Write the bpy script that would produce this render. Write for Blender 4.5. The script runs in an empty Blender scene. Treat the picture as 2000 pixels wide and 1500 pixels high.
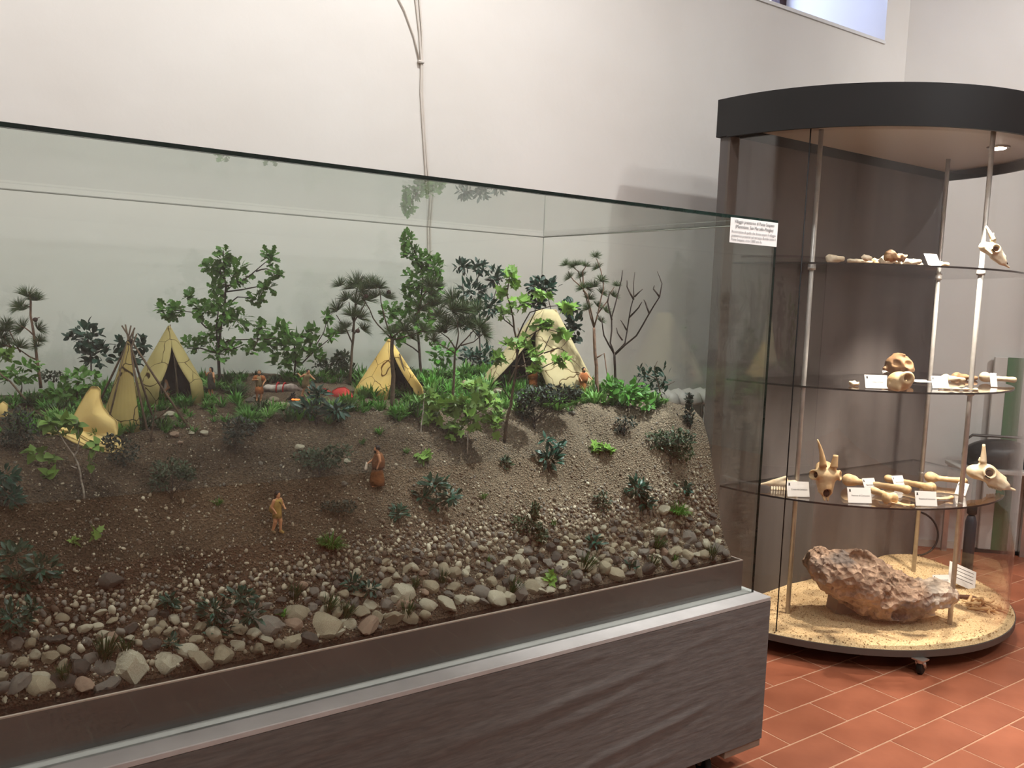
import bpy, math, random
import numpy as np
from mathutils import Vector, Matrix, Euler

random.seed(7)
rng = np.random.default_rng(7)
S = bpy.context.scene
COL = S.collection

# ------------------------------------------------------------------ camera
CAM_H = 1.5
YAW, PITCH, ROLL, FPX = 0.61547, 0.09782, 0.03748, 1700.0
_f = np.array([math.sin(YAW) * math.cos(PITCH), math.cos(YAW) * math.cos(PITCH), -math.sin(PITCH)])
_r0 = np.array([math.cos(YAW), -math.sin(YAW), 0.0])
_u0 = np.cross(_r0, _f)
_r = math.cos(ROLL) * _r0 + math.sin(ROLL) * _u0
_u = -math.sin(ROLL) * _r0 + math.cos(ROLL) * _u0
_h = np.array([math.sin(YAW), math.cos(YAW), 0.0])          # horizontal direction away from the viewer
CAM = np.array([0.0, 0.0, CAM_H])
cd = bpy.data.cameras.new('camera')
cd.sensor_fit = 'HORIZONTAL'; cd.sensor_width = 36.0; cd.lens = FPX / 2000.0 * 36.0
cd.clip_start = 0.05; cd.clip_end = 60
cam = bpy.data.objects.new('camera', cd)
m = Matrix.Identity(4)
for i in range(3):
    m[i][0], m[i][1], m[i][2], m[i][3] = _r[i], _u[i], -_f[i], CAM[i]
cam.matrix_world = m
COL.objects.link(cam)
S.camera = cam

# ------------------------------------------------------------------ world: daylight outside the window
w = bpy.data.worlds.new('daylight'); S.world = w
w.use_nodes = True
bg = w.node_tree.nodes['Background']
bg.inputs[0].default_value = (0.50, 0.62, 1.0, 1)
bg.inputs[1].default_value = 7.0

# ------------------------------------------------------------------ exposure
S.view_settings.view_transform = 'Standard'
S.view_settings.look = 'None'
S.view_settings.exposure = 0.3
S.view_settings.gamma = 1.0
S.view_settings.use_curve_mapping = False

# ------------------------------------------------------------------ lamps of the room: (x, y, z) of the lamp, aim, watts, cone, colour
WARM = (0.98, 1.0, 1.0)
SPOTS = [
    dict(at=(3.55, 0.35, 4.05), aim=(3.3, 2.9, 1.6), w=92, deg=100),
    dict(at=(1.6, 1.95, 4.1), aim=(1.5, 3.2, 1.9), w=145, deg=125),
    dict(at=(-.5, 2.1, 4.1), aim=(-.3, 3.2, 1.9), w=120, deg=125),
    dict(at=(5.2, -0.6, 4.05), aim=(6.2, 2.3, 2.7), w=280, deg=75),  # added lamp that brightens the corner wall
]
VILLAGE_SPOT = dict(at=(2.75, 1.35, 4.05), aim=(1.95, 2.3, 1.1), w=640, deg=33)
FILL_W = 38  # watts of each added ceiling fill panel
CASE_W = 230

# ------------------------------------------------------------------ helpers: pixel rays (2000 x 1500 frame) used to measure where things stand
def ray(px, py):
    return (px - 1000) / FPX * _r - (py - 750) / FPX * _u + _f
def on_z(px, py, z):
    d = ray(px, py); return CAM + d * ((z - CAM_H) / d[2])
def on_y(px, py, y):
    d = ray(px, py); return CAM + d * (y / d[1])
def depth_of(p):
    return float((np.asarray(p) - CAM) @ _f)
def mpp(p):
    return depth_of(p) / FPX

# ------------------------------------------------------------------ helpers: objects
def link(o, parent=None):
    COL.objects.link(o)
    if parent is not None:
        o.parent = parent
    return o
def tag(o, label, cat, group=None, kind=None):
    if label: o['label'] = label
    if cat: o['category'] = cat
    if group: o['group'] = group
    if kind: o['kind'] = kind
    return o
def empty(name, loc, label, cat, group=None, rot=None):
    o = bpy.data.objects.new(name, None)
    o.empty_display_size = 0.02
    o.location = Vector(loc)
    if rot: o.rotation_euler = rot
    link(o)
    return tag(o, label, cat, group)
def mesh_data(name, V, F, mat=None, smooth=True, mats=None, mi=None):
    me = bpy.data.meshes.new(name)
    V = np.asarray(V, dtype=np.float32).reshape(-1, 3)
    if isinstance(F, np.ndarray):
        n = F.shape[1]
        me.vertices.add(len(V)); me.vertices.foreach_set('co', V.ravel())
        me.loops.add(F.size); me.loops.foreach_set('vertex_index', F.astype(np.int32).ravel())
        me.polygons.add(len(F))
        me.polygons.foreach_set('loop_start', np.arange(0, F.size, n, dtype=np.int32))
        me.polygons.foreach_set('loop_total', np.full(len(F), n, dtype=np.int32))
        me.update(calc_edges=True)
    else:
        me.from_pydata([tuple(v) for v in V.tolist()], [], [tuple(f) for f in F])
        me.update()
    if smooth:
        me.polygons.foreach_set('use_smooth', np.ones(len(me.polygons), dtype=bool))
    if mats:
        for q in mats: me.materials.append(q)
        if mi is not None: me.polygons.foreach_set('material_index', np.asarray(mi, dtype=np.int32))
    elif mat is not None:
        me.materials.append(mat)
    me.validate()
    return me
def part(name, V, F, mat, parent=None, smooth=True, world=True, mats=None, mi=None):
    """one mesh object; V in world coordinates when world=True (made local to the parent)"""
    V = np.asarray(V, dtype=float).reshape(-1, 3)
    if world and parent is not None:
        V = V - np.array(parent.location)
        if parent.parent is not None:
            V = V - np.array(parent.parent.location)
    o = bpy.data.objects.new(name, mesh_data(name, V, F, mat, smooth, mats, mi))
    return link(o, parent)
def inst(name, me, parent=None, loc=None, rot=None, scale=None, matrix=None):
    o = bpy.data.objects.new(name, me)
    link(o, parent)
    if matrix is not None: o.matrix_basis = matrix
    else:
        if loc is not None: o.location = Vector(loc)
        if rot is not None: o.rotation_euler = rot
        if scale is not None: o.scale = (scale,) * 3 if isinstance(scale, (int, float)) else scale
    return o

# ------------------------------------------------------------------ helpers: shapes -> (V, F)
def box(x0, x1, y0, y1, z0, z1):
    V = [(x0, y0, z0), (x1, y0, z0), (x1, y1, z0), (x0, y1, z0), (x0, y0, z1), (x1, y0, z1), (x1, y1, z1), (x0, y1, z1)]
    F = [(0, 3, 2, 1), (4, 5, 6, 7), (0, 1, 5, 4), (1, 2, 6, 5), (2, 3, 7, 6), (3, 0, 4, 7)]
    return V, F
def bevel_box(x0, x1, y0, y1, z0, z1, b):
    """box with chamfered edges (24 corner vertices)"""
    V = []; F = []
    cx, cy, cz = (x0 + x1) / 2, (y0 + y1) / 2, (z0 + z1) / 2
    hx, hy, hz = (x1 - x0) / 2, (y1 - y0) / 2, (z1 - z0) / 2
    idx = {}
    for sx in (-1, 1):
        for sy in (-1, 1):
            for sz in (-1, 1):
                for ax in range(3):
                    d = [hx - b, hy - b, hz - b]; d[ax] += b
                    idx[(sx, sy, sz, ax)] = len(V)
                    V.append((cx + sx * d[0], cy + sy * d[1], cz + sz * d[2]))
    for ax in range(3):
        o1, o2 = [a for a in range(3) if a != ax]
        for s in (-1, 1):
            q = []
            for a, c in ((-1, -1), (1, -1), (1, 1), (-1, 1)):
                k = [0, 0, 0]; k[ax] = s; k[o1] = a; k[o2] = c
                q.append(idx[(k[0], k[1], k[2], ax)])
            flip = (s == 1) == (ax == 1)
            F.append(tuple(q[::-1]) if flip else tuple(q))
    for ax in range(3):
        o1, o2 = [a for a in range(3) if a != ax]
        for a in (-1, 1):
            for c in (-1, 1):
                k0 = [0, 0, 0]; k1 = [0, 0, 0]
                k0[o1] = k1[o1] = a; k0[o2] = k1[o2] = c; k0[ax] = -1; k1[ax] = 1
                F.append((idx[(*k0, o1)], idx[(*k1, o1)], idx[(*k1, o2)], idx[(*k0, o2)]))
    for sx in (-1, 1):
        for sy in (-1, 1):
            for sz in (-1, 1):
                F.append(tuple(idx[(sx, sy, sz, ax)] for ax in range(3)))
    return V, F
def join(*sh):
    V = []; F = []
    for v, f in sh:
        n = len(V); V += [tuple(q) for q in np.asarray(v).tolist()]
        F += [tuple(int(i) + n for i in q) for q in (f.tolist() if isinstance(f, np.ndarray) else f)]
    return V, F
def tube(path, radii, n=8, cap=True):
    P = [np.asarray(p, float) for p in path]
    if isinstance(radii, (int, float)): radii = [radii] * len(P)
    V = []; F = []
    up = np.array([0.0, 0, 1.0]); prev = None
    for i, p in enumerate(P):
        d = P[min(i + 1, len(P) - 1)] - P[max(i - 1, 0)]
        d = d / (np.linalg.norm(d) + 1e-12)
        a = prev - d * (prev @ d) if prev is not None else np.cross(d, up if abs(d[2]) < .9 else np.array([1.0, 0, 0]))
        a /= np.linalg.norm(a) + 1e-12; prev = a
        b = np.cross(d, a)
        for k in range(n):
            t = 2 * math.pi * k / n
            V.append(p + radii[i] * (math.cos(t) * a + math.sin(t) * b))
    for i in range(len(P) - 1):
        for k in range(n):
            F.append((i * n + k, i * n + (k + 1) % n, (i + 1) * n + (k + 1) % n, (i + 1) * n + k))
    if cap:
        F.append(tuple(range(n))[::-1]); F.append(tuple((len(P) - 1) * n + k for k in range(n)))
    return V, F
def lathe(prof, n=24, c=(0, 0, 0)):
    """profile [(r, z)] turned about the vertical through c"""
    V = []; F = []
    for r, z in prof:
        for k in range(n):
            t = 2 * math.pi * k / n
            V.append((c[0] + r * math.cos(t), c[1] + r * math.sin(t), c[2] + z))
    for i in range(len(prof) - 1):
        for k in range(n):
            F.append((i * n + k, i * n + (k + 1) % n, (i + 1) * n + (k + 1) % n, (i + 1) * n + k))
    F.append(tuple(range(n))[::-1]); F.append(tuple((len(prof) - 1) * n + k for k in range(n)))
    return V, F
def prism(poly, z0, z1):
    n = len(poly)
    V = [(x, y, z0) for x, y in poly] + [(x, y, z1) for x, y in poly]
    F = [tuple(range(n))[::-1], tuple(range(n, 2 * n))] + [(i, (i + 1) % n, n + (i + 1) % n, n + i) for i in range(n)]
    return V, F
def ico(sub=1):
    t = (1 + 5 ** .5) / 2
    V = [(-1, t, 0), (1, t, 0), (-1, -t, 0), (1, -t, 0), (0, -1, t), (0, 1, t), (0, -1, -t), (0, 1, -t), (t, 0, -1), (t, 0, 1), (-t, 0, -1), (-t, 0, 1)]
    F = [(0, 11, 5), (0, 5, 1), (0, 1, 7), (0, 7, 10), (0, 10, 11), (1, 5, 9), (5, 11, 4), (11, 10, 2), (10, 7, 6), (7, 1, 8),
         (3, 9, 4), (3, 4, 2), (3, 2, 6), (3, 6, 8), (3, 8, 9), (4, 9, 5), (2, 4, 11), (6, 2, 10), (8, 6, 7), (9, 8, 1)]
    V = [np.array(v) / np.linalg.norm(v) for v in V]
    for _ in range(sub):
        mid = {}; G = []
        def md(a, b):
            k = (min(a, b), max(a, b))
            if k not in mid:
                q = V[a] + V[b]; V.append(q / np.linalg.norm(q)); mid[k] = len(V) - 1
            return mid[k]
        for a, b, c in F:
            x, y, z = md(a, b), md(b, c), md(c, a)
            G += [(a, x, z), (b, y, x), (c, z, y), (x, y, z)]
        F = G
    return np.array(V), np.array(F)

# ------------------------------------------------------------------ helpers: noise and implicit surfaces
_perm = np.random.default_rng(3).random(4096)
def _hash(i, j, k):
    return _perm[(i * 73 + j * 179 + k * 283 + (i * j * 7 + j * k * 13 + i * k * 29)) % 4096]
def vnoise(P):
    P = np.asarray(P, float); I = np.floor(P).astype(np.int64); f = P - I; f = f * f * (3 - 2 * f)
    i, j, k = I[..., 0], I[..., 1], I[..., 2]; x, y, z = f[..., 0], f[..., 1], f[..., 2]
    o = 0
    for a in (0, 1):
        for b in (0, 1):
            for c in (0, 1):
                o = o + _hash(i + a, j + b, k + c) * (x if a else 1 - x) * (y if b else 1 - y) * (z if c else 1 - z)
    return o * 2 - 1
def fbm(P, oct=4):
    P = np.asarray(P, float); s = 0; a = 1; t = 0
    for k in range(oct):
        s = s + a * vnoise(P * 2 ** k + 17.3 * k); t += a; a *= .5
    return s / t
def s_ell(P, c, r, R=None):
    q = P - np.asarray(c, float)
    if R is not None: q = q @ R
    r = np.asarray(r, float)
    k0 = np.linalg.norm(q / r, axis=-1); k1 = np.linalg.norm(q / (r * r), axis=-1)
    return k0 * (k0 - 1) / np.maximum(k1, 1e-9)
def s_cap(P, a, b, ra, rb=None):
    rb = ra if rb is None else rb
    a = np.asarray(a, float); b = np.asarray(b, float)
    d = b - a; h = np.clip(((P - a) @ d) / max(d @ d, 1e-12), 0, 1)
    return np.linalg.norm(P - a - h[..., None] * d, axis=-1) - (ra + (rb - ra) * h)
def smin(a, b, k):
    h = np.clip(.5 + .5 * (b - a) / k, 0, 1)
    return b * (1 - h) + a * h - k * h * (1 - h)
def smax(a, b, k): return -smin(-a, -b, k)
def surface_net(f, lo, hi, h):
    lo = np.asarray(lo, float); hi = np.asarray(hi, float)
    n = np.ceil((hi - lo) / h).astype(int) + 1
    ax = [lo[i] + h * np.arange(n[i]) for i in range(3)]
    G = np.stack(np.meshgrid(*ax, indexing='ij'), -1)
    val = f(G)
    ins = val < 0
    c = [(i, j, k) for i in (0, 1) for j in (0, 1) for k in (0, 1)]
    sl = lambda A, o: A[o[0]:n[0] - 1 + o[0], o[1]:n[1] - 1 + o[1], o[2]:n[2] - 1 + o[2]]
    cnt = sum(sl(ins, o).astype(int) for o in c)
    act = (cnt > 0) & (cnt < 8)
    acc = np.zeros(act.shape + (3,)); num = np.zeros(act.shape)
    for a in c:
        for d in range(3):
            if a[d]: continue
            b = list(a); b[d] = 1; b = tuple(b)
            va, vb = sl(val, a), sl(val, b)
            mk = (va < 0) != (vb < 0)
            t = np.where(mk, va / np.where(mk, va - vb, 1), 0)
            for e in range(3):
                acc[..., e] += mk * (a[e] + (t if e == d else 0))
            num += mk
    ids = np.full(act.shape, -1); ids[act] = np.arange(act.sum())
    base = np.argwhere(act)
    V = lo + h * (base + acc[act] / num[act][:, None])
    F = []
    for d in range(3):
        e1, e2 = (d + 1) % 3, (d + 2) % 3
        s0 = [slice(None)] * 3; s1 = [slice(None)] * 3
        s0[d] = slice(0, n[d] - 1); s1[d] = slice(1, n[d])
        cr = ins[tuple(s0)] != ins[tuple(s1)]
        E = np.argwhere(cr)
        E = E[(E[:, e1] > 0) & (E[:, e2] > 0) & (E[:, e1] < n[e1] - 1) & (E[:, e2] < n[e2] - 1)]
        if not len(E): continue
        o1 = np.zeros(3, int); o1[e1] = 1; o2 = np.zeros(3, int); o2[e2] = 1
        q = np.stack([ids[tuple((E - o1 - o2).T)], ids[tuple((E - o2).T)], ids[tuple(E.T)], ids[tuple((E - o1).T)]], 1)
        fl = ~ins[tuple(E.T)]
        q[fl] = q[fl][:, ::-1]
        F.append(q)
    return V, np.concatenate(F)
def smooth_mesh(V, F, it=1):
    for _ in range(it):
        A = np.zeros_like(V); N = np.zeros(len(V))
        for a, b in ((0, 1), (1, 2), (2, 3), (3, 0)):
            np.add.at(A, F[:, a], V[F[:, b]]); np.add.at(A, F[:, b], V[F[:, a]])
            np.add.at(N, F[:, a], 1); np.add.at(N, F[:, b], 1)
        V = .5 * V + .5 * A / np.maximum(N, 1)[:, None]
    return V
def rotm(rx=0, ry=0, rz=0):
    return np.array(Euler((rx, ry, rz)).to_matrix())
# ------------------------------------------------------------------ materials
def lin(c):
    """sRGB 0..255 -> linear"""
    o = []
    for v in c:
        v /= 255.0
        o.append(v / 12.92 if v <= .04045 else ((v + .055) / 1.055) ** 2.4)
    return tuple(o)
MATS = {}
def mat(name, c1, c2=None, rough=.6, scale=8., detail=4., spec=.4, bump=0., bscale=None, metal=0., rand=0., coord='Object', stretch=None, sheen=0., back=None, transl=0.):
    """procedural surface: two colours mixed by noise, optional bump, optional per-object variation"""
    if name in MATS: return MATS[name]
    M = bpy.data.materials.new(name); M.use_nodes = True; MATS[name] = M
    nt = M.node_tree; N = nt.nodes; L = nt.links
    p = N['Principled BSDF']
    p.inputs['Roughness'].default_value = rough
    p.inputs['Metallic'].default_value = metal
    p.inputs['Specular IOR Level'].default_value = spec
    if sheen: p.inputs['Sheen Weight'].default_value = sheen
    tc = N.new('ShaderNodeTexCoord'); src = tc.outputs[coord]
    if stretch:
        mp = N.new('ShaderNodeMapping'); mp.inputs['Scale'].default_value = stretch
        L.new(src, mp.inputs['Vector']); src = mp.outputs[0]
    col = None
    c1 = lin(c1)
    if c2 is not None:
        c2 = lin(c2)
        nz = N.new('ShaderNodeTexNoise'); nz.inputs['Scale'].default_value = scale; nz.inputs['Detail'].default_value = detail
        L.new(src, nz.inputs['Vector'])
        rp = N.new('ShaderNodeValToRGB')
        rp.color_ramp.elements[0].position = .35; rp.color_ramp.elements[0].color = (*c1, 1)
        rp.color_ramp.elements[1].position = .65; rp.color_ramp.elements[1].color = (*c2, 1)
        L.new(nz.outputs['Fac'], rp.inputs['Fac']); col = rp.outputs['Color']
    if rand:
        oi = N.new('ShaderNodeObjectInfo')
        hs = N.new('ShaderNodeHueSaturation')
        mr = N.new('ShaderNodeMapRange'); mr.inputs['To Min'].default_value = 1 - rand; mr.inputs['To Max'].default_value = 1 + rand
        L.new(oi.outputs['Random'], mr.inputs['Value']); L.new(mr.outputs[0], hs.inputs['Value'])
        if col is not None: L.new(col, hs.inputs['Color'])
        else: hs.inputs['Color'].default_value = (*c1, 1)
        col = hs.outputs['Color']
    if col is not None: L.new(col, p.inputs['Base Color'])
    else: p.inputs['Base Color'].default_value = (*c1, 1)
    if bump:
        nb = N.new('ShaderNodeTexNoise'); nb.inputs['Scale'].default_value = bscale or scale * 3; nb.inputs['Detail'].default_value = 5
        L.new(src, nb.inputs['Vector'])
        b = N.new('ShaderNodeBump'); b.inputs['Strength'].default_value = 1.0; b.inputs['Distance'].default_value = bump
        L.new(nb.outputs['Fac'], b.inputs['Height']); L.new(b.outputs[0], p.inputs['Normal'])
    if transl:
        out = N['Material Output']
        tr = N.new('ShaderNodeBsdfTranslucent'); mx = N.new('ShaderNodeMixShader'); mx.inputs[0].default_value = transl
        if col is not None: L.new(col, tr.inputs['Color'])
        else: tr.inputs['Color'].default_value = (*c1, 1)
        L.new(p.outputs[0], mx.inputs[1]); L.new(tr.outputs[0], mx.inputs[2]); L.new(mx.outputs[0], out.inputs['Surface'])
    return M
def glass(name, tint, rough=0.0, refl=1.0, ior=1.5):
    """thin sheet of clear glass: fresnel reflection over tinted transmission"""
    M = bpy.data.materials.new(name); M.use_nodes = True; MATS[name] = M
    nt = M.node_tree; N = nt.nodes; L = nt.links
    for n in list(N): N.remove(n)
    out = N.new('ShaderNodeOutputMaterial')
    tr = N.new('ShaderNodeBsdfTransparent'); tr.inputs[0].default_value = (*tint, 1)
    gl = N.new('ShaderNodeBsdfGlossy'); gl.inputs['Roughness'].default_value = rough; gl.inputs['Color'].default_value = (refl, refl, refl, 1)
    fr = N.new('ShaderNodeFresnel'); fr.inputs['IOR'].default_value = ior
    # the same fresnel for both faces of the sheet
    geo = N.new('ShaderNodeNewGeometry'); 
    vm = N.new('ShaderNodeVectorMath'); vm.operation = 'DOT_PRODUCT'
    L.new(geo.outputs['Incoming'], vm.inputs[0]); L.new(geo.outputs['Normal'], vm.inputs[1])
    ab = N.new('ShaderNodeMath'); ab.operation = 'ABSOLUTE'; L.new(vm.outputs['Value'], ab.inputs[0])
    om = N.new('ShaderNodeMath'); om.operation = 'SUBTRACT'; om.inputs[0].default_value = 1.0; L.new(ab.outputs[0], om.inputs[1])
    pw = N.new('ShaderNodeMath'); pw.operation = 'POWER'; pw.inputs[1].default_value = 5.0; L.new(om.outputs[0], pw.inputs[0])
    r0 = ((ior - 1) / (ior + 1)) ** 2
    ma = N.new('ShaderNodeMath'); ma.operation = 'MULTIPLY_ADD'; ma.inputs[1].default_value = 1 - r0; ma.inputs[2].default_value = r0
    L.new(pw.outputs[0], ma.inputs[0])
    N.remove(fr)
    mx = N.new('ShaderNodeMixShader')
    L.new(ma.outputs[0], mx.inputs[0]); L.new(tr.outputs[0], mx.inputs[1]); L.new(gl.outputs[0], mx.inputs[2])
    L.new(mx.outputs[0], out.inputs['Surface'])
    return M
def emit(name, c, s):
    M = bpy.data.materials.new(name); M.use_nodes = True; MATS[name] = M
    p = M.node_tree.nodes['Principled BSDF']
    p.inputs['Base Color'].default_value = (*c, 1)
    p.inputs['Emission Color'].default_value = (*c, 1); p.inputs['Emission Strength'].default_value = s
    return M

plaster = mat('wall_plaster', (229, 224, 218), (223, 217, 210), rough=.9, scale=1.2, bump=.002, bscale=9, spec=.1)
plaster_w = mat('window_plaster', (232, 230, 228), (225, 222, 220), rough=.9, scale=2, spec=.1)
ceil_m = mat('ceiling_paint', (236, 233, 228), rough=.95, spec=.1)
grout = mat('grout', (206, 160, 130), (190, 144, 116), rough=.9, scale=30)
tile_m = mat('terracotta_tile', (172, 101, 72), (156, 88, 61), rough=.48, scale=5, rand=.10, bump=.0006, bscale=40, spec=.35)
basebd = mat('baseboard_paint', (214, 202, 188), rough=.7)
wood_d = mat('dark_brown_wood', (62, 34, 28), (48, 26, 22), rough=.5, scale=6, stretch=(1, 1, 8))
felt = mat('grey_brown_fabric', (108, 101, 96), (95, 89, 85), rough=.85, scale=14, bump=.0018, bscale=6, stretch=(1.2, 1.2, 9), spec=.2, sheen=.15)
ledge = mat('grey_ledge_paint', (184, 178, 173), (174, 168, 163), rough=.7, scale=10)
tray_m = mat('brown_tray_sheet', (92, 87, 84), (83, 78, 75), rough=.5, scale=3, spec=.3)
tray_edge = mat('bright_tray_rim', (176, 160, 148), rough=.45)
batten_m = mat('pale_wood_batten', (150, 132, 116), (132, 116, 102), rough=.7, scale=9, stretch=(1, 6, 6))
black_m = mat('black_rubber', (22, 21, 21), rough=.6)
steel = mat('brushed_steel', (200, 196, 190), (186, 180, 174), rough=.35, metal=.35, scale=30)
chrome = mat('pale_metal', (196, 190, 184), rough=.28, metal=.85)
crown_m = mat('charcoal_crown_paint', (33, 31, 31), (29, 27, 27), rough=.55, scale=4)
panel_m = mat('taupe_case_panel', (106, 99, 97), (92, 86, 84), rough=.6, scale=2, stretch=(3, 3, .4), spec=.25)
panel_in = mat('pale_soffit', (196, 188, 180), rough=.6)
white_pl = mat('white_enamel', (226, 222, 214), (218, 212, 204), rough=.4, scale=3)
cable_m = mat('white_cable', (214, 204, 194), rough=.6)
paper = mat('white_paper', (240, 236, 232), rough=.8, spec=.1)
ink = mat('black_ink', (60, 56, 58), rough=.8)
ink2 = mat('grey_ink', (120, 114, 114), rough=.8)
acryl = glass('clear_acrylic', (.97, .97, .97))
pane_m = glass('vitrine_glass', (.978, .996, .984))
pane_e = mat('dark_green_glass_edge', (14, 30, 26), (26, 46, 40), rough=.25, scale=20)
cglass = glass('case_glass', (.965, .965, .96))
shelf_g = glass('smoked_shelf', (.965, .96, .955), ior=1.7)
shelf_e = mat('shelf_edge', (64, 56, 54), rough=.3)
soil = None
sand = mat('coarse_sand', (238, 210, 164), (196, 160, 114), rough=.95, scale=160, detail=6, bump=.004, bscale=200)
bone = mat('old_bone', (226, 196, 152), (208, 168, 118), rough=.55, scale=22, bump=.0012, bscale=90)
bone_w = mat('pale_bone', (236, 220, 192), (220, 194, 156), rough=.55, scale=26, bump=.0012, bscale=90)
bone_d = mat('weathered_bone', (180, 140, 100), (150, 112, 80), rough=.65, scale=24, bump=.0015, bscale=80)
bone_in = mat('bone_shade', (84, 52, 34), (58, 36, 26), rough=.8, scale=30)
hide_y = mat('yellow_hide', (232, 202, 136), (220, 186, 116), rough=.8, scale=10, spec=.15)
bark = mat('brown_bark', (96, 78, 62), (66, 52, 42), rough=.9, scale=60, bump=.0015, bscale=150)
bark_d = mat('dark_bark', (62, 48, 42), (44, 34, 30), rough=.9, scale=60, bump=.001, bscale=150)
bark_p = mat('pinkish_pine_bark', (128, 96, 78), (92, 70, 58), rough=.9, scale=70, bump=.001, bscale=150)
bark_w = mat('whitish_birch_bark', (176, 166, 154), (110, 98, 88), rough=.85, scale=90)
def leafm(name, c1, c2, rand=.25, rough=.5, transl=.22, spec=.35):
    return mat(name, c1, c2, rough=rough, scale=28, rand=rand, transl=transl, spec=spec)
lf_oak = leafm('oak_leaf_green', (72, 116, 44), (96, 140, 56))
lf_ivy = leafm('light_ivy_green', (98, 128, 54), (116, 148, 66))
lf_lime = leafm('lime_leaf_green', (112, 150, 60), (130, 168, 76))
lf_teal = leafm('deep_teal_green', (14, 56, 43), (24, 76, 56), rough=.42, transl=.08, spec=.5)
lf_dark = leafm('dark_evergreen', (24, 52, 42), (36, 70, 54), rough=.4, transl=.08)
lf_shrub = leafm('dull_shrub_green', (44, 58, 38), (58, 74, 46), transl=.1)
lf_black = leafm('nearly_black_green', (26, 34, 26), (36, 46, 34), transl=.05)
lf_bright = leafm('bright_bush_green', (66, 116, 42), (84, 138, 52))
lf_grass = leafm('fresh_grass_green', (90, 132, 60), (112, 154, 76))
lf_gdark = leafm('dark_grass_green', (42, 66, 34), (58, 84, 42))
lf_needle = leafm('pine_needle_green', (60, 78, 46), (82, 102, 60), transl=.08)
cone_m = mat('pine_cone_brown', (74, 48, 40), (52, 34, 30), rough=.8, scale=60)
# ================================================================== THE ROOM
WY = 3.2                                   # face of the long wall
CEIL = 4.3
def struct(name, sh, m, parent=None, smooth=False):
    o = part(name, sh[0], sh[1], m, parent, smooth=smooth)
    if parent is None: o['kind'] = 'structure'
    return o
WX0, WX1, WZ0, WZ1, WD = 3.25, 4.93, 3.13, 4.15, 0.87
struct('wall_back', join(box(-3, 5.17, WY, WY + WD, 0, WZ0), box(-3, 5.17, WY, WY + WD, WZ1, CEIL),
                         box(-3, WX0, WY, WY + WD, WZ0, WZ1), box(WX1, 5.17, WY, WY + WD, WZ0, WZ1)), plaster)
E45 = np.array([1, -1, 0]) / math.sqrt(2); N45 = np.array([1, 1, 0]) / math.sqrt(2)
A0 = np.array([5.17, WY, 0]); A1 = A0 + E45 * 2.9
def slab(a, b, n, t, z0, z1):
    a = np.asarray(a, float); b = np.asarray(b, float); q = [a, b, b + n * t, a + n * t]
    return prism([(p[0], p[1]) for p in q], z0, z1)
struct('wall_corner', slab(A0, A1, N45, .3, 0, CEIL), plaster)
bb = struct('baseboard_corner', slab(A0 - N45 * .012, A1 - N45 * .012, N45, .012, 0, .045), basebd)
struct('wall_right', box(A1[0], A1[0] + .2, -3.2, A1[1], 0, CEIL), plaster)
struct('wall_left', box(-3.2, -3, -3.2, WY + WD, 0, CEIL), plaster)
struct('wall_front', box(-3, A1[0], -3.2, -3, 0, CEIL), plaster)
struct('ceiling', box(-3.2, A1[0] + .2, -3.2, WY + WD, CEIL, CEIL + .15), ceil_m)
fl = struct('floor', box(-3.2, A1[0] + .3, -3.2, WY + WD, -.08, -.0016), grout)
TL, TW, GAP = .3333, .1667, .0055
tile_me = mesh_data('tile', *bevel_box(-TL / 2 + GAP / 2, TL / 2 - GAP / 2, -TW / 2 + GAP / 2, TW / 2 - GAP / 2, -.02, 0, .0015), tile_m, smooth=False)
restV = []; restF = []
tb = bevel_box(-TL / 2 + GAP / 2, TL / 2 - GAP / 2, -TW / 2 + GAP / 2, TW / 2 - GAP / 2, -.02, 0, .0015)
for j in range(-19, 9):
    yc = 1.77 + TW / 2 + j * TW
    if yc > WY: continue
    off = .5 * TL if j % 2 else 0
    for i in range(-18, 14):
        xc = 2.822 + TL / 2 + off + i * TL
        pxp = np.array([xc, yc, 0]) - CAM
        z = pxp @ _f
        ix = 1000 + FPX * (pxp @ _r) / z if z > .2 else -1
        iy = 750 - FPX * (pxp @ _u) / z if z > .2 else -1
        if z > .2 and 1250 < ix < 2090 and 1030 < iy < 1580 and yc > .9 and yc < 3.1 and xc < 6.3:
            o = inst('tile', tile_me, fl, (xc, yc, -.0006 + .0006 * rng.random()))
        else:
            if -3 < xc < A1[0] and yc < WY - .1 and (xc - 5.17) + (yc - 3.2) < -.2:
                n = len(restV)
                restV += [(v[0] + xc, v[1] + yc, v[2] - .001) for v in tb[0]]; restF += [tuple(k + n for k in q) for q in tb[1]]
ro = part('far_tiles', restV, restF, tile_m, fl, smooth=False); ro['kind'] = 'stuff'

# window high in the long wall
wn = part('window_1', *join(box(WX0, WX0 + .07, WY + WD - .12, WY + WD - .05, WZ0, WZ1), box(WX1 - .07, WX1, WY + WD - .12, WY + WD - .05, WZ0, WZ1),
          box(WX0, WX1, WY + WD - .12, WY + WD - .05, WZ0, WZ0 + .07), box(WX0, WX1, WY + WD - .12, WY + WD - .05, WZ1 - .07, WZ1),
          box((WX0 + WX1) / 2 - .05, (WX0 + WX1) / 2 + .05, WY + WD - .12, WY + WD - .05, WZ0, WZ1)), wood_d, smooth=False)
wn['kind'] = 'structure'
xm = (WX0 + WX1) / 2
for a, b in ((WX0 + .07, xm - .05), (xm + .05, WX1 - .07)):
    part('pane', *box(a, b, WY + WD - .09, WY + WD - .085, WZ0 + .07, WZ1 - .07), acryl, wn, smooth=False)
part('sill', *box(WX0, WX1, WY - .01, WY + .02, WZ0 - .014, WZ0 + .004), plaster_w, wn, smooth=False)

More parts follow.
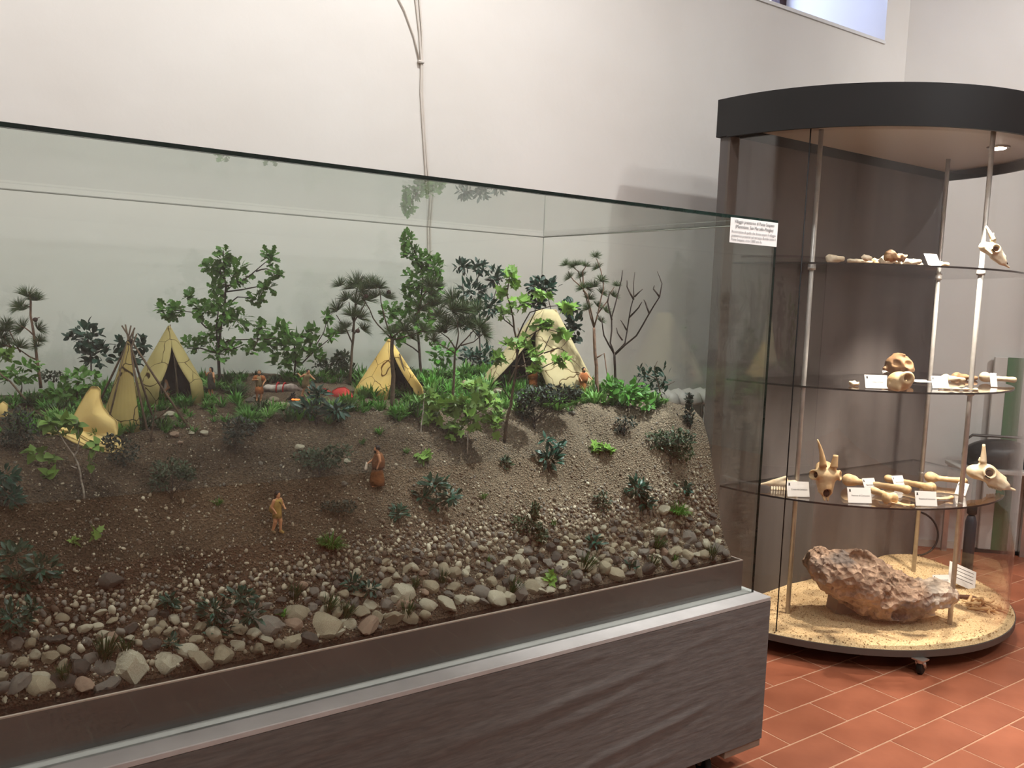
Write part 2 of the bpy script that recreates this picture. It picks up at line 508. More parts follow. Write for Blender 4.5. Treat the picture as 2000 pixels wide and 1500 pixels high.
# cable running down the wall
def cable(name, pts, r, label):
    V, F = [], []
    o = part(name, *tube(pts, r, 6), cable_m)
    return tag(o, label, 'cable')
def wallpt(px, py, off=.006):
    p = on_y(px, py, WY - off); return p
cp = [wallpt(*q) for q in ((806, -60), (812, 0), (819, 60), (823, 120), (822, 180), (826, 250), (832, 340), (836, 420), (838, 520), (839, 640))]
cr = empty('wall_cable', (cp[-1][0], WY - .01, .9), 'pair of white cables clipped down the long wall behind the glass vitrine', 'cable')
part('cable_strand', *tube(cp, .0045, 6), cable_m, cr)
cp2 = [wallpt(*q) for q in ((815, -60), (819, 0), (824, 60), (825, 120), (825, 180), (829, 250), (836, 340), (840, 420), (842, 520), (843, 640))]
part('cable_strand', *tube(cp2, .0035, 6), cable_m, cr)
part('cable_strand', *tube([wallpt(*q) for q in ((760, -40), (790, 20), (808, 70), (819, 118))], .003, 6), cable_m, cr)
k = wallpt(822, 121, .008)
part('clip', *bevel_box(k[0] - .014, k[0] + .014, k[1] - .008, k[1] + .006, k[2] - .005, k[2] + .005, .002), cable_m, cr)

# cast-iron radiator between vitrine and wall
rx0, rx1 = 2.62, 3.5
rd = empty('radiator', ((rx0 + rx1) / 2, 3.1, .12), 'white column radiator on the wall, behind the right end of the vitrine', 'radiator')
nfin = 11
for i in range(nfin):
    x = rx0 + (rx1 - rx0) * (i + .5) / nfin
    prof = []
    hw = (rx1 - rx0) / nfin / 2
    V, F = bevel_box(x - hw * .93, x + hw * .93, 3.04, 3.07, .16, 1.0, .01)
    V2, F2 = bevel_box(x - hw * .93, x + hw * .93, 3.12, 3.15, .16, 1.0, .01)
    top = tube([(x, 3.04, 1.0), (x, 3.06, 1.035), (x, 3.095, 1.045), (x, 3.13, 1.035), (x, 3.15, 1.0)], hw * .9, 8)
    bot = tube([(x, 3.045, .16), (x, 3.095, .13), (x, 3.145, .16)], hw * .8, 8)
    part('column', *join((V, F), (V2, F2), top, bot), white_pl, rd)
part('foot', *box(rx0 + .03, rx0 + .07, 3.05, 3.14, 0, .16), white_pl, rd, smooth=False)
part('foot', *box(rx1 - .07, rx1 - .03, 3.05, 3.14, 0, .16), white_pl, rd, smooth=False)
part('valve_pipe', *tube([(rx0, 3.095, .2), (rx0 - .08, 3.095, .2), (rx0 - .1, 3.15, .2), (rx0 - .1, 3.195, .2)], .012, 8), white_pl, rd)

# ------------------------------------------------------------------ lamps on the ceiling (out of the picture, mirrored in the glass)
bulb = emit('warm_lamp_face', (1.0, .97, .92), 14)
def aim_obj(o, at, aim):
    o.location = Vector(at)
    o.rotation_euler = (Vector(aim) - Vector(at)).to_track_quat('-Z', 'Y').to_euler()
def spot_lamp(sp, label, stem_to, size=.045):
    at = np.array(sp['at'], float)
    d = np.array(sp['aim'], float) - at; d /= np.linalg.norm(d)
    r_ = empty('spot_lamp', at, label, 'lamp', 'spot lamps above the room')
    part('housing', *tube([at - d * .16, at - d * .15, at - d * .02, at], [.03, .05, .055, .06], 16), crown_m, r_)
    part('lens', *tube([at + d * .001, at + d * .004], [.022, .022], 16), bulb, r_)
    part('stem', *tube([at - d * .1, np.array(stem_to, float)], .012, 8), crown_m, r_)
    ld = bpy.data.lights.new('spot', 'SPOT'); ld.energy = sp['w']; ld.color = WARM
    ld.spot_size = math.radians(sp['deg']); ld.spot_blend = .8; ld.shadow_soft_size = size
    lo = bpy.data.objects.new('spot_beam', ld); link(lo)
    aim_obj(lo, at + d * .012, sp['aim'])
names = ['black ceiling spot lamp aimed at the round showcase', 'black ceiling spot lamp aimed at the middle of the long wall',
         'black ceiling spot lamp aimed at the left of the long wall', 'added black ceiling spot lamp brightening the corner wall']
for sp, n_ in zip(SPOTS, names):
    spot_lamp(sp, n_, (sp['at'][0], sp['at'][1] - .05, CEIL))
spot_lamp(VILLAGE_SPOT, 'black ceiling spot lamp aimed down at the glass vitrine', (VILLAGE_SPOT['at'][0], VILLAGE_SPOT['at'][1] - .05, CEIL), .03)
# two ceiling panels added as soft fill for wall and floor
dif = emit('fill_panel_face', (.98, 1.0, .99), 5)
for x, y, n_ in ((.2, -1.0, 'added square ceiling fill panel nearer the left wall'), (3.6, -1.0, 'added square ceiling fill panel nearer the right wall')):
    pr = empty('fill_panel', (x, y, CEIL), n_, 'ceiling light', 'added ceiling fill panels')
    part('frame', *join(box(x - .32, x + .32, y - .32, y - .28, CEIL - .05, CEIL), box(x - .32, x + .32, y + .28, y + .32, CEIL - .05, CEIL),
                        box(x - .32, x - .28, y - .28, y + .28, CEIL - .05, CEIL), box(x + .28, x + .32, y - .28, y + .28, CEIL - .05, CEIL)), white_pl, pr, smooth=False)
    part('diffuser', *box(x - .28, x + .28, y - .28, y + .28, CEIL - .03, CEIL - .02), dif, pr, smooth=False)
    ld = bpy.data.lights.new('panel', 'AREA'); ld.energy = FILL_W; ld.color = (.98, 1.0, .99); ld.size = .56
    lo = bpy.data.objects.new('fill_light', ld); link(lo); lo.location = (x, y, CEIL - .06)

# ================================================================== THE GLASS VITRINE
VX0, VX1, VY0, VY1 = -.20, 2.248, 1.778, 2.985         # outer faces of the glass
PZ0, PZ1 = .105, .580                                   # plinth
VZ1 = 1.772
vit = empty('glass_vitrine', ((VX0 + VX1) / 2, (VY0 + VY1) / 2, 0), 'large rectangular glass vitrine on a grey-brown cloth plinth', 'display case')
# plinth with slightly wavy cloth: front gridded so the folds are real
nx, nz = 170, 60
gx = np.linspace(VX0 - .03, VX1 + .019, nx); gz = np.linspace(PZ0, PZ1 - .014, nz)
GX, GZ = np.meshgrid(gx, gz, indexing='ij')
fold = fbm(np.stack([GX * 1.6 + GZ * 1.2, GZ * 20 - GX * 2.4, GX * 0], -1), 3)
edge = np.minimum(1, np.minimum((GZ - PZ0), (PZ1 - .014 - GZ)) / .06) * np.minimum(1, (VX1 + .019 - GX) / .05)
FY = VY0 - .055 - .011 * np.maximum(0, np.abs(fold) - .22) * edge
Vp = np.stack([GX, FY, GZ], -1).reshape(-1, 3)
ii = np.arange(nx * nz).reshape(nx, nz)
Fp = np.stack([ii[:-1, :-1], ii[1:, :-1], ii[1:, 1:], ii[:-1, 1:]], -1).reshape(-1, 4)
part('cloth_front', Vp, Fp, felt, vit)
part('plinth', *box(VX0 - .03, VX1 + .0188, VY0 - .0548, VY1 + .055, PZ0, PZ1 - .0142), felt, vit, smooth=False)
part('ledge', *bevel_box(VX0 - .03, VX1 + .019, VY0 - .055, VY1 + .055, PZ1 - .014, PZ1, .002), ledge, vit, smooth=False)
part('batten', *bevel_box(VX1 - .15, VX1 + .019, VY0 - .05, VY0 + .03, PZ0 - .028, PZ0, .002), batten_m, vit, smooth=False)
part('batten', *bevel_box(VX1 - .15, VX1 + .019, VY1 - .03, VY1 + .05, PZ0 - .028, PZ0, .002), batten_m, vit, smooth=False)
part('batten', *bevel_box(VX0, VX0 + .15, VY0 - .05, VY0 + .03, PZ0 - .028, PZ0, .002), batten_m, vit, smooth=False)
def caster(root, x, y, ztop, r=.032, ang=.4):
    c = part('caster', *join(box(x - .025, x + .025, y - .025, y + .025, ztop - .006, ztop), tube([(x, y, ztop - .006), (x, y, ztop - .02)], .014, 10)), chrome, root, smooth=False)
    dx, dy = math.cos(ang) * .018, math.sin(ang) * .018
    ax = np.array([-math.sin(ang), math.cos(ang), 0]) * .011
    q = np.array([x + dx, y + dy, r])
    part('wheel', *tube([q - ax, q - ax * .8, q + ax * .8, q + ax], [r * .85, r, r, r * .85], 18), black_m, c)
    for s in (-1, 1):
        part('fork', *tube([q + ax * 1.3 * s, np.array([x, y, ztop - .012]) + ax * 1.2 * s], [.008, .010], 6), chrome, c)
for x, y in ((VX1 - .185, VY0 - .005), (VX0 + .185, VY0 - .005), (VX1 - .185, VY1 - .02), (VX0 + .185, VY1 - .02)):
    caster(vit, x, y, PZ0, .042, 1.2)
T = .009
def pane(name, x0, x1, y0, y1, z0, z1, dark):
    V, F = box(x0, x1, y0, y1, z0, z1)
    # some faces across the sheet's thickness show as dark cut edges (0 bottom, 1 top, 2 front, 3 right, 4 rear, 5 left)
    mi = [1 if k in dark else 0 for k in range(6)]
    return part(name, V, F, None, vit, smooth=False, mats=[pane_m, pane_e], mi=mi)
pane('front_pane', VX0, VX1, VY0, VY0 + T, PZ1, VZ1 - T - .0005, (1, 3, 5))
pane('rear_pane', VX0, VX1, VY1 - T, VY1, PZ1, VZ1 - T - .0005, ())
pane('side_pane', VX1 - T, VX1, VY0 + T + .0005, VY1 - T - .0005, PZ1, VZ1 - T - .0005, ())
pane('side_pane', VX0, VX0 + T, VY0 + T + .0005, VY1 - T - .0005, PZ1, VZ1 - T - .0005, ())
pane('lid_pane', VX0, VX1, VY0, VY1, VZ1 - T, VZ1, (2, 3))
TRX0, TRX1, TRY0, TRY1, TRZ = VX0 + .02, VX1 - .018, VY0 + .035, VY1 - .02, .682
th = .006
tray_o = part('tray', *join(box(TRX0, TRX1, TRY0, TRY0 + th, PZ1, TRZ - .003), box(TRX0, TRX1, TRY1 - th, TRY1, PZ1, TRZ - .003),
                   box(TRX0, TRX0 + th, TRY0 + th, TRY1 - th, PZ1, TRZ - .003), box(TRX1 - th, TRX1, TRY0 + th, TRY1 - th, PZ1, TRZ - .003)), tray_m, vit, smooth=False)
part('tray_rim', *join(box(TRX0, TRX1, TRY0, TRY0 + th, TRZ - .003, TRZ), box(TRX1 - th, TRX1, TRY0 + th, TRY1 - th, TRZ - .003, TRZ)), tray_edge, tray_o, smooth=False)
seal_m = mat('grey_silicone', (128, 128, 118), rough=.5)
for nm, a, b in (('rear', (VX0 + T, VY1 - T - .001, VZ1 - T - .001), (VX1 - T, VY1 - T - .001, VZ1 - T - .001)), ('side', (VX1 - T - .001, VY0 + T, VZ1 - T - .001), (VX1 - T - .001, VY1 - T, VZ1 - T - .001)), ('corner', (VX1 - T - .001, VY1 - T - .001, PZ1), (VX1 - T - .001, VY1 - T - .001, VZ1 - T))):
    part('silicone_seal', *tube([a, b], .0016, 6), seal_m, vit)

# printed label stuck on the glass
def text(parent, body, x, z, size, m, align='LEFT', width=None, y=-.0006, name='printed_line'):
    cu = bpy.data.curves.new(name, 'FONT'); cu.body = body; cu.size = size; cu.align_x = align
    cu.extrude = 0; cu.materials.append(m)
    t_ = bpy.data.objects.new(name, cu); COL.objects.link(t_)
    me = bpy.data.meshes.new_from_object(t_.evaluated_get(bpy.context.evaluated_depsgraph_get()))
    bpy.data.objects.remove(t_)
    me.name = name
    o = bpy.data.objects.new(name, me); link(o, parent)
    o.location = (x, y, z); o.rotation_euler = (math.pi / 2, 0, 0)
    co = np.empty(len(me.vertices) * 3); me.vertices.foreach_get('co', co); wd = np.ptp(co[0::3]) if len(co) else 0
    if width and wd > 1e-6: o.scale = (width / wd, 1, 1)
    return o
sa = on_y(1428, 424, VY0 - .002); sb = on_y(1517, 430, VY0 - .002); sc = on_y(1425, 473, VY0 - .002)
SW, SH = VX1 - .001 - sa[0], sa[2] - sc[2]
so = empty('glass_label', (sa[0], VY0 - .0012, sc[2]), 'white printed label stuck at the top right corner of the vitrine glass', 'label')
sheet_o = part('sheet', *box(sa[0], sa[0] + SW, VY0 - .0012, VY0 - .0004, sc[2], sc[2] + SH), paper, so, smooth=False)
for body, zz, sz, al, wd, mk in (("Villaggio preistorico di Ponte Sospeso", .80, .016, 'C', .84, ink), ("(Mammiano, San Marcello-Piteglio)", .60, .016, 'C', .80, ink),
        ("Ricostruzione di quello che doveva essere il villaggio", .40, .013, 'L', .93, ink2), ("preistorico presente sul terrazzo fluviale sotto il", .24, .013, 'L', .93, ink2),
        ("Ponte Sospeso, circa 12000 anni fa.", .08, .013, 'L', .64, ink2)):
    x0 = SW * (1 - wd) / 2 if al == 'C' else SW * .03
    text(sheet_o, body, x0, zz * SH, sz * SH / .085, mk, 'LEFT', SW * wd)
# ================================================================== THE ROUND SHOWCASE
CX, CY, CR = 3.868, 2.655, .892
def dpoly(R, n=48, y_back=0.0, inset=0.0):
    return [(CX + R * math.cos(math.pi + math.pi * k / n), CY + R * math.sin(math.pi + math.pi * k / n) + (y_back if k in (0, n) else 0)) for k in range(n + 1)]
sc_ = empty('round_showcase', (CX, CY - .4, 0), 'tall half-round glass showcase with charcoal crown and dark back panel', 'display case')
part('base_board', *prism(dpoly(CR), .072, .100), mat('base_edge_grey', (92, 84, 78), rough=.6), sc_, smooth=False)
caster(sc_, on_z(1805, 1308, .03)[0], on_z(1805, 1308, .03)[1] + .02, .072, .032, .2)
for x, y in ((3.15, 2.5), (4.6, 2.5), (3.6, 2.6)): caster(sc_, x, y, .072, .032, 1.0)
part('back_panel', *box(2.985, 4.765, CY, CY + .045, .100, 2.24), panel_m, sc_, smooth=False)
part('panel_post', *box(2.985, 3.045, CY - .012, CY, .100, 2.24), mat('panel_post_grey', (100, 90, 84), rough=.6), sc_, smooth=False)
part('panel_edge', *box(4.752, 4.775, CY - .012, CY + .05, .100, 2.24), chrome, sc_, smooth=False)
# crown: a curved rim with a pale soffit
def arc_band(R0, R1, z0, z1, n=56, a0=math.pi, a1=2 * math.pi):
    V = []; F = []
    for k in range(n + 1):
        t = a0 + (a1 - a0) * k / n
        for R, z in ((R1, z0), (R1, z1), (R1, z1), (R0, z1), (R0, z1), (R0, z0), (R0, z0), (R1, z0)):
            V.append((CX + R * math.cos(t), CY + R * math.sin(t), z))
    for k in range(n):
        for e in (0, 2, 4, 6):           # corners are not shared, so every side shades on its own
            F.append((k * 8 + e, (k + 1) * 8 + e, (k + 1) * 8 + e + 1, k * 8 + e + 1))
    m8 = len(V)
    V += [V[q] for q in (5, 3, 1, 0)] + [V[n * 8 + q] for q in (0, 1, 3, 5)]
    F.append(tuple(range(m8, m8 + 4))); F.append(tuple(range(m8 + 4, m8 + 8)))
    return V, F
part('crown', *arc_band(CR - .012, CR + .004, 2.235, 2.402), crown_m, sc_, smooth=True)
part('crown_back', *box(CX - CR - .004, CX + CR + .004, CY, CY + .06, 2.2402, 2.402), crown_m, sc_, smooth=False)
part('crown_top', *prism(dpoly(CR - .0125), 2.392, 2.402), crown_m, sc_, smooth=False)
part('soffit', *prism(dpoly(CR - .0125), 2.285, 2.30), panel_in, sc_, smooth=False)
GR = .862
part('curved_glass', *arc_band(GR - .006, GR, .1005, 2.284, a0=math.pi + .05, a1=2 * math.pi - .03), cglass, sc_)
jt = math.pi + .42
part('glass_joint', *tube([(CX + GR * math.cos(jt), CY + GR * math.sin(jt), .101), (CX + GR * math.cos(jt), CY + GR * math.sin(jt), 2.284)], .0028, 6), black_m, sc_)
POLES = [(3.320, 2.427), (3.839, 1.946), (4.372, 2.430)]
for x, y in POLES:
    part('pole', *tube([(x, y, .1), (x, y, 2.285)], .0105, 14), steel, sc_)
SHZ = (.683, 1.176, 1.700)
SR = .80
for z in SHZ:
    poly = dpoly(SR)
    n = len(poly)
    V, F = prism(poly, z - .008, z)
    mi = [0, 0] + [1] * n
    sh = part('shelf', V, F, None, sc_, smooth=False, mats=[shelf_g, shelf_e], mi=mi)
    for x, y in POLES:
        part('collar', *tube([(x, y, z - .024), (x, y, z - .0085)], .017, 12), steel, sh)
lamp_face = emit('showcase_lamp_face', (1.0, .9, .78), 60)
for x, y in ((3.56, 1.93), (4.20, 2.10)):
    dn = part('downlight', *tube([(x, y, 2.278), (x, y, 2.2845)], [.045, .05], 20), chrome, sc_)
    part('lamp_face', *tube([(x, y, 2.274), (x, y, 2.2778)], [.03, .034], 18), lamp_face, dn)
    ld = bpy.data.lights.new('downlight', 'SPOT'); ld.energy = CASE_W; ld.color = (1.0, .92, .80); ld.spot_size = math.radians(68); ld.spot_blend = .45; ld.shadow_soft_size = .03
    lo = bpy.data.objects.new('downlight_beam', ld); link(lo); lo.location = (x, y, 2.262)

# sand bed
def sand_z(x, y):
    return .112 + .016 * fbm(np.stack([x * 3, y * 3, x * 0], -1), 3) + .045 * np.exp(-((x - 4.45) ** 2 + (y - 2.6) ** 2) / .06) + .012 * np.exp(-((x - 3.9) ** 2 + (y - 2.3) ** 2) / .2)
na, nr = 72, 40
V = []; F = []
for j in range(nr + 1):
    for k in range(na + 1):
        t = math.pi + math.pi * k / na; R = (CR - .006) * j / nr
        V.append((CX + R * math.cos(t), CY + R * math.sin(t) - .002))
V = np.array(V); Z = sand_z(V[:, 0], V[:, 1])
rr = np.hypot(V[:, 0] - CX, V[:, 1] - CY) / CR
Z = np.where(rr > .96, .1 + (Z - .1) * np.clip((1 - rr) / .04, 0, 1) + .0, Z)
V = np.c_[V, np.maximum(Z, .1005)]
F = [(j * (na + 1) + k, (j + 1) * (na + 1) + k, (j + 1) * (na + 1) + k + 1, j * (na + 1) + k + 1) for j in range(nr) for k in range(na)]
so_ = part('sand_bed', V, F, sand)
tag(so_, 'coarse yellow sand bed covering the floor of the round showcase', 'sand', kind='stuff')
# grains on the sand
IV, IF = ico(0)
ng = 2600
t = math.pi + math.pi * rng.random(ng); R = (CR - .012) * np.sqrt(rng.random(ng))
gx, gy = CX + R * np.cos(t), CY + R * np.sin(t) - .004
s = rng.uniform(.0018, .0042, ng)
gz = sand_z(gx, gy)
GV = (IV[None] * s[:, None, None] * rng.uniform(.7, 1.2, (ng, 1, 3)) + np.stack([gx, gy, gz], -1)[:, None]).reshape(-1, 3)
GF = (IF[None] + (np.arange(ng) * len(IV))[:, None, None]).reshape(-1, 3)
gr = part('sand_grains', GV, GF, mat('sand_grain', (214, 180, 130), (120, 90, 62), rough=.9, scale=60)); gr['kind'] = 'stuff'
tag(gr, 'loose coarse grains scattered over the sand in the showcase', 'sand', kind='stuff')

HZ = -YAW                                  # turn about z that makes a thing face the viewer
def shelf_pt(px, py, i): return on_z(px, py, SHZ[i])
# ------------------------------------------------------------------ label cards
def card(px, py, i, wpx, hpx, lines, label, tilt=.35, turn=0.0, z=None, logo=True, tsize=1.0):
    zz = SHZ[i] if z is None else z
    p = on_z(px, py, zz); k = mpp(p); W_, H_ = wpx * k, hpx * k / math.cos(tilt * .6)
    o = empty('label_card', p, label, 'label card', 'label cards in the round showcase', rot=(-tilt, 0, HZ + turn))
    sh_ = part('sheet', *box(-W_ / 2, W_ / 2, 0, .0012, .004, H_), paper, o, smooth=False, world=False)
    hd_ = part('holder', *box(-W_ / 2 - .002, W_ / 2 + .002, .0016, .0032, .0005, H_ + .006), acryl, o, smooth=False, world=False)
    part('holder_foot', *box(-W_ / 2, W_ / 2, .0034, .03, .0002, .0018), acryl, hd_, smooth=False, world=False)
    if logo:
        part('logo', *join(box(-W_ * .42, -W_ * .36, -.0006, -.0001, H_ * .74, H_ * .90), box(-W_ * .43, -W_ * .35, -.0006, -.0001, H_ * .74, H_ * .78)), ink, sh_, smooth=False, world=False)
    n = len(lines)
    for q, (body, wd) in enumerate(lines):
        sz = H_ * .15 * tsize
        text(sh_, body, -W_ * wd / 2 + W_ * .04, H_ * (.46 + (n - 1) * .07 * tsize - q * .16 * tsize), sz, ink, 'LEFT', W_ * wd)
    return o
card(1560, 972, 0, 44, 31, [('Cranio di Camoscio', .72)], 'white label card beside the horned skull at the left of the lowest shelf', turn=.05)
card(1680, 984, 0, 47, 31, [('Femore di Camoscio', .76)], 'white label card at the front edge of the lowest shelf, middle one', turn=.05)
card(1810, 990, 0, 42, 30, [('Scapola di Camoscio', .76)], 'white label card beside the shoulder blade on the lowest shelf', turn=.0)
card(1703, 961, 0, 30, 27, [('Tibia di Camoscio', .7)], 'small white label card leaning on the shin bone, lowest shelf', turn=.35, tilt=.5)
card(1760, 955, 0, 29, 26, [('Omero di Camoscio', .7)], 'small white label card leaning on the rear thigh bone, lowest shelf', turn=.4, tilt=.5)
card(1874, 968, 0, 22, 26, [('Cranio', .5)], 'narrow white label card behind the right pole on the lowest shelf', turn=-1.0, tilt=.45)
card(1713, 760, 1, 46, 28, [('Cranio di Orso', .5)], 'bright white label card beside the two round skulls on the middle shelf', turn=.08)
card(1735, 737, 1, 22, 13, [('Cranio', .4)], 'small white label card in front of the brown skull on the middle shelf', turn=.1)
card(1838, 760, 1, 34, 26, [('Calotta cranica', .62), ('di Marmotta', .5)], 'white two-line label card at the middle of the middle shelf', turn=.1, tilt=.4)
card(1942, 757, 1, 12, 27, [('Ulna', .6)], 'narrow white label card leaning across the pale long bone', turn=-.15, tilt=.45, logo=False)
card(1827, 521, 2, 32, 28, [], 'blank-looking white card leaning on the top shelf', turn=.35, tilt=.55, logo=False)
sp_ = shelf_pt(1800, 745, 1)
ps = part('folded_paper', *join(box(-.05, .05, -.035, .035, 0, .0012), tube([(-.05, .03, .0035), (.05, .034, .0035)], .0022, 6)), paper, None, smooth=False)
ps.location = Vector(sp_) ; ps.rotation_euler = (0, 0, HZ + .2)
tag(ps, 'white paper sheet lying flat on the middle shelf', 'paper')
card(1843, 1152, 0, 36, 28, [('Frammento di roccia', .68), ('con resti fossili', .62), ('dalla grotta', .5)], 'small white label card standing in the sand behind the rock', z=.135, turn=.15, tilt=.45)
cb = on_z(1882, 1146, .13); k = mpp(cb)
bc = empty('info_sheet', cb, 'large white printed sheet leaning behind the small card in the sand', 'label card', rot=(-.5, .38, HZ + .1))
big_sheet = part('sheet', *box(-36 * k, 26 * k, 0, .0012, 0, 40 * k), paper, bc, smooth=False, world=False)
for q in range(4):
    part('printed_line', *box(-30 * k, 20 * k, -.0005, -.0001, (33 - 7 * q) * k, (34.2 - 7 * q) * k), ink2, big_sheet, smooth=False, world=False)

# ------------------------------------------------------------------ skulls and bones (implicit surfaces)
def bone_obj(name, f, lo, hi, h, m, loc, rot, label, cat='bone', group=None, scale=1.0, sm=1, parent=None):
    V, F = surface_net(f, lo, hi, h)
    V = smooth_mesh(V, F, sm) * scale
    if parent is not None:
        o = part(name, V, F, m, parent, world=False); return o
    o = part(name, V, F, m)
    o.location = Vector(loc); o.rotation_euler = rot
    return tag(o, label, cat, group)
def unit_(v): return v / np.linalg.norm(v)
def goat_skull(loc, turn, pitch, k, horns, label, m, tooth=True, lift=0.0):
    r_ = empty('horned_skull', Vector(loc) + Vector((0, 0, lift)), label, 'skull', rot=(pitch, 0, HZ + turn))
    def f(P):
        d = s_ell(P, (0, .052, .040), (.037, .042, .034))
        d = smin(d, s_ell(P, (0, .012, .058), (.050, .042, .032)), .02)
        Q = P * np.array([.92, 1, 1])
        d = smin(d, s_cap(Q, (0, .0, .046), (0, -.082, .022), .039, .025), .02)
        for s in (-1, 1):
            d = smin(d, s_cap(P, (s * .011, -.075, .014), (s * .007, -.128, .010), .010, .005), .006)
            d = smin(d, s_cap(P, (s * .006, -.02, .066), (s * .005, -.078, .050), .010, .005), .008)
            d = smin(d, s_cap(P, (s * .023, -.012, .014), (s * .018, -.075, .006), .013, .009), .012)
            d = smin(d, s_cap(P, (s * .030, .045, .028), (s * .044, .0, .022), .006, .007), .008)
            # raised rim of the eye socket
            q = P - np.array([s * .054, .004, .060]); ax = unit_(np.array([s * .86, -.12, .45])); hh = q @ ax
            rr = np.sqrt(np.maximum((q * q).sum(-1) - hh * hh, 0)) - .0245
            d = smin(d, np.sqrt(rr ** 2 + hh ** 2) - .0056, .007); d = smin(d, s_cap(P, (s * .03, .006, .060), (s * .05, .006, .058), .024, .022), .008)
        for s in (-1, 1):
            d = smax(d, -s_ell(P, (s * .060, .003, .064), (.026, .0215, .0225)), .003)
            d = smin(d, s_cap(P, (s * .022, .034, .078), (s * .023, .040, .098), .015, .012), .010)
        d = smax(d, -s_ell(P, (0, -.100, .036), (.0165, .036, .022)), .004)
        d = smax(d, -s_ell(P, (0, .02, -.012), (.013, .06, .018)), .006)
        return d
    bone_obj('cranium', f, (-.07, -.165, -.02), (.07, .12, .12), .0036, m, None, None, None, scale=k, parent=r_)
    for s in (-1, 1):
        part('socket_shade', *(lambda a: (a[0] * np.array([.011, .018, .018]) * k + np.array([s * .041, .004, .054]) * k, a[1]))(ico(1)), bone_in, r_, world=False)  # dark insert stands for the shade in the eye socket
    part('nose_shade', *(lambda a: (a[0] * np.array([.0145, .026, .011]) * k + np.array([0, -.086, .022]) * k, a[1]))(ico(1)), bone_in, r_, world=False)  # dark insert stands for the shade inside the nose
    for s, ln, r0, r1, dr, bend in horns:
        base = np.array([s * .0225, .040, .095]); dr = np.array(dr, float); dr /= np.linalg.norm(dr); bn = np.array(bend, float)
        pts = [(base + dr * ln * q + bn * ln * q * q) * k for q in np.linspace(0, 1, 9)]
        part('horn', *tube(pts, [(r0 + (r1 - r0) * q) * k for q in np.linspace(0, 1, 9)], 14), m, r_, world=False)
    if tooth:
        for s in (-1, 1):
            for q in range(5):
                y = -.02 - q * .012
                part('tooth', *bevel_box((s * .021 - .005) * k, (s * .021 + .005) * k, (y - .0052) * k, (y + .0052) * k, -.010 * k, .006 * k, .0015 * k), bone_w, r_, world=False)
    return r_
p1 = shelf_pt(1604, 976, 0)
s1 = goat_skull(p1, .04, 1.08, .76, [(-1, .155, .0165, .003, (-.06, .86, .50), (-.16, .0, .02)), (1, .070, .0165, .010, (.06, .86, .5), (0, 0, 0))],
           'tan horned skull facing forward, one long horn and one broken, lowest shelf', bone, lift=.092)
s1.scale = (1.36, 1, 1)
p2 = shelf_pt(1922, 958, 0)
goat_skull(p2, 1.2, .22, 1.0, [(-1, .085, .016, .006, (0, .20, .98), (0, .06, 0)), (1, .016, .016, .012, (0, .2, .98), (0, 0, 0))],
           'pale single-horned skull in profile at the right end of the lowest shelf', bone_w, lift=.034)
p3 = shelf_pt(1930, 523, 2)
goat_skull(p3, 1.2, .55, .66, [(-1, .10, .016, .006, (0, .86, .5), (0, .05, 0)), (1, .05, .016, .010, (0, .62, .72), (0, 0, 0))],
           'pale horned skull tipped nose-down at the right of the top shelf', bone_w, tooth=False, lift=.042)
def round_skull(P):
    d = s_ell(P, (0, .02, .05), (.062, .07, .052))
    d = smin(d, s_ell(P, (.03, -.03, .045), (.035, .04, .034)), .02)
    for s in (-1, 1):
        d = smin(d, s_cap(P, (s * .05, .02, .03), (s * .062, -.02, .03), .012, .010), .012)
        d = smax(d, -s_ell(P, (s * .033 + .012, -.062, .064), (.024, .032, .023)), .004)
    d = smin(d, s_cap(P, (-.02, .06, .095), (.02, -.02, .100), .010, .006), .012)
    d = smax(d, -s_ell(P, (.026, -.07, .026), (.014, .03, .016)), .004)
    return d + .005 * fbm(P * 38, 3)
rp = shelf_pt(1771, 744, 1)
b_ = part('crate_block', *box(-.05, .05, -.03, .03, 0, .018), acryl, None, smooth=False); b_.location = Vector(rp + _h * .10); b_.rotation_euler = (0, 0, HZ)
tag(b_, 'clear acrylic block holding up the brown round skull', 'stand')
bone_obj('round_skull', round_skull, (-.1, -.1, -.02), (.1, .11, .13), .0052, bone_d, rp + _h * .10 + np.array([0, 0, .020]), (0, 0, HZ - .35),
         'weathered brown round skull at the back of the middle shelf', 'skull')
def knuckle(P):
    d = s_ell(P, (0, 0, .055), (.066, .05, .052))
    q = P - np.array([.018, -.035, .074])
    rr = np.hypot(q[..., 0], q[..., 2]) - .026
    d = smin(d, np.sqrt(rr ** 2 + (q[..., 1] + .008) ** 2) - .013, .008)
    d = smin(d, s_cap(P, (-.05, -.01, .03), (-.02, -.035, .02), .02, .018), .016)
    d = smax(d, -s_ell(P, (.016, -.05, .078), (.019, .045, .019)), .004)
    d = smax(d, -s_ell(P, (0, -.06, .012), (.012, .03, .022)), .01)
    return d
kb = bone_obj('hollow_bone', knuckle, (-.09, -.08, -.02), (.09, .07, .13), .0048, bone, shelf_pt(1762, 766, 1) + _h * .03, (0, 0, HZ),
         'glossy tan rounded skull base with a dark hole, front of middle shelf', 'skull', scale=.78)
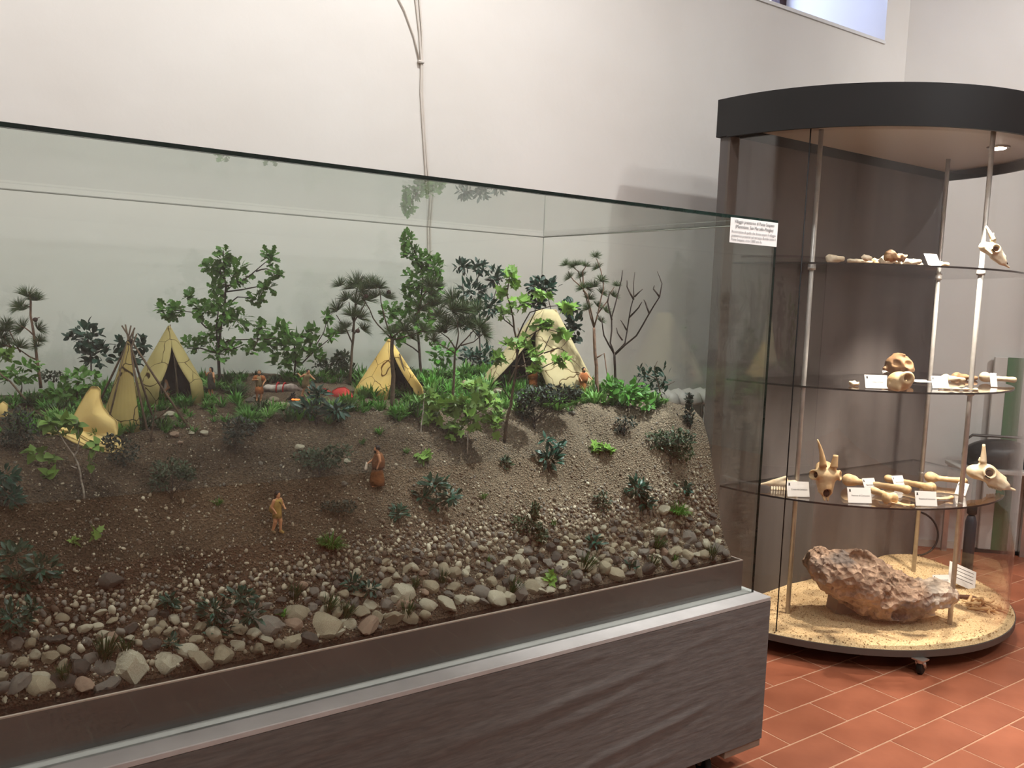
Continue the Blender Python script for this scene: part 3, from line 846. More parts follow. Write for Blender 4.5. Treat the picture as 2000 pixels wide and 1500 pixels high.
def long_bone(L, r, head, knob, bend=0.0):
    """shaft along x from -L/2 to L/2: ball head at the left, twin knuckles at the right"""
    def f(P):
        z0 = r * 1.9
        d = s_cap(P, (-L / 2, 0, z0), (0, 0, z0 + bend), r * 1.15, r * .9)
        d = smin(d, s_cap(P, (0, 0, z0 + bend), (L / 2, 0, z0), r * .9, r * 1.2), r * .6)
        d = smin(d, s_ell(P, (-L / 2 - head * .2, -head * .35, z0 + head * .15), (head, head, head * .95)), head * .5)
        d = smin(d, s_ell(P, (-L / 2 + head * .3, head * .6, z0), (head * .8, head * .7, head * .75)), head * .6)
        for s in (-1, 1):
            d = smin(d, s_ell(P, (L / 2 + knob * .2, s * knob * .62, z0 - knob * .1), (knob * .95, knob * .62, knob * .95)), knob * .4)
        return d
    m_ = max(head, knob) * 1.9
    return f, (-L / 2 - m_, -m_, -.02), (L / 2 + m_, m_, r * 2 + m_ + abs(bend))
def put_long(name, a, b, i, r, head, knob, m, label, bend=0.0, h=.0042):
    A, B = shelf_pt(*a, i), shelf_pt(*b, i)
    d = B - A; L = float(np.linalg.norm(d[:2]))
    f, lo, hi = long_bone(L, r, head, knob, bend)
    o = bone_obj(name, f, lo, hi, h, m, (A + B) / 2 + np.array([0, 0, max(0, max(head, knob) * .95 - r * 1.9) + .001]), (0, 0, math.atan2(d[1], d[0])), label)
    return o
put_long('shin_bone', (1660, 951), (1768, 968), 0, .014, .030, .020, bone, 'tan shin bone with a broad left end on the lowest shelf')
put_long('thigh_bone', (1736, 946), (1812, 962), 0, .0135, .018, .026, bone, 'tan thigh bone with a round knuckle end at the back of the lowest shelf')
put_long('upper_arm_bone', (1818, 944), (1880, 950), 0, .013, .028, .018, bone, 'tan bone whose left end lies in front of the white wall, lowest shelf')
put_long('knuckle_bone', (1708, 971), (1736, 983), 0, .013, .016, .027, bone, 'tan bone with a large knuckle behind the middle front card', bend=.004)
def blade(P):
    t = np.clip((P[..., 0] + .09) / .18, 0, 1)
    wid = .045 * (1 - t) + .008
    d = np.maximum(np.abs(P[..., 1]) - wid, np.abs(P[..., 2] - .012 - .25 * np.abs(P[..., 1]) * (1 - t)) - .004)
    d = np.maximum(d, np.abs(P[..., 0]) - .09)
    d = smin(d, s_cap(P, (-.085, .004, .02), (.07, .0, .022), .004, .006), .012)
    d = smin(d, s_ell(P, (.095, 0, .018), (.018, .02, .018)), .014)
    return smax(d, -s_ell(P, (.115, 0, .018), (.012, .013, .013)), .004)
for a, b, lab in (((1742, 984), (1783, 992), 'tan shoulder blade with cup end between the front cards, lowest shelf'), ((1822, 978), (1858, 976), 'tan shoulder blade to the right of its card, lowest shelf')):
    A, B = shelf_pt(*a, 0), shelf_pt(*b, 0); d = B - A; L = np.linalg.norm(d)
    bone_obj('shoulder_blade', blade, (-.11, -.07, -.01), (.13, .07, .06), .0042, bone, (A + B) / 2, (0, 0, math.atan2(d[1], d[0])), lab, scale=L / .19)
# jaw with teeth
ja = shelf_pt(1524, 957, 0)
jw = empty('upper_jaw', ja, 'tan jaw piece with a row of teeth at the left end of the lowest shelf', 'bone', rot=(0, 0, HZ - .05))
def jaw(P):
    d = s_cap(P * np.array([1, 1.4, 1]), (-.045, 0, .026), (.06, 0, .030), .013, .019)
    d = smin(d, s_cap(P, (-.045, 0, .03), (-.09, 0, .022), .010, .005), .01)
    d = smin(d, s_cap(P, (-.03, 0, .04), (.02, .0, .058), .008, .009), .014)
    return d
bone_obj('jaw_bone', jaw, (-.11, -.04, 0), (.1, .04, .08), .0040, bone_w, None, None, None, parent=jw)
for q in range(8):
    part('tooth', *bevel_box(-.045 + q * .0115, -.045 + q * .0115 + .0098, -.010, .008, 0, .018, .002), bone_w, jw, world=False)
# middle-shelf small pieces
def lump(P): return s_ell(P, (0, 0, .012), (.022, .013, .012)) + .006 * vnoise(P * 110)
bone_obj('tooth_fragment', lump, (-.035, -.03, -.005), (.035, .03, .035), .0035, bone_w, shelf_pt(1668, 754, 1), (0, 0, HZ), 'tiny spiky white bone piece alone at the left of the middle shelf')
def spongy(P): return s_cap(P, (-.05, 0, .016), (.05, 0, .012), .016, .009) + .008 * vnoise(P * 55)
bone_obj('vertebra_piece', spongy, (-.08, -.04, -.01), (.08, .04, .05), .0042, bone_w, shelf_pt(1862, 746, 1), (0, 0, HZ + .1), 'cream knobbly bone fragment behind the two-line card, middle shelf')
bone_obj('vertebra_piece', spongy, (-.08, -.04, -.01), (.08, .04, .05), .0042, bone_d, shelf_pt(1895, 744, 1) + _h * .05, (0, 0, HZ - .1), 'brownish knobbly bone fragment at the back of the middle shelf')
def strip(P): return np.maximum(s_cap(P * np.array([1, 1.5, 2.2]), (-.075, 0, .012), (.075, 0, .012), .012, .010), -1) + .006 * np.sin(P[..., 0] * 150)
bone_obj('wavy_bone', strip, (-.1, -.03, -.01), (.1, .03, .03), .004, bone_w, shelf_pt(1873, 762, 1), (0, 0, HZ), 'thin wavy white bone strip at the front edge of the middle shelf')
put_long('pale_long_bone', (1925, 748), (1978, 752), 1, .012, .026, .014, bone_w, 'pale long bone at the right end of the middle shelf')
# top shelf row
def frag(seed, L, r, q=.5):
    def f(P): return s_cap(P, (-L / 2, 0, r), (L / 2, 0, r), r, r * .6) + r * q * fbm(P * 60 + seed, 2)
    return f, (-L / 2 - r * 2, -r * 2.2, -r), (L / 2 + r * 2, r * 2.2, r * 3.2)
for px, py, L, r, m_, lab in ((1632, 512, .055, .016, bone_w, 'small ring-like white bone at the left of the top shelf'), (1680, 514, .10, .011, bone_w, 'thin white bone splinter on the top shelf'),
        (1694, 509, .025, .013, bone_w, 'small white knob of bone resting on the splinter, top shelf'), (1718, 517, .05, .015, bone, 'short tan knobbly bone on the top shelf'), (1745, 517, .09, .019, bone_w, 'thick white hollow bone in the middle of the top shelf'),
        (1750, 512, .07, .022, bone_d, 'brown pointed bone behind the thick white one, top shelf'), (1778, 518, .07, .017, bone_w, 'smooth white bone right of the middle, top shelf'), (1792, 520, .04, .010, bone_w, 'tiny white bone chip left of the leaning card, top shelf'),
        (1843, 521, .035, .013, bone, 'small tan bone chip right of the leaning card, top shelf')):
    f, lo, hi = frag(px, L, r)
    bone_obj('bone_fragment', f, lo, hi, .004, m_, shelf_pt(px, py + 2, 2) + np.array([0, 0, .002]), (0, 0, HZ + .1), lab)

# ------------------------------------------------------------------ the big rock
rkb = on_z(1738, 1222, .118); kk = mpp(rkb)
rock_m = bpy.data.materials.new('porous_travertine'); rock_m.use_nodes = True
nt = rock_m.node_tree; N = nt.nodes; L_ = nt.links; P_ = N['Principled BSDF']
tc = N.new('ShaderNodeTexCoord')
n1 = N.new('ShaderNodeTexNoise'); n1.inputs['Scale'].default_value = 7; n1.inputs['Detail'].default_value = 8; n1.inputs['Roughness'].default_value = .7
r1 = N.new('ShaderNodeValToRGB'); cr_ = r1.color_ramp
cr_.elements[0].position = .30; cr_.elements[0].color = (*lin((84, 74, 68)), 1)
cr_.elements[1].position = .72; cr_.elements[1].color = (*lin((214, 196, 178)), 1)
e = cr_.elements.new(.46); e.color = (*lin((160, 132, 110)), 1)
e = cr_.elements.new(.58); e.color = (*lin((184, 156, 134)), 1)
v1 = N.new('ShaderNodeTexVoronoi'); v1.inputs['Scale'].default_value = 38
n2 = N.new('ShaderNodeTexNoise'); n2.inputs['Scale'].default_value = 30; n2.inputs['Detail'].default_value = 8
b1 = N.new('ShaderNodeBump'); b1.inputs['Distance'].default_value = .018
b2 = N.new('ShaderNodeBump'); b2.inputs['Distance'].default_value = .010
for q in (n1, v1, n2): L_.new(tc.outputs['Object'], q.inputs['Vector'])
L_.new(n1.outputs['Fac'], r1.inputs['Fac'])
n4 = N.new('ShaderNodeTexNoise'); n4.inputs['Scale'].default_value = 4.5; n4.inputs['Detail'].default_value = 4; L_.new(tc.outputs['Object'], n4.inputs['Vector'])
r4 = N.new('ShaderNodeValToRGB'); r4.color_ramp.elements[0].position = .52; r4.color_ramp.elements[1].position = .62
L_.new(n4.outputs['Fac'], r4.inputs['Fac'])
mg = N.new('ShaderNodeMix'); mg.data_type = 'RGBA'; mg.inputs[7].default_value = (*lin((112, 102, 96)), 1)
L_.new(r4.outputs[0], mg.inputs[0]); L_.new(r1.outputs[0], mg.inputs[6])
sx = N.new('ShaderNodeSeparateXYZ'); L_.new(tc.outputs['Object'], sx.inputs[0])
mw = N.new('ShaderNodeMapRange'); mw.inputs['From Min'].default_value = .15; mw.inputs['From Max'].default_value = .2
L_.new(sx.outputs[0], mw.inputs['Value'])
mq = N.new('ShaderNodeMath'); mq.operation = 'MULTIPLY'; L_.new(mw.outputs[0], mq.inputs[0]); L_.new(n1.outputs['Fac'], mq.inputs[1])
mh = N.new('ShaderNodeMix'); mh.data_type = 'RGBA'; mh.inputs[7].default_value = (*lin((222, 210, 194)), 1)
L_.new(mq.outputs[0], mh.inputs[0]); L_.new(mg.outputs[2], mh.inputs[6]); L_.new(mh.outputs[2], P_.inputs['Base Color'])
L_.new(v1.outputs['Distance'], b1.inputs['Height']); L_.new(n2.outputs['Fac'], b2.inputs['Height']); L_.new(b1.outputs[0], b2.inputs['Normal']); L_.new(b2.outputs[0], P_.inputs['Normal'])
P_.inputs['Roughness'].default_value = .92
def rockf(P):
    a = .42; R = np.array([[math.cos(a), 0, -math.sin(a)], [0, 1, 0], [math.sin(a), 0, math.cos(a)]])
    d = s_ell(P, (-88, 8, 92), (64, 58, 36), R.T)
    d = smin(d, s_ell(P, (-28, 0, 72), (86, 58, 52), R.T), 26)
    d = smin(d, s_ell(P, (34, -4, 54), (74, 50, 40)), 22)
    d = smin(d, s_ell(P, (95, 0, 60), (46, 40, 26)), 14)
    d = smin(d, s_ell(P, (-45, 14, 122), (20, 22, 18)), 14)
    d = smin(d, s_ell(P, (-128, 8, 120), (18, 26, 16)), 16)
    d = d + 15 * fbm(P / 40. + 3.1, 4) + 14 * np.abs(fbm(P / 19. + 7, 3)) - 6 + 4 * np.maximum(0, vnoise(P / 7.5) - .25)
    d = smax(d, -s_ell(P, (16, -50, 34), (19, 26, 15)), 4)
    d = smax(d, -s_ell(P, (-52, -10, 130), (26, 30, 16)), 8)
    d = smax(d, -s_ell(P, (48, -16, 84), (26, 24, 11)), 6)
    return d
RV, RF = surface_net(rockf, (-170, -85, -15), (160, 85, 165), 3.4)
RV = RV * kk
RV[:, 2] -= RV[:, 2].min() + .012
rk = part('cave_rock', RV, RF, rock_m); rk.location = Vector(rkb + _h * .1); rk.rotation_euler = (0, 0, HZ)
tag(rk, 'large pitted brown and grey rock lying on the sand of the showcase', 'rock')
wp = on_z(1648, 1196, .115)
wd_ = part('wedge_block', *prism([(-.06, -.05), (.07, -.05), (.05, .05), (-.05, .05)], 0, .07), mat('grey_wedge', (120, 108, 96), rough=.5), None, smooth=False)
wd_.location = Vector(wp + _h * .03 + np.array([0, 0, -.004])); wd_.rotation_euler = (0, .12, HZ + .2); tag(wd_, 'grey block wedged under the left of the big rock', 'block')
f, lo, hi = frag(3, .04, .016)
bone_obj('bone_chip', f, lo, hi, .004, bone_w, on_z(1713, 1116, .13), (0, .6, HZ), 'pale pointed chip sticking up behind the big rock')
f, lo, hi = frag(9, .085, .0085, .6); V9, F9 = surface_net(f, lo, hi, .0042); sh_me = mesh_data('bone_shard', smooth_mesh(V9, F9, 1), F9, mat('sandy_bone', (214, 182, 134), (186, 150, 104), rough=.75, scale=40, rand=.12))
pc = on_z(1917, 1188, .118)
for q in range(26):
    a = rng.uniform(0, 6.28); R = .085 * math.sqrt(rng.random())
    x, y = pc[0] + R * math.cos(a), pc[1] + R * math.sin(a)
    o = inst('bone_shard', sh_me, None, (x, y, float(sand_z(np.array([x]), np.array([y]))[0]) + .002 + .022 * (1 - R / .085) * rng.random()), (rng.uniform(-.3, .3), rng.uniform(-.5, .5), rng.uniform(0, 6.28)), float(rng.uniform(.55, 1.15)))
    tag(o, 'sandy bone splinter in the heap right of the big rock', 'bone', 'bone splinters heaped on the sand')
dk = part('dark_stick', *tube([(-.06, 0, .01), (0, .004, .014), (.06, 0, .008)], [.009, .011, .006], 8), mat('dark_fossil', (84, 58, 44), rough=.8)); dk.location = Vector(on_z(1895, 1172, .122)); dk.rotation_euler = (0, 0, HZ - .35)
tag(dk, 'dark brown bone lying behind the heap of splinters', 'bone')

# ------------------------------------------------------------------ things behind the showcase
gb = on_z(1886, 1135, 0)
gcy = empty('upright_cylinder', gb, 'slim dark blue upright cylinder with black neck behind the showcase', 'cylinder')
part('body', *lathe([(.026, 0), (.03, .004), (.03, .34), (.022, .375), (.014, .385)], 20, gb), mat('slate_blue_paint', (44, 56, 68), rough=.4), gcy)
part('neck', *lathe([(.018, .386), (.026, .392), (.026, .44), (.012, .45), (.01, .62)], 16, gb), black_m, gcy)
part('knob', *lathe([(.01, .62), (.03, .635), (.036, .655), (.03, .68), (.008, .69)], 16, gb), black_m, gcy)
hc = np.array([5.14, 2.86, .142]); ang = np.linspace(0, 2 * math.pi, 41)
hp = [hc + .135 * (math.cos(t) * _r0 + math.sin(t) * (np.array([0, 0, 1.0]) * .97 + _h * .22)) for t in ang]
ho = part('rubber_hose', *tube(hp, .006, 8, cap=False), black_m); tag(ho, 'black hose coiled in a ring against the white wall', 'hose')
st = np.array([5.50, 2.58, 0])
rb = empty('side_stand', st, 'pale low stand carrying a black bag right of the showcase', 'stand', rot=(0, 0, -math.pi / 4))
part('top', *bevel_box(-.26, .26, -.15, .15, .56, .585, .004), white_pl, rb, smooth=False, world=False)
for sx in (-.23, .23):
    for sy in (-.13, .13):
        part('leg', *box(sx - .015, sx + .015, sy - .015, sy + .015, 0, .56), chrome, rb, smooth=False, world=False)
bgm = mat('black_leather', (26, 28, 30), (36, 40, 42), rough=.35, scale=12)
bag = empty('black_bag', st + np.array([0, 0, .586]), 'black shiny bag with a handle on the pale stand', 'bag', rot=(0, 0, -math.pi / 4))
def bagf(P): return smax(s_ell(P, (0, 0, .06), (.21, .12, .11)), -P[..., 2], .01)
V, F = surface_net(bagf, (-.24, -.14, -.02), (.24, .14, .19), .012); part('body', V, F, bgm, bag, world=False)
part('handle', *tube([(-.2, 0, .05), (-.2, 0, .15), (-.16, 0, .185), (.16, 0, .185), (.2, 0, .15), (.2, 0, .05)], .009, 8), mat('grey_metal_handle', (96, 94, 92), rough=.35, metal=.7), bag, world=False)
gs = np.array([5.72, 2.65, 0]) - N45 * .03
gb_ = empty('reflection_board', gs, 'added board whose green band imitates a reflection at the right edge', 'board', rot=(0, 0, -math.pi / 4))
part('board', *bevel_box(-.12, .12, -.01, .01, .02, 1.25, .003), white_pl, gb_, smooth=False, world=False)
part('green_reflection', *box(-.045, .05, -.0125, -.0105, .02, 1.25), mat('green_reflection_tone', (70, 120, 76), rough=.6), gb_, smooth=False, world=False)  # stands in for a green reflection in the curved glass
part('foot', *box(-.14, .14, -.02, .02, 0, .02), crown_m, gb_, smooth=False, world=False)
# ================================================================== THE MODEL HILLSIDE
_XK = np.array([-.2, .3, .6, 1.0, 1.4, 1.8, 2.05, 2.25])
_YC = np.array([2.32, 2.32, 2.30, 2.28, 2.24, 2.18, 2.12, 2.06])
_ZC = np.array([1.115, 1.12, 1.135, 1.16, 1.15, 1.15, 1.155, 1.15])
YB, ZB = 1.858, .688
_TA = np.array([0, .2, .5, .8, 1.0]); _SA = np.array([0, .17, .52, .87, 1.0])
_TB = np.array([0, .18, .28, .36, .45, .6, .75, 1.0]); _SB = np.array([0, .12, .27, .41, .55, .78, .92, 1.0])
def ground_shape(x, y):
    x = np.asarray(x, float); y = np.asarray(y, float)
    yc = np.interp(x, _XK, _YC); zc = np.interp(x, _XK, _ZC)
    t = (y - YB) / (yc - YB)
    wb = np.clip((x - 1.5) / .6, 0, 1)
    s = np.interp(t, _TA, _SA) * (1 - wb) + np.interp(t, _TB, _SB) * wb
    z = ZB + (zc - ZB) * s + np.clip(y - yc, 0, 1) * .07
    inner = np.clip((y - YB) / .08, 0, 1) * np.clip((2.23 - x) / .04, .3, 1)
    P = np.stack([x, y, x * 0], -1)
    z = z + inner * (.016 * fbm(P * np.array([7, 7, 1]), 3) + .004 * fbm(P * 40, 2))
    rid = np.clip(t * 1.2, 0, 1) * np.clip((1.25 - t) * 2, 0, 1) * np.clip((x - 1.2) / .4, 0, 1)
    z = z + rid * .020 * np.sin(x * 34 + y * 6 + 2 * vnoise(P * 6)) * (.6 + .4 * vnoise(P * 3 + 5))
    z = np.where(y < YB, ZB - .012 - (YB - y) * .3, z)
    return z
_GN = (520, 340); _GX = (-.22, 2.26); _GY = (1.78, 3.02)
_gx, _gy = np.linspace(*_GX, _GN[0]), np.linspace(*_GY, _GN[1])
_GZ = ground_shape(*np.meshgrid(_gx, _gy, indexing='ij'))
def ground(x, y):
    u = np.clip((np.asarray(x, float) - _GX[0]) / (_GX[1] - _GX[0]) * (_GN[0] - 1), 0, _GN[0] - 1.001)
    v = np.clip((np.asarray(y, float) - _GY[0]) / (_GY[1] - _GY[0]) * (_GN[1] - 1), 0, _GN[1] - 1.001)
    i = u.astype(int); j = v.astype(int); a = u - i; b = v - j
    return (_GZ[i, j] * (1 - a) + _GZ[i + 1, j] * a) * (1 - b) + (_GZ[i, j + 1] * (1 - a) + _GZ[i + 1, j + 1] * a) * b
def gz(x, y): return float(ground(x, y))
def at_px(px, py):
    """the point of the hillside seen at a pixel"""
    d = ray(px, py); ts = np.linspace(1.2, 4.6, 1050)
    P = CAM + d * ts[:, None]
    g = ground(P[:, 0], P[:, 1]); ok = (P[:, 2] < g) & (P[:, 1] > YB - .02) & (P[:, 1] < TRY1)
    if not ok.any() and py > 1000:
        q = on_z(px, py, ZB); y = max(q[1], YB + .008); return np.array([q[0] * y / q[1], y, gz(q[0] * y / q[1], y)])
    if not ok.any():
        return np.array([*on_y(px, py, 2.9)[:2], gz(*on_y(px, py, 2.9)[:2])])
    i = int(np.argmax(ok)); q = CAM + d * (ts[i - 1] + ts[i]) / 2
    return np.array([q[0], q[1], gz(q[0], q[1])])
def at_col(px, y):
    """the point of the hillside at depth y in the pixel column px (for things whose foot is hidden)"""
    q = on_y(px, 780, y); return np.array([q[0], y, gz(q[0], y)])

soil = bpy.data.materials.new('gravelly_earth'); soil.use_nodes = True
nt = soil.node_tree; N = nt.nodes; L_ = nt.links; P_ = N['Principled BSDF']
tc = N.new('ShaderNodeTexCoord')
n1 = N.new('ShaderNodeTexNoise'); n1.inputs['Scale'].default_value = 5; n1.inputs['Detail'].default_value = 6
n2 = N.new('ShaderNodeTexVoronoi'); n2.inputs['Scale'].default_value = 210
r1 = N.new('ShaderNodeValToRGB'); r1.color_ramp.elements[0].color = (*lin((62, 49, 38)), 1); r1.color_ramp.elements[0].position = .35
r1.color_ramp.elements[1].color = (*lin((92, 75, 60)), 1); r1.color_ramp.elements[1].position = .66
r2 = N.new('ShaderNodeValToRGB'); r2.color_ramp.elements[0].color = (.45, .45, .45, 1); r2.color_ramp.elements[1].color = (1.25, 1.22, 1.18, 1)
mx = N.new('ShaderNodeMix'); mx.data_type = 'RGBA'; mx.blend_type = 'MULTIPLY'; mx.inputs[0].default_value = .8
bp = N.new('ShaderNodeBump'); bp.inputs['Distance'].default_value = .004
for q in (n1, n2): L_.new(tc.outputs['Object'], q.inputs['Vector'])
L_.new(n1.outputs['Fac'], r1.inputs['Fac']); L_.new(n2.outputs['Color'], r2.inputs['Fac'])
# paler towards the right end: sandier earth, with lamp falloff put into the colour too
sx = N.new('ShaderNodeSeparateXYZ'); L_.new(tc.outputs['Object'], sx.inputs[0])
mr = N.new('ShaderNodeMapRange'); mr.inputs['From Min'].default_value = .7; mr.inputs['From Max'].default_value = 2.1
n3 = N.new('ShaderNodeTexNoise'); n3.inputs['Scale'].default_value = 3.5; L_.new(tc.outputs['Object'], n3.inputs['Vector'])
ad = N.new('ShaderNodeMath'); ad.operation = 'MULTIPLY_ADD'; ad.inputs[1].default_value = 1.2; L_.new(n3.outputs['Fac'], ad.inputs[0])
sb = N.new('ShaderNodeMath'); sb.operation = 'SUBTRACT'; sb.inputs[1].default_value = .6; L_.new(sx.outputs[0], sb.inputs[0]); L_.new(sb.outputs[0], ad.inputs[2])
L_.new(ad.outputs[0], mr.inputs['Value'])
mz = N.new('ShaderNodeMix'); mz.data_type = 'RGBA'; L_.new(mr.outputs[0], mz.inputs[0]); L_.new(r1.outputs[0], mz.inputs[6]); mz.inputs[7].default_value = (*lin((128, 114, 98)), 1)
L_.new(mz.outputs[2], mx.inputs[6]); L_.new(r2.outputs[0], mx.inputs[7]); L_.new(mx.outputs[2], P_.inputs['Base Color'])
L_.new(n2.outputs['Distance'], bp.inputs['Height']); L_.new(bp.outputs[0], P_.inputs['Normal'])
P_.inputs['Roughness'].default_value = .95; P_.inputs['Specular IOR Level'].default_value = .15
X0, X1, Y0, Y1 = TRX0 + .008, TRX1 - .008, TRY0 + .008, TRY1 - .008
nx, ny = 300, 190
xs = np.linspace(X0, X1, nx); ys = Y0 + (Y1 - Y0) * np.linspace(0, 1, ny) ** 1.15
XX, YY = np.meshgrid(xs, ys, indexing='ij'); ZZ = ground(XX, YY)
V = np.stack([XX, YY, ZZ], -1).reshape(-1, 3); ii = np.arange(nx * ny).reshape(nx, ny)
F = np.stack([ii[:-1, :-1], ii[1:, :-1], ii[1:, 1:], ii[:-1, 1:]], -1).reshape(-1, 4).tolist()
# side walls and underside, so the hill is a solid block
nb = len(V); per = list(ii[:, 0]) + list(ii[-1, 1:]) + list(ii[::-1, -1][1:]) + list(ii[0, ::-1][1:-1])
V = np.concatenate([V, np.c_[V[per][:, :2], np.full(len(per), PZ1 + .001)]])
n = len(per)
F += [(per[(k + 1) % n], per[k], nb + k, nb + (k + 1) % n) for k in range(n)] + [tuple(nb + k for k in range(n))]
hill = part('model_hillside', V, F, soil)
tag(hill, 'model hillside of gravelly brown earth filling the glass vitrine', 'landscape model')
water_m = mat('dark_resin_water', (30, 24, 20), (44, 36, 30), rough=.08, scale=12, bump=.004, bscale=36, spec=.7)
wx = np.linspace(X0, X1, 160); wy = np.linspace(Y0, YB + .03, 8)
WX, WYg = np.meshgrid(wx, wy, indexing='ij'); WZ = ZB - .010 + .002 * vnoise(np.stack([WX * 30, WYg * 60, WX * 0], -1))
ii = np.arange(160 * 8).reshape(160, 8)
wo = part('model_river', np.stack([WX, WYg, WZ], -1).reshape(-1, 3), np.stack([ii[:-1, :-1], ii[1:, :-1], ii[1:, 1:], ii[:-1, 1:]], -1).reshape(-1, 4), water_m)
tag(wo, 'dark glossy strip of model river along the front of the vitrine', 'water', kind='stuff')

# ------------------------------------------------------------------ stones
def stone_mesh(seed, sub=2, ang=.5):
    V, F = ico(sub); r = np.random.default_rng(seed)
    # cut by a few random planes: worn facets
    d = np.ones(len(V))
    for _ in range(13):
        n = r.normal(size=3); n /= np.linalg.norm(n); h = r.uniform(.52, .9)
        c = V @ n; d = np.minimum(d, np.where(c > .01, h / np.maximum(c, .01), 9))
    V = V * (d * (1 - ang) + ang * np.minimum(d, 1))[:, None]
    V *= 1 + .06 * vnoise(V * 2.5 + seed)[:, None]
    V *= np.array([1.0, r.uniform(.62, .95), r.uniform(.5, .8)])
    return V, F
st_mats = [mat('stone_tan', (172, 160, 136), (144, 130, 108), rough=.75, scale=30, rand=.14, bump=.001, bscale=120), mat('stone_cream', (200, 191, 170), (172, 161, 138), rough=.75, scale=26, rand=.1, bump=.001, bscale=120),
           mat('stone_grey', (132, 124, 114), (106, 98, 90), rough=.75, scale=40, rand=.16, bump=.001, bscale=140), mat('stone_dark', (92, 84, 76), (70, 64, 58), rough=.75, scale=40, rand=.15, bump=.001, bscale=140),
           mat('stone_pink', (166, 140, 120), (146, 120, 102), rough=.75, scale=30, rand=.12, bump=.001, bscale=120)]
def sharp(me):
    me.set_sharp_from_angle(angle=.42); return me
SMESH = [[sharp(mesh_data('river_stone', *stone_mesh(20 + k), m_)) for k in range(9)] for m_ in st_mats]
cname = ['tan', 'cream', 'grey', 'dark grey', 'pinkish']
placed = []
def try_stone(p, r, slack=.82):
    if not placed: return True
    for cx in range(int(p[0] / .1) - 1, int(p[0] / .1) + 2):
        for q, s in cells.get(cx, ()):
            dx = q[0] - p[0]; dy = q[1] - p[1]; dz = q[2] - p[2]; m_ = (r + s) * slack
            if dx * dx + dy * dy + dz * dz < m_ * m_: return False
    return True
cells = {}
def keep_stone(p, r):
    placed.append((p, r)); cells.setdefault(int(p[0] / .1), []).append((p, r))
def add_stone(p, r, mi, label=None, group=None, rot=None, me=None):
    me = me or SMESH[mi][int(rng.integers(0, 9))]
    rot = rot if rot is not None else (rng.uniform(-.5, .5) + .4, rng.uniform(-.5, .5), rng.uniform(0, 6.28))
    o = inst('river_stone', me, None, p, rot, float(r))
    return tag(o, label, 'stone', group)
# the big ones, each where the photograph has it
big = [(262, 1318, 40, 1, 'largest tan boulder at the water edge, left of the square white one'), (331, 1304, 27, 1, 'square white upright boulder at the water edge'),
       (205, 1336, 24, 2, 'speckled grey boulder just left of the largest tan one'), (205, 1308, 19, 2, 'rounded grey stone above the speckled grey boulder'), (128, 1350, 25, 3, 'dark wet boulder left of the speckled grey one'),
       (83, 1350, 25, 0, 'brown angular stone near the left end of the water'), (83, 1330, 17, 1, 'cream wedge stone above the brown angular one'), (32, 1376, 14, 1, 'pale round stone standing in the water at far left'),
       (9, 1370, 10, 1, 'small pale stone at the very left of the waterline'), (365, 1275, 20, 1, 'long cream stone right of the square white boulder'), (432, 1282, 22, 0, 'tan rough boulder below the dark teal shrub'),
       (468, 1274, 18, 1, 'cream block beside the tan rough boulder'), (533, 1232, 27, 2, 'big speckled grey boulder above the waterline, left of centre'), (587, 1205, 23, 0, 'tan loaf-shaped stone with a fern leaning on it'),
       (575, 1225, 17, 4, 'brown rounded stone under the tan loaf stone'), (572, 1253, 20, 0, 'greenish tan boulder at the waterline, left of centre'), (636, 1236, 29, 0, 'big tan boulder at the waterline with a grass tuft behind'),
       (685, 1228, 20, 1, 'cream boulder right of the big tan waterline boulder'), (742, 1212, 16, 0, 'tan round stone in front of the grass tufts'), (800, 1170, 24, 1, 'broad cream boulder half hidden by water grass'),
       (840, 1145, 14, 0, 'mossy round stone at the middle of the bank'), (925, 1180, 17, 1, 'cream wet boulder at the waterline, centre'), (1295, 991, 13, 1, 'white oval stone high on the bank at the right'),
       (1353, 1060, 22, 2, 'long grey-green oval stone at the right end of the bank'), (1340, 1050, 16, 2, 'grey rounded stone beside the long oval one'), (1288, 1040, 14, 1, 'pale cream pear-shaped stone in the right pile'),
       (1040, 1150, 18, 0, 'tan block at the waterline, right of centre'), (1060, 1145, 16, 1, 'smooth cream stone beside the tan waterline block'), (950, 1162, 17, 2, 'dark grey flat-faced stone in the waterline row'),
       (219, 1135, 19, 3, 'flat brown slab on the lower slope at the left'), (700, 1160, 12, 0, 'tan stone beside a teal plant near the waterline'), (166, 1228, 13, 1, 'pointed cream flake on the lower left slope'),
       (1015, 1095, 13, 1, 'cream tilted stone below the dark shrub'), (1105, 1110, 14, 1, 'white wedge stone in the right bank'), (1402, 1078, 16, 2, 'pale grey stone at the right tray corner'),
       (585, 873, 9, 1, 'flat cream stone on the upper slope beside the shrub'), (678, 902, 7, 1, 'cream stone at the right of the upper shrub'), (672, 946, 7, 2, 'square grey stone between the two walking figurines')]
for px, py, s, mi, lab in big:
    p = at_px(px, py + s * .35); r = s * mpp(p) * (1.55 if py > 1000 else 1.25)
    p = p + np.array([0, .004 + (r * .55 if py > 1000 and p[1] < YB + .05 else 0), r * .22]); keep_stone(p, r)
    add_stone(p, r, mi, lab, rot=(rng.uniform(-.15, .35), rng.uniform(-.2, .2), -YAW + rng.uniform(-.4, .4)))
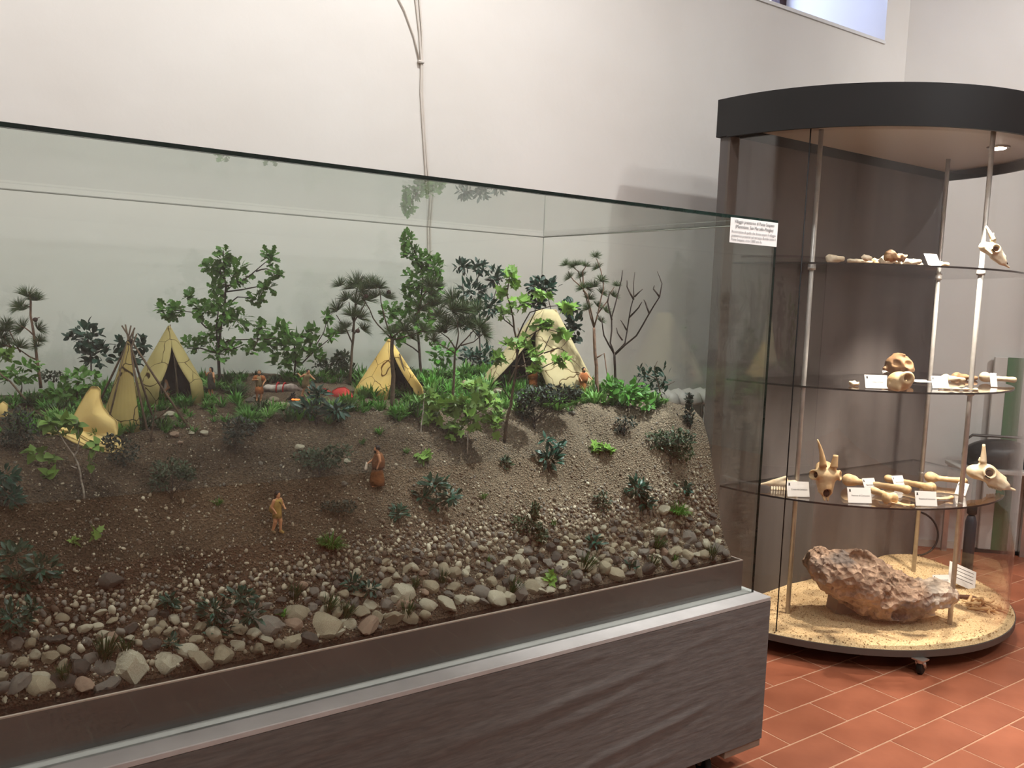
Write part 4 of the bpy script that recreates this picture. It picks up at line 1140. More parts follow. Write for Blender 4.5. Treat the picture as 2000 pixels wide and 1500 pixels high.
# the rest of the bank: dart throwing, size falls with height; 250 largest as things, others as gravel
def bank_top(x):    # how far up the slope (0..1) stones lie thick
    return float(np.interp(x, [0, .5, 1.0, 1.4, 1.8, 2.2], [.38, .32, .36, .40, .40, .40]))
cand = []
for _ in range(26000):
    x = rng.uniform(X0 + .03, X1 - .02); yc = float(np.interp(x, _XK, _YC))
    tt = rng.random() ** 1.5 * .75; bt = bank_top(x)
    if tt > bt and rng.random() > .035: continue
    y = YB + .002 + (yc - YB) * tt
    base = .030 * (1 - min(1, tt / (bt * 1.1))) ** 1.2 + .0070
    r = base * rng.uniform(.55, 1.1)
    if x > 1.5: r *= .95
    p = np.array([x, y, gz(x, max(y, YB + .001)) + r * .12])
    if try_stone(p, r, .60):
        keep_stone(p, r); cand.append((p, r))
cand.sort(key=lambda c: -c[1] if c[0][0] > .13 else 1)
NB = 262
bank_marks = [((20, 1262), 'below the lower left dark green shrub'), ((205, 1285), 'around the dark leaning water grass at the left'), ((331, 1304), 'around the square white boulder'), ((445, 1252), 'around the large teal waterline shrub'), ((587, 1205), 'around the tan loaf-shaped boulder'), ((705, 1172), 'around the teal plant at the centre waterline'),
              ((800, 1170), 'around the broad cream centre boulder'), ((950, 1162), 'around the dark flat-faced waterline stone'), ((1074, 1140), 'around the lime star-shaped sprig'), ((1163, 1070), 'around the small teal plant of the right bank'), ((1295, 1000), 'around the white oval stone at the right'), ((1353, 1065), 'around the long grey-green oval stone'), ((1035, 1060), 'below the dark feathery shrub'), ((645, 1080), 'around the bright green grass ball'), ((219, 1135), 'around the flat brown slab'), ((850, 1060), 'on the open scree right of the grass ball')]
def pix(p):
    v = np.asarray(p, float) - CAM; z = v @ _f
    return 1000 + FPX * (v @ _r) / z, 750 - FPX * (v @ _u) / z
def near(p, marks):
    x, y = pix(p); return min(marks, key=lambda m_: (m_[0][0] - x) ** 2 + (m_[0][1] - y) ** 2)[1]
for p, r in cand[:NB]:
    mi = int(rng.choice(5, p=[.34, .24, .24, .12, .06]))
    wh = near(p, bank_marks); add_stone(p, r, mi, '%s river stone %s' % (cname[mi], wh), '%s stones %s' % (cname[mi], wh))
small = cand[NB:]
def scatter_mesh(name, items, mats_, probs, label, cat, var=8, sub=1):
    """many small stones as one mesh"""
    base = [stone_mesh(60 + k, sub) for k in range(var)]
    VV = []; FF = []; MI = []; n = 0
    for p, r in items:
        bv, bf = base[int(rng.integers(0, var))]
        R = rotm(*rng.uniform(-3, 3, 3))
        VV.append(bv @ R.T * r + p); FF.append(bf + n); n += len(bv)
        MI.append(np.full(len(bf), int(rng.choice(len(mats_), p=probs))))
    o = part(name, np.concatenate(VV), np.concatenate(FF), None, None, smooth=True, mats=mats_, mi=np.concatenate(MI))
    return tag(o, label, cat, kind='stuff')
flat_m = [mat('pebble_tan', (158, 146, 126), (128, 115, 97), rough=.8, scale=60), mat('pebble_cream', (190, 180, 160), (160, 148, 126), rough=.8, scale=60), mat('pebble_grey', (126, 118, 108), (98, 90, 82), rough=.8, scale=60), mat('pebble_brown', (104, 86, 72), (82, 68, 56), rough=.85, scale=60)]
scatter_mesh('bank_pebbles', small, flat_m, [.34, .22, .26, .18], 'small mixed pebbles filling the gaps between the bank stones', 'pebbles')
# gravel all over the slope
items = []
for _ in range(24000):
    x = rng.uniform(X0 + .01, X1 - .005); yc = float(np.interp(x, _XK, _YC))
    tt = rng.random() * 1.25
    y = YB + (yc - YB) * tt
    r = (.0013 + .0034 * rng.random() ** 3.5) * (1.25 if tt < .6 else .95)
    if tt < bank_top(x) * 1.25 and rng.random() < .6: r *= 1.8
    items.append((np.array([x, y, 0.0]), r))
PX = np.array([i[0] for i in items]); zz = ground(PX[:, 0], PX[:, 1])
items = [(np.array([p[0], p[1], z + r * .2]), r) for (p, r), z in zip(items, zz)]
scatter_mesh('slope_gravel', items, flat_m, [.30, .16, .24, .30], 'fine gravel scattered over the whole brown slope', 'gravel', sub=0)
# ================================================================== MODEL PLANTS
def leaf_prof(ts, ws, fold=.25, droop=.15):
    V = [(0, ts[0], 0)]; F = []
    prev = None
    for t, w_ in list(zip(ts, ws))[1:-1]:
        n = len(V); z = -droop * t * t
        V += [(-w_, t, z + fold * w_), (0, t, z), (w_, t, z + fold * w_)]
        if prev is None: F += [(0, n + 1, n), (0, n + 2, n + 1)]
        else: F += [(prev, prev + 1, n + 1, n), (prev + 1, prev + 2, n + 2, n + 1)]
        prev = n
    V.append((0, ts[-1], -droop * ts[-1] ** 2)); e = len(V) - 1
    F += [(prev, prev + 1, e), (prev + 1, prev + 2, e)]
    return np.array(V, float), F
def leaf_star(pts, droop=.15, fold=.12):
    """lobed leaf: outline of (x, y), fan about the middle"""
    V = [(0, .42, -.03)] + [(x, y, fold * abs(x) - droop * y * y) for x, y in pts]
    n = len(pts)
    return np.array(V, float), [(0, 1 + k, 1 + (k + 1) % n) for k in range(n)]
L_LANCE = leaf_prof([0, .25, .55, .8, 1], [0, .13, .18, .11, 0])
L_OVAL = leaf_prof([0, .2, .5, .8, 1], [0, .2, .29, .2, 0])
L_HEART = leaf_prof([0, .15, .4, .75, 1], [0, .3, .36, .17, 0], .2, .1)
L_OAK = leaf_star([(.03, 0), (.14, .18), (.09, .3), (.28, .46), (.16, .56), (.34, .76), (.2, .82), (.1, 1), (-.1, 1), (-.2, .82), (-.34, .76), (-.16, .56), (-.28, .46), (-.09, .3), (-.14, .18), (-.03, 0)])
L_IVY = leaf_star([(.04, 0), (.3, -.04), (.44, .2), (.30, .34), (.5, .62), (.2, .6), (0, 1.0), (-.2, .6), (-.5, .62), (-.30, .34), (-.44, .2), (-.3, -.04), (-.04, 0)])
L_SMALL = leaf_prof([0, .35, .7, 1], [0, .2, .2, 0], .2, .1)
_lm = {}
def leaf_mesh(shape, key, m_):
    k = (key, m_.name)
    if k not in _lm: _lm[k] = mesh_data('leaf', shape[0], shape[1], m_, smooth=True)
    return _lm[k]
def unit(v): return v / (np.linalg.norm(v) + 1e-12)
def leaf_matrix(p, d, n, s):
    d = unit(d); x = unit(np.cross(d, n)); z = np.cross(x, d)
    M = Matrix.Identity(4)
    for i in range(3):
        M[i][0], M[i][1], M[i][2], M[i][3] = x[i] * s, d[i] * s, z[i] * s, p[i]
    return M
def joined(shape, mats4):
    """many copies of one leaf as one mesh"""
    V0 = np.asarray(shape[0], float); n = len(V0)
    VV = []; FF = []
    tri = []
    for f in shape[1]:
        tri += [(f[0], f[i], f[i + 1]) for i in range(1, len(f) - 1)]
    tri = np.array(tri)
    for q, M in enumerate(mats4):
        A = np.array(M)
        VV.append(V0 @ A[:3, :3].T + A[:3, 3]); FF.append(tri + q * n)
    return np.concatenate(VV), np.concatenate(FF)
Z3 = np.array([0, 0, 1.0])
class Plant:
    def __init__(s, name, label, cat, base, group=None):
        s.B = np.asarray(base, float); s.k = mpp(s.B); s.root = empty(name, s.B, label, cat, group)
        v = s.B - CAM; z = v @ _f
        s.bx, s.by = 1000 + FPX * (v @ _r) / z, 750 - FPX * (v @ _u) / z
        s.leaves = []; s.dens = 1.5; s.grow_k = 1.15
    def pt(s, px, py, w_=0.0):
        return s.k * ((px - s.bx) * _r + (s.by - py) * _u + w_ * _h)
    def branch(s, pts, r0, r1, m_, name='branch', n=6):
        P = [s.pt(*q) for q in pts]
        # a little wobble between the given points
        Q = [P[0]]
        for a, b in zip(P[:-1], P[1:]):
            L = np.linalg.norm(b - a)
            Q.append((a + b) / 2 + rng.normal(size=3) * L * .025); Q.append(b)
        rr = np.linspace(r0, r1, len(Q)) * s.k
        part(name, *tube(Q, list(rr), n), m_, s.root, world=False)
        return P
    def cloud(s, c, r, n, size, up=.35, out=1.0, shell=.55, jit=.5):
        """leaves spread through an ellipsoid at pixel c, radii r (px), growing outwards"""
        c3 = s.pt(*c); rx, ry, rw = r
        if n < 100: n = int(n * s.dens + .5); size = size * s.grow_k
        for _ in range(n):
            d = unit(rng.normal(size=3)); q = (shell + (1 - shell) * rng.random()) if rng.random() < .75 else rng.random()
            off = s.k * (d[0] * rx * _r0 + d[1] * ry * Z3 + d[2] * rw * _h)
            dr = unit(off) * out + Z3 * up + rng.normal(size=3) * jit
            nn = unit(Z3 + rng.normal(size=3) * .5 - _h * .45)
            sz = size * s.k * rng.uniform(.65, 1.15)
            p = c3 + off * q
            s.leaves.append(leaf_matrix(p - unit(dr) * sz * .4, dr, nn, sz))
    def along(s, path, n, size, t0=.3, up=.3, spread=.8):
        P = [s.pt(*q) if len(q) <= 3 and not isinstance(q, np.ndarray) else q for q in path]
        L = [np.linalg.norm(b - a) for a, b in zip(P[:-1], P[1:])]; T = sum(L)
        for k_ in range(n):
            t = (t0 + (1 - t0) * (k_ + rng.random()) / n) * T
            for a, b, l in zip(P[:-1], P[1:], L):
                if t <= l or b is P[-1]:
                    p = a + (b - a) * min(1, t / max(l, 1e-9)); d = unit(b - a); break
                t -= l
            sd = unit(np.cross(d, rng.normal(size=3)))
            dr = d * .6 + sd * spread + Z3 * up
            nn = unit(Z3 + rng.normal(size=3) * .5 - _h * .45)
            s.leaves.append(leaf_matrix(p, dr, nn, size * s.k * rng.uniform(.7, 1.15)))
    def grow(s, shape, key, m_, sep=True, clip=True):
        """keep every leaf above ground; then one object each, or one foliage mesh"""
        L = []
        for M in s.leaves:
            q = s.B + np.array([M[0][3], M[1][3], M[2][3]])
            if clip and q[2] < gz(min(max(q[0], X0), X1), min(max(q[1], YB), Y1)) - .002: continue
            if q[1] > VY1 - .022 or q[0] > VX1 - .025: continue
            tip = q + np.array([M[0][1], M[1][1], M[2][1]])
            if tip[1] > VY1 - .014 or tip[0] > VX1 - .014 or tip[1] < VY0 + .014: continue
            L.append(M)
        s.leaves = []
        if not L: return
        if sep:
            # the nearest 300 leaves singly, the rest of a dense crown as one mass
            L.sort(key=lambda M: M[0][3] * _h[0] + M[1][3] * _h[1])
            me = leaf_mesh(shape, key, m_)
            for M in L[:300]: inst('leaf', me, s.root, matrix=M)
            L = L[300:]
        if L:
            o = part('foliage', *joined(shape, L), m_, s.root, world=False); o['kind'] = 'stuff'

# ------------------------------------------------------------------ pines
def tuft_shape(n, spread, seed, droop=.12, w_=.012):
    r = np.random.default_rng(seed); V = []; F = []
    for _ in range(n):
        a = r.uniform(0, 2 * math.pi); t = spread * math.sqrt(r.random())
        d = np.array([math.sin(t) * math.cos(a), math.cos(t), math.sin(t) * math.sin(a)])
        L = r.uniform(.7, 1.0); sd = unit(np.cross(d, r.normal(size=3))) * w_
        b = d * .04; k = len(V)
        g_ = np.array([0, -.10, 0]) * L; V += [b - sd, b + sd, d * L * .6 + sd * .9, d * L * .6 - sd * .9, d * L + g_]
        F += [(k, k + 1, k + 2, k + 3), (k + 3, k + 2, k + 4)]
    return np.array(V), F
TUFTS = [mesh_data('needle_tuft', *tuft_shape(190, 1.4, 5 + q), lf_needle, smooth=False) for q in range(3)]
def cone_mesh():
    V, F = lathe([(.1, 0), (.7, .25), (1, .8), (.95, 1.2), (.6, 1.75), (.15, 2.0)], 10)
    V = np.array(V); V *= 1 + .18 * np.sin(np.arange(len(V)) * 2.4)[:, None] * np.array([1, 1, 0]); return V, F
CONE = mesh_data('pine_cone', *cone_mesh(), cone_m)
def pine(label, base, trunk, branches, tufts, cones=(), r=(3.2, 1.6), m_=None, tsize=24):
    p = Plant('model_pine', label, 'model tree', base, 'model pines')
    p.branch(trunk, r[0], r[1], m_ or bark, 'trunk', 8)
    for b in branches: p.branch(b, 1.6, .8, m_ or bark)
    for t in tufts:
        px, py = t[0], t[1]; w_ = t[2] if len(t) > 2 else rng.uniform(-14, 14); sz = (t[3] if len(t) > 3 else 1.0) * tsize * 1.25
        d = np.array([rng.normal() * .5, 0, 0]) @ np.eye(3) + Z3 * 1.0 + _r0 * (t[4] if len(t) > 4 else rng.normal() * .5) + _h * rng.normal() * .4
        inst('needle_tuft', TUFTS[int(rng.integers(0, 3))], p.root, matrix=leaf_matrix(p.pt(px, py, w_) - unit(d) * sz * p.k * .25, d, unit(rng.normal(size=3)), sz * p.k))
    for px, py in cones:
        inst('pine_cone', CONE, p.root, loc=p.pt(px, py, -4), rot=(rng.uniform(-.6, .6), rng.uniform(-.6, .6), 0), scale=float(4.5 * p.k))
    return p
pine('small pine with one cone at the far left of the vitrine', at_col(80, 2.72), [(80, 758), (72, 700), (64, 640), (60, 590), (57, 570)],
     [[(70, 702), (45, 690, 5), (22, 678, 8)], [(66, 655), (52, 640, -6), (45, 636, -8)], [(62, 625), (75, 620, 5)], [(60, 600), (42, 595, 8)], [(40, 688), (28, 665), (18, 645)], [(68, 672), (77, 662, -4)], [(22, 678), (2, 672)], [(22, 678), (8, 655)]],
     [(56, 572, 0, 1.15, 0), (66, 580, 5, 1, .6), (30, 596, 6, 1.0, -.8), (46, 600, -4, .8, -.3), (36, 638, 4, 1.1, -.5), (14, 630, 0, .9, -.3), (76, 640, 6, .9, .9), (44, 672, -6, 1.0, .2), (76, 662, 4, .8, .6), (72, 674, -4, .7, .7), (6, 655, 3, 1.2, -.3), (10, 640, -4, 1.0, -.2), (2, 672, 3, .9, -.6)], [(69, 628)], r=(3, 1.6), m_=bark_p)
pine('dark pine with a slim bare trunk between campfire and tan tent', at_px(683, 752), [(683, 753), (686, 710), (690, 660), (694, 600), (698, 560)],
     [[(689, 672), (676, 645, 5), (655, 615, 8)], [(688, 648), (704, 610, -6), (716, 590, -8)], [(691, 630), (680, 590, 8)], [(694, 600), (705, 570, -5)], [(690, 655), (700, 640, 6)]],
     [(700, 550, 0, 1.3, 0), (686, 556, 5, 1.1, -.3), (715, 556, -5, 1.2, .3), (672, 580, 6, 1.0, -.6), (655, 600, 2, 1.1, -.8), (665, 645, 2, 1.0, -.7), (700, 585, -9, 1.2, .4), (720, 580, 4, 1.1, .7), (690, 610, -10, 1.1, 0), (705, 615, 8, 1.2, .6), (672, 635, 7, .9, -.5), (662, 552, 2, .9, -.6), (728, 548, 6, 1.0, .7), (712, 640, 5, .9, .9)], [(698, 650), (712, 588)])
pine('tall forked pine standing right in front of the tan tent', at_px(767, 800), [(767, 800), (767, 760), (766, 710), (766, 660)],
     [[(766, 662), (748, 645, 4), (728, 622, 6), (712, 590, 8), (708, 575)], [(766, 662), (752, 620, -5), (745, 590, -6), (742, 560, -6)], [(766, 660), (790, 640, 5), (815, 610, 8), (822, 585, 6), (836, 560)], [(768, 664), (800, 655, -5), (830, 645, -6)], [(810, 616), (826, 600), (840, 590)]],
     [(708, 566, 4, 1.1, -.3), (742, 556, -6, 1.1, 0), (722, 556, 3, 1.2, 0), (758, 576, -4, 1.0, .4), (766, 644, -8, 1.1, 0), (790, 640, 6, 1.2, .3), (808, 622, -6, 1.1, 0), (838, 552, 4, 1.2, .3), (845, 570, -4, 1.1, .5), (855, 555, 2, .9, .5), (830, 640, -4, 1.1, .7), (822, 600, 8, 1.0, -.2), (806, 655, 2, 1.0, .7), (846, 590, 2, 1.1, .4), (730, 575, 6, 1.0, -.4)], [(715, 582), (760, 575)], r=(5, 3.6), m_=bark, tsize=22)
pine('pine with branching crown between the two large tents', at_px(884, 790), [(884, 790), (886, 750), (888, 700), (890, 680)],
     [[(890, 682), (875, 660, 4), (858, 648, 6)], [(890, 682), (896, 650, -4), (892, 620, -6)], [(891, 684), (912, 660, 5), (930, 640, 7)], [(889, 690), (860, 672, -6), (842, 672, -8)], [(900, 675), (925, 668), (955, 640)]],
     [(888, 600, 0, 1.4, 0), (878, 580, 5, 1.3, -.2), (908, 600, -5, 1.3, .3), (858, 612, 4, 1.2, -.4), (862, 640, -5, 1.1, -.5), (895, 630, 8, 1.3, 0), (918, 630, 3, 1.3, .5), (940, 632, -5, 1.1, .7), (848, 660, 5, 1.0, -.6), (850, 590, 6, 1.0, -.4), (930, 600, 6, 1.1, .4), (950, 650, 4, 1.0, .6), (872, 625, -8, 1.1, -.3)], [(872, 650)], m_=bark, tsize=25)
pine('slender pine right of the pale tent with open airy crown', at_px(1167, 775), [(1167, 776), (1165, 740), (1162, 690), (1160, 640)],
     [[(1160, 640), (1150, 600, 4), (1140, 565, 6), (1130, 530, 6), (1112, 515)], [(1160, 640), (1170, 600, -4), (1178, 565, -6), (1174, 530), (1165, 505)], [(1160, 634), (1146, 575, -6), (1120, 548, -8), (1110, 530)], [(1168, 612), (1185, 590), (1200, 560)], [(1140, 570), (1138, 530), (1146, 518)], [(1163, 700), (1180, 690), (1190, 760, -3)]],
     [(1104, 514, 3, .8, -.4), (1118, 518, -4, .8, -.1), (1126, 514, 2, .8, .2), (1144, 516, 2, .8, .3), (1135, 536, 5, .8, 0), (1110, 540, -4, .8, -.5), (1164, 498, 0, .8, 0), (1166, 520, 3, .8, -.5), (1150, 560, 8, .9, .4), (1135, 560, -6, .9, -.5), (1160, 555, 4, 1.0, .2), (1175, 545, -5, .9, .3), (1178, 570, 3, .9, .5), (1145, 600, -6, .9, -.6), (1170, 595, 6, .8, .5), (1185, 605, -3, .8, .7), (1200, 575, 2, .8, .6), (1205, 555, 3, .7, .3), (1175, 625, 2, .7, .6), (1152, 580, 5, .9, 0)], r=(4.2, 2.6), m_=bark_p, tsize=19)
# ------------------------------------------------------------------ bare tree
p = Plant('model_bare_tree', 'leafless dark-twigged tree right of the slender pine', 'model tree', at_px(1201, 788))
for a in ([(1201, p.by + 4), (1201, 715), (1200, 690)],): p.branch([(1201, p.by + 9)] + a[1:], 2.6, 2.2, bark_d, 'trunk', 8)
for b in ([(1200, 695), (1192, 670), (1195, 620, 4), (1206, 580, 5), (1214, 545), (1216, 528)], [(1200, 692), (1220, 670, -4), (1228, 620, -6), (1234, 580, -30), (1236, 532, -30)], [(1202, 692), (1240, 655, -20), (1260, 615, -40), (1278, 580, -62), (1282, 555, -64), (1274, 532, -60)],
          [(1199, 690), (1180, 655, 5), (1176, 630), (1165, 610)], [(1195, 625), (1187, 590), (1190, 570)], [(1228, 620, -6), (1245, 600, -20), (1250, 590, -26)], [(1234, 585, -28), (1222, 560, -20), (1222, 548, -20)], [(1235, 580, -30), (1250, 565, -36)], [(1262, 612, -42), (1255, 590, -36), (1252, 585, -36)], [(1278, 580, -62), (1268, 565, -52), (1270, 558, -52)], [(1216, 665), (1206, 650), (1204, 640)], [(1224, 645), (1212, 625)]):
    p.branch(b, 1.9, .7, bark_d)

# ------------------------------------------------------------------ broad-leaved trees
p = Plant('model_oak', 'big bright green oak branch standing behind the pyramid tent', 'model tree', at_col(428, 2.78), 'model oaks')
br = [[(428, p.by + 3), (426, 690), (430, 650), (438, 600, 4), (440, 560, 4), (438, 520), (436, 490)], [(427, 680), (424, 640, -6), (430, 600, -8), (448, 590, -10)], [(428, 645), (400, 640, 6), (372, 610, 8), (330, 605, 6)],
      [(438, 600), (462, 580, 6), (490, 580, 6)], [(440, 560), (480, 545, -5), (500, 528), (528, 505)], [(440, 570), (500, 560, 5), (525, 555)], [(500, 530), (520, 525), (548, 535)], [(428, 672), (450, 664, 4), (500, 662, 6), (512, 640)], [(505, 662), (495, 685)], [(440, 545), (425, 525), (408, 515)], [(426, 690), (390, 680, 4), (365, 680)], [(430, 685), (460, 680, -6), (470, 676)], [(500, 662, 6), (520, 663, 6), (540, 658)]]
p.branch(br[0], 3.2, 1.2, bark_d, 'trunk', 8)
for b in br[1:]: p.branch(b, 1.8, .7, bark_d)
for c, r_, n_ in (((436, 500, 0), (14, 22, 12), 14), ((412, 520, 2), (14, 14, 12), 10), ((460, 535, 0), (30, 32, 24), 26), ((424, 560, 4), (16, 34, 18), 20), ((530, 500, 0), (16, 18, 10), 10), ((540, 534, 0), (14, 12, 10), 8), ((522, 560, 4), (16, 12, 10), 9),
                  ((500, 582, 6), (18, 12, 10), 9), ((330, 605, 6), (26, 18, 18), 20), ((372, 580, 4), (12, 16, 10), 8), ((398, 604, 0), (24, 22, 18), 18), ((440, 610, -8), (28, 24, 20), 20), ((465, 625, 0), (26, 22, 18), 18), ((414, 650, 0), (16, 20, 14), 12), ((378, 672, 4), (24, 18, 16), 14), ((425, 690, 0), (26, 20, 16), 14), ((452, 676, 0), (20, 12, 12), 9), ((510, 640, 4), (10, 16, 10), 8), ((490, 682, 4), (14, 12, 10), 7)):
    p.dens = 3.2; p.cloud(c, r_, n_, 16)
p.grow(L_OAK, 'oak', lf_oak)
p = Plant('model_oak', 'tall oak branch rising above the tan tent to the highest point', 'model tree', at_col(822, 2.80), 'model oaks')
br = [[(822, p.by + 3), (820, 700), (815, 640), (822, 580), (825, 530), (812, 495), (796, 462)], [(818, 650), (800, 620, 5), (792, 590)], [(822, 580), (845, 560, -5), (860, 530)], [(820, 690), (790, 670, 6), (770, 660)]]
p.branch(br[0], 3, 1, bark_d, 'trunk', 8)
for b in br[1:]: p.branch(b, 1.6, .7, bark_d)
for c, r_, n_ in (((796, 468, 0), (10, 16, 8), 9), ((800, 495, 0), (18, 14, 12), 12), ((825, 505, 0), (18, 16, 14), 14), ((848, 520, 0), (20, 20, 14), 16), ((815, 540, 0), (26, 22, 20), 20), ((845, 560, -4), (22, 24, 16), 16), ((800, 575, 4), (18, 22, 16), 14), ((830, 600, 0), (26, 24, 20), 18), ((790, 620, 4), (26, 24, 18), 16), ((830, 640, 0), (24, 20, 20), 14), ((780, 655, 5), (24, 14, 16), 10), ((760, 610, 4), (20, 20, 14), 10)):
    p.dens = 3.2; p.cloud(c, r_, n_, 16)
p.grow(L_OAK, 'oak', lf_oak)
p = Plant('model_bush', 'broad green bush behind the campfire with an upright sprig', 'model bush', at_col(575, 2.80), 'model bushes behind the village')
p.branch([(575, p.by + 2), (578, 700), (572, 660), (560, 640)], 2, .8, bark_d, 'stem')
p.branch([(585, 715), (610, 690), (632, 650), (640, 620)], 1.6, .7, bark_d)
p.branch([(612, 688), (640, 665), (652, 655)], 1.2, .6, bark_d)
for c, r_, n_ in (((553, 640, 0), (20, 18, 14), 14), ((525, 668, 3), (26, 20, 18), 18), ((575, 672, 0), (40, 30, 28), 40), ((608, 650, 0), (18, 20, 14), 12), ((640, 618, 0), (12, 16, 8), 8), ((645, 655, 2), (16, 14, 10), 9), ((560, 705, 0), (44, 16, 26), 24), ((620, 690, 0), (22, 20, 16), 12)):
    p.dens = 2.6; p.cloud(c, r_, n_, 14)
p.grow(L_HEART, 'heart', lf_oak)
p = Plant('model_sapling', 'lime green sapling with large lobed leaves in front of the pale tent', 'model tree', at_px(985, 862), 'light green saplings')
br = [[(985, 864), (992, 810), (1000, 770), (1008, 720), (1010, 670), (1002, 620), (990, 575), (995, 540)], [(1008, 700), (1030, 640, 5), (1045, 610), (1050, 590)], [(1010, 660), (1035, 610, -5), (1075, 598, -6), (1105, 598)], [(1004, 640), (985, 625, 4), (978, 600)], [(1008, 720), (1060, 690, 5), (1075, 655)], [(1062, 690), (1090, 680), (1110, 690)], [(1005, 740), (1070, 712, -5), (1100, 704)], [(1010, 670), (1060, 640), (1095, 650)], [(996, 780), (975, 745)]]
p.branch(br[0], 3.4, 1, bark, 'trunk', 8)
for b in br[1:]: p.branch(b, 1.5, .6, bark_d)
for c, r_, n_ in (((1002, 540, 0), (18, 20, 10), 12), ((978, 570, 2), (12, 16, 10), 7), ((1020, 590, -6), (24, 16, 12), 11), ((1060, 575, 0), (26, 12, 12), 9), ((1105, 600, -4), (20, 14, 10), 8), ((985, 610, 4), (18, 20, 12), 9), ((1060, 630, 0), (30, 18, 14), 12), ((1025, 665, -8), (20, 18, 10), 9), ((1095, 650, 0), (20, 12, 10), 7), ((1045, 690, -8), (24, 22, 10), 11), ((1095, 700, 0), (22, 18, 12), 10), ((975, 700, -4), (14, 20, 10), 9), ((990, 670, 0), (16, 14, 10), 6), ((1040, 720, -8), (18, 12, 8), 6)):
    p.cloud(c, r_, n_, 19, up=.15)
p.grow(L_IVY, 'ivy', lf_lime)
p = Plant('model_sapling', 'leafy light green double sapling at the crest, right of centre', 'model tree', at_px(912, 888), 'light green saplings')
p.branch([(912, 890), (914, 850), (920, 800), (925, 770)], 1.8, 1, bark_w, 'trunk')
p.branch([(822, 868, -20), (824, 830, -18), (828, 800, -14), (830, 770, -10)], 1.7, .8, bark_w, 'trunk')
p.branch([(916, 830), (890, 805), (870, 790)], 1.2, .6, bark); p.branch([(918, 815), (945, 800), (960, 780)], 1.2, .6, bark)
for c, r_, n_ in (((930, 760, 0), (30, 20, 18), 14), ((955, 785, 0), (26, 26, 18), 16), ((900, 790, 0), (34, 26, 20), 20), ((860, 800, 2), (28, 22, 16), 14), ((930, 820, -4), (34, 28, 20), 20), ((890, 840, -4), (26, 22, 16), 12), ((835, 775, 0), (18, 18, 12), 9), ((965, 830, 0), (18, 24, 14), 9), ((840, 815, 4), (22, 18, 14), 9)):
    p.cloud(c, r_, n_, 19, up=.1)
p.grow(L_IVY, 'ivy', lf_ivy)
p = Plant('model_sapling', 'white-stemmed birch sapling on the slope at the left', 'model tree', at_px(165, 975), 'light green saplings')
p.branch([(165, 978), (158, 935), (152, 905), (145, 890), (125, 862), (108, 832)], 2.2, .9, bark_w, 'trunk')
p.branch([(146, 892), (152, 880), (155, 860), (150, 820)], 1.4, .7, bark_w); p.branch([(150, 915), (138, 910)], 1.3, .8, bark_w); p.branch([(160, 935), (180, 905, 10), (190, 885)], 1, .5, bark); p.branch([(152, 915), (110, 925, -6), (75, 930)], 1, .5, bark)
for c, r_, n_ in (((95, 825, 0), (20, 16, 10), 7), ((125, 825, 0), (20, 18, 10), 8), ((150, 830, 0), (14, 16, 10), 6), ((110, 845, 0), (18, 12, 8), 4), ((70, 885, 0), (22, 12, 10), 6), ((98, 895, 4), (14, 10, 8), 3), ((185, 875, 4), (18, 16, 10), 7), ((95, 925, -6), (30, 10, 10), 7), ((172, 905, 6), (12, 12, 8), 3)):
    p.cloud(c, r_, n_, 22, up=.05)
p.grow(L_HEART, 'heart', lf_ivy)
for px, py, cl, lab in ((160, 1075, [((185, 1040, 0), (18, 16, 8), 6), ((145, 1060, 0), (22, 14, 8), 7)], 'light green leaf sprig lying on the lower left slope'), (826, 912, [((826, 890, 0), (18, 10, 8), 8)], 'small light green sprig under the birch stems on the mid slope'),
                        (1172, 890, [((1165, 873, 0), (14, 10, 8), 9), ((1188, 878, 0), (10, 8, 6), 6)], 'lime sprig on the bare slope at the right'), (1074, 1148, [((1074, 1128, 0), (12, 12, 6), 6)], 'lime star-shaped sprig among the right bank stones'),
                        (15, 700, [((10, 690, 0), (20, 16, 8), 9)], 'light green leaves under the pine at the far left')):
    p = Plant('leaf_sprig', lab, 'model plant', at_px(px, py), 'small light green sprigs')
    p.branch([(px, py + 1), (px - 2, py - 10), (cl[0][0][0], cl[0][0][1])], 1, .5, bark, 'stem')
    for c in cl: p.cloud(c[0], c[1], c[2], 17, up=.2)
    p.grow(L_IVY, 'ivy', lf_lime if px > 1000 else lf_ivy)
# ------------------------------------------------------------------ evergreen trees and bushes with visible leaves
def bush(name, label, base, stems, clouds, size, shape, key, m_, sep=True, cat='model bush', group=None, bk=None, up=.3, out=1.0, jit=.5):
    p = Plant(name, label, cat, base, group)
    if not sep and key != 'small': p.dens = 2.8
    for q, s_ in enumerate(stems): p.branch(s_, 1.7 if q == 0 else 1.2, .6, bk or bark_d, 'stem' if q == 0 else 'branch')
    if name == 'teal_plant': p.dens = 2.3; p.grow_k = .88
    for c, r_, n_ in clouds: p.cloud(c, r_, n_, size, up=up, out=out, jit=jit)
    p.grow(shape, key, m_, sep)
    return p
B = at_col(172, 2.82); bush('evergreen_bush', 'round dark evergreen bush behind the pole tipi at the left', B, [[(178, 735), (176, 690), (170, 650)]], [((172, 655, 0), (36, 30, 26), 60), ((185, 690, 0), (34, 30, 24), 50), ((136, 658, 0), (10, 10, 8), 7)], 15, L_OVAL, 'oval', lf_dark, group='dark evergreens')
B = at_col(255, 2.86); bush('evergreen_bush', 'dark evergreen sprays showing behind the crossed tipi poles', B, [[(255, 740), (255, 690)]], [((240, 675, 0), (20, 18, 14), 18), ((278, 672, 0), (16, 14, 12), 14), ((258, 700, 0), (30, 20, 16), 20)], 18, L_OVAL, 'oval', lf_dark, group='dark evergreens')
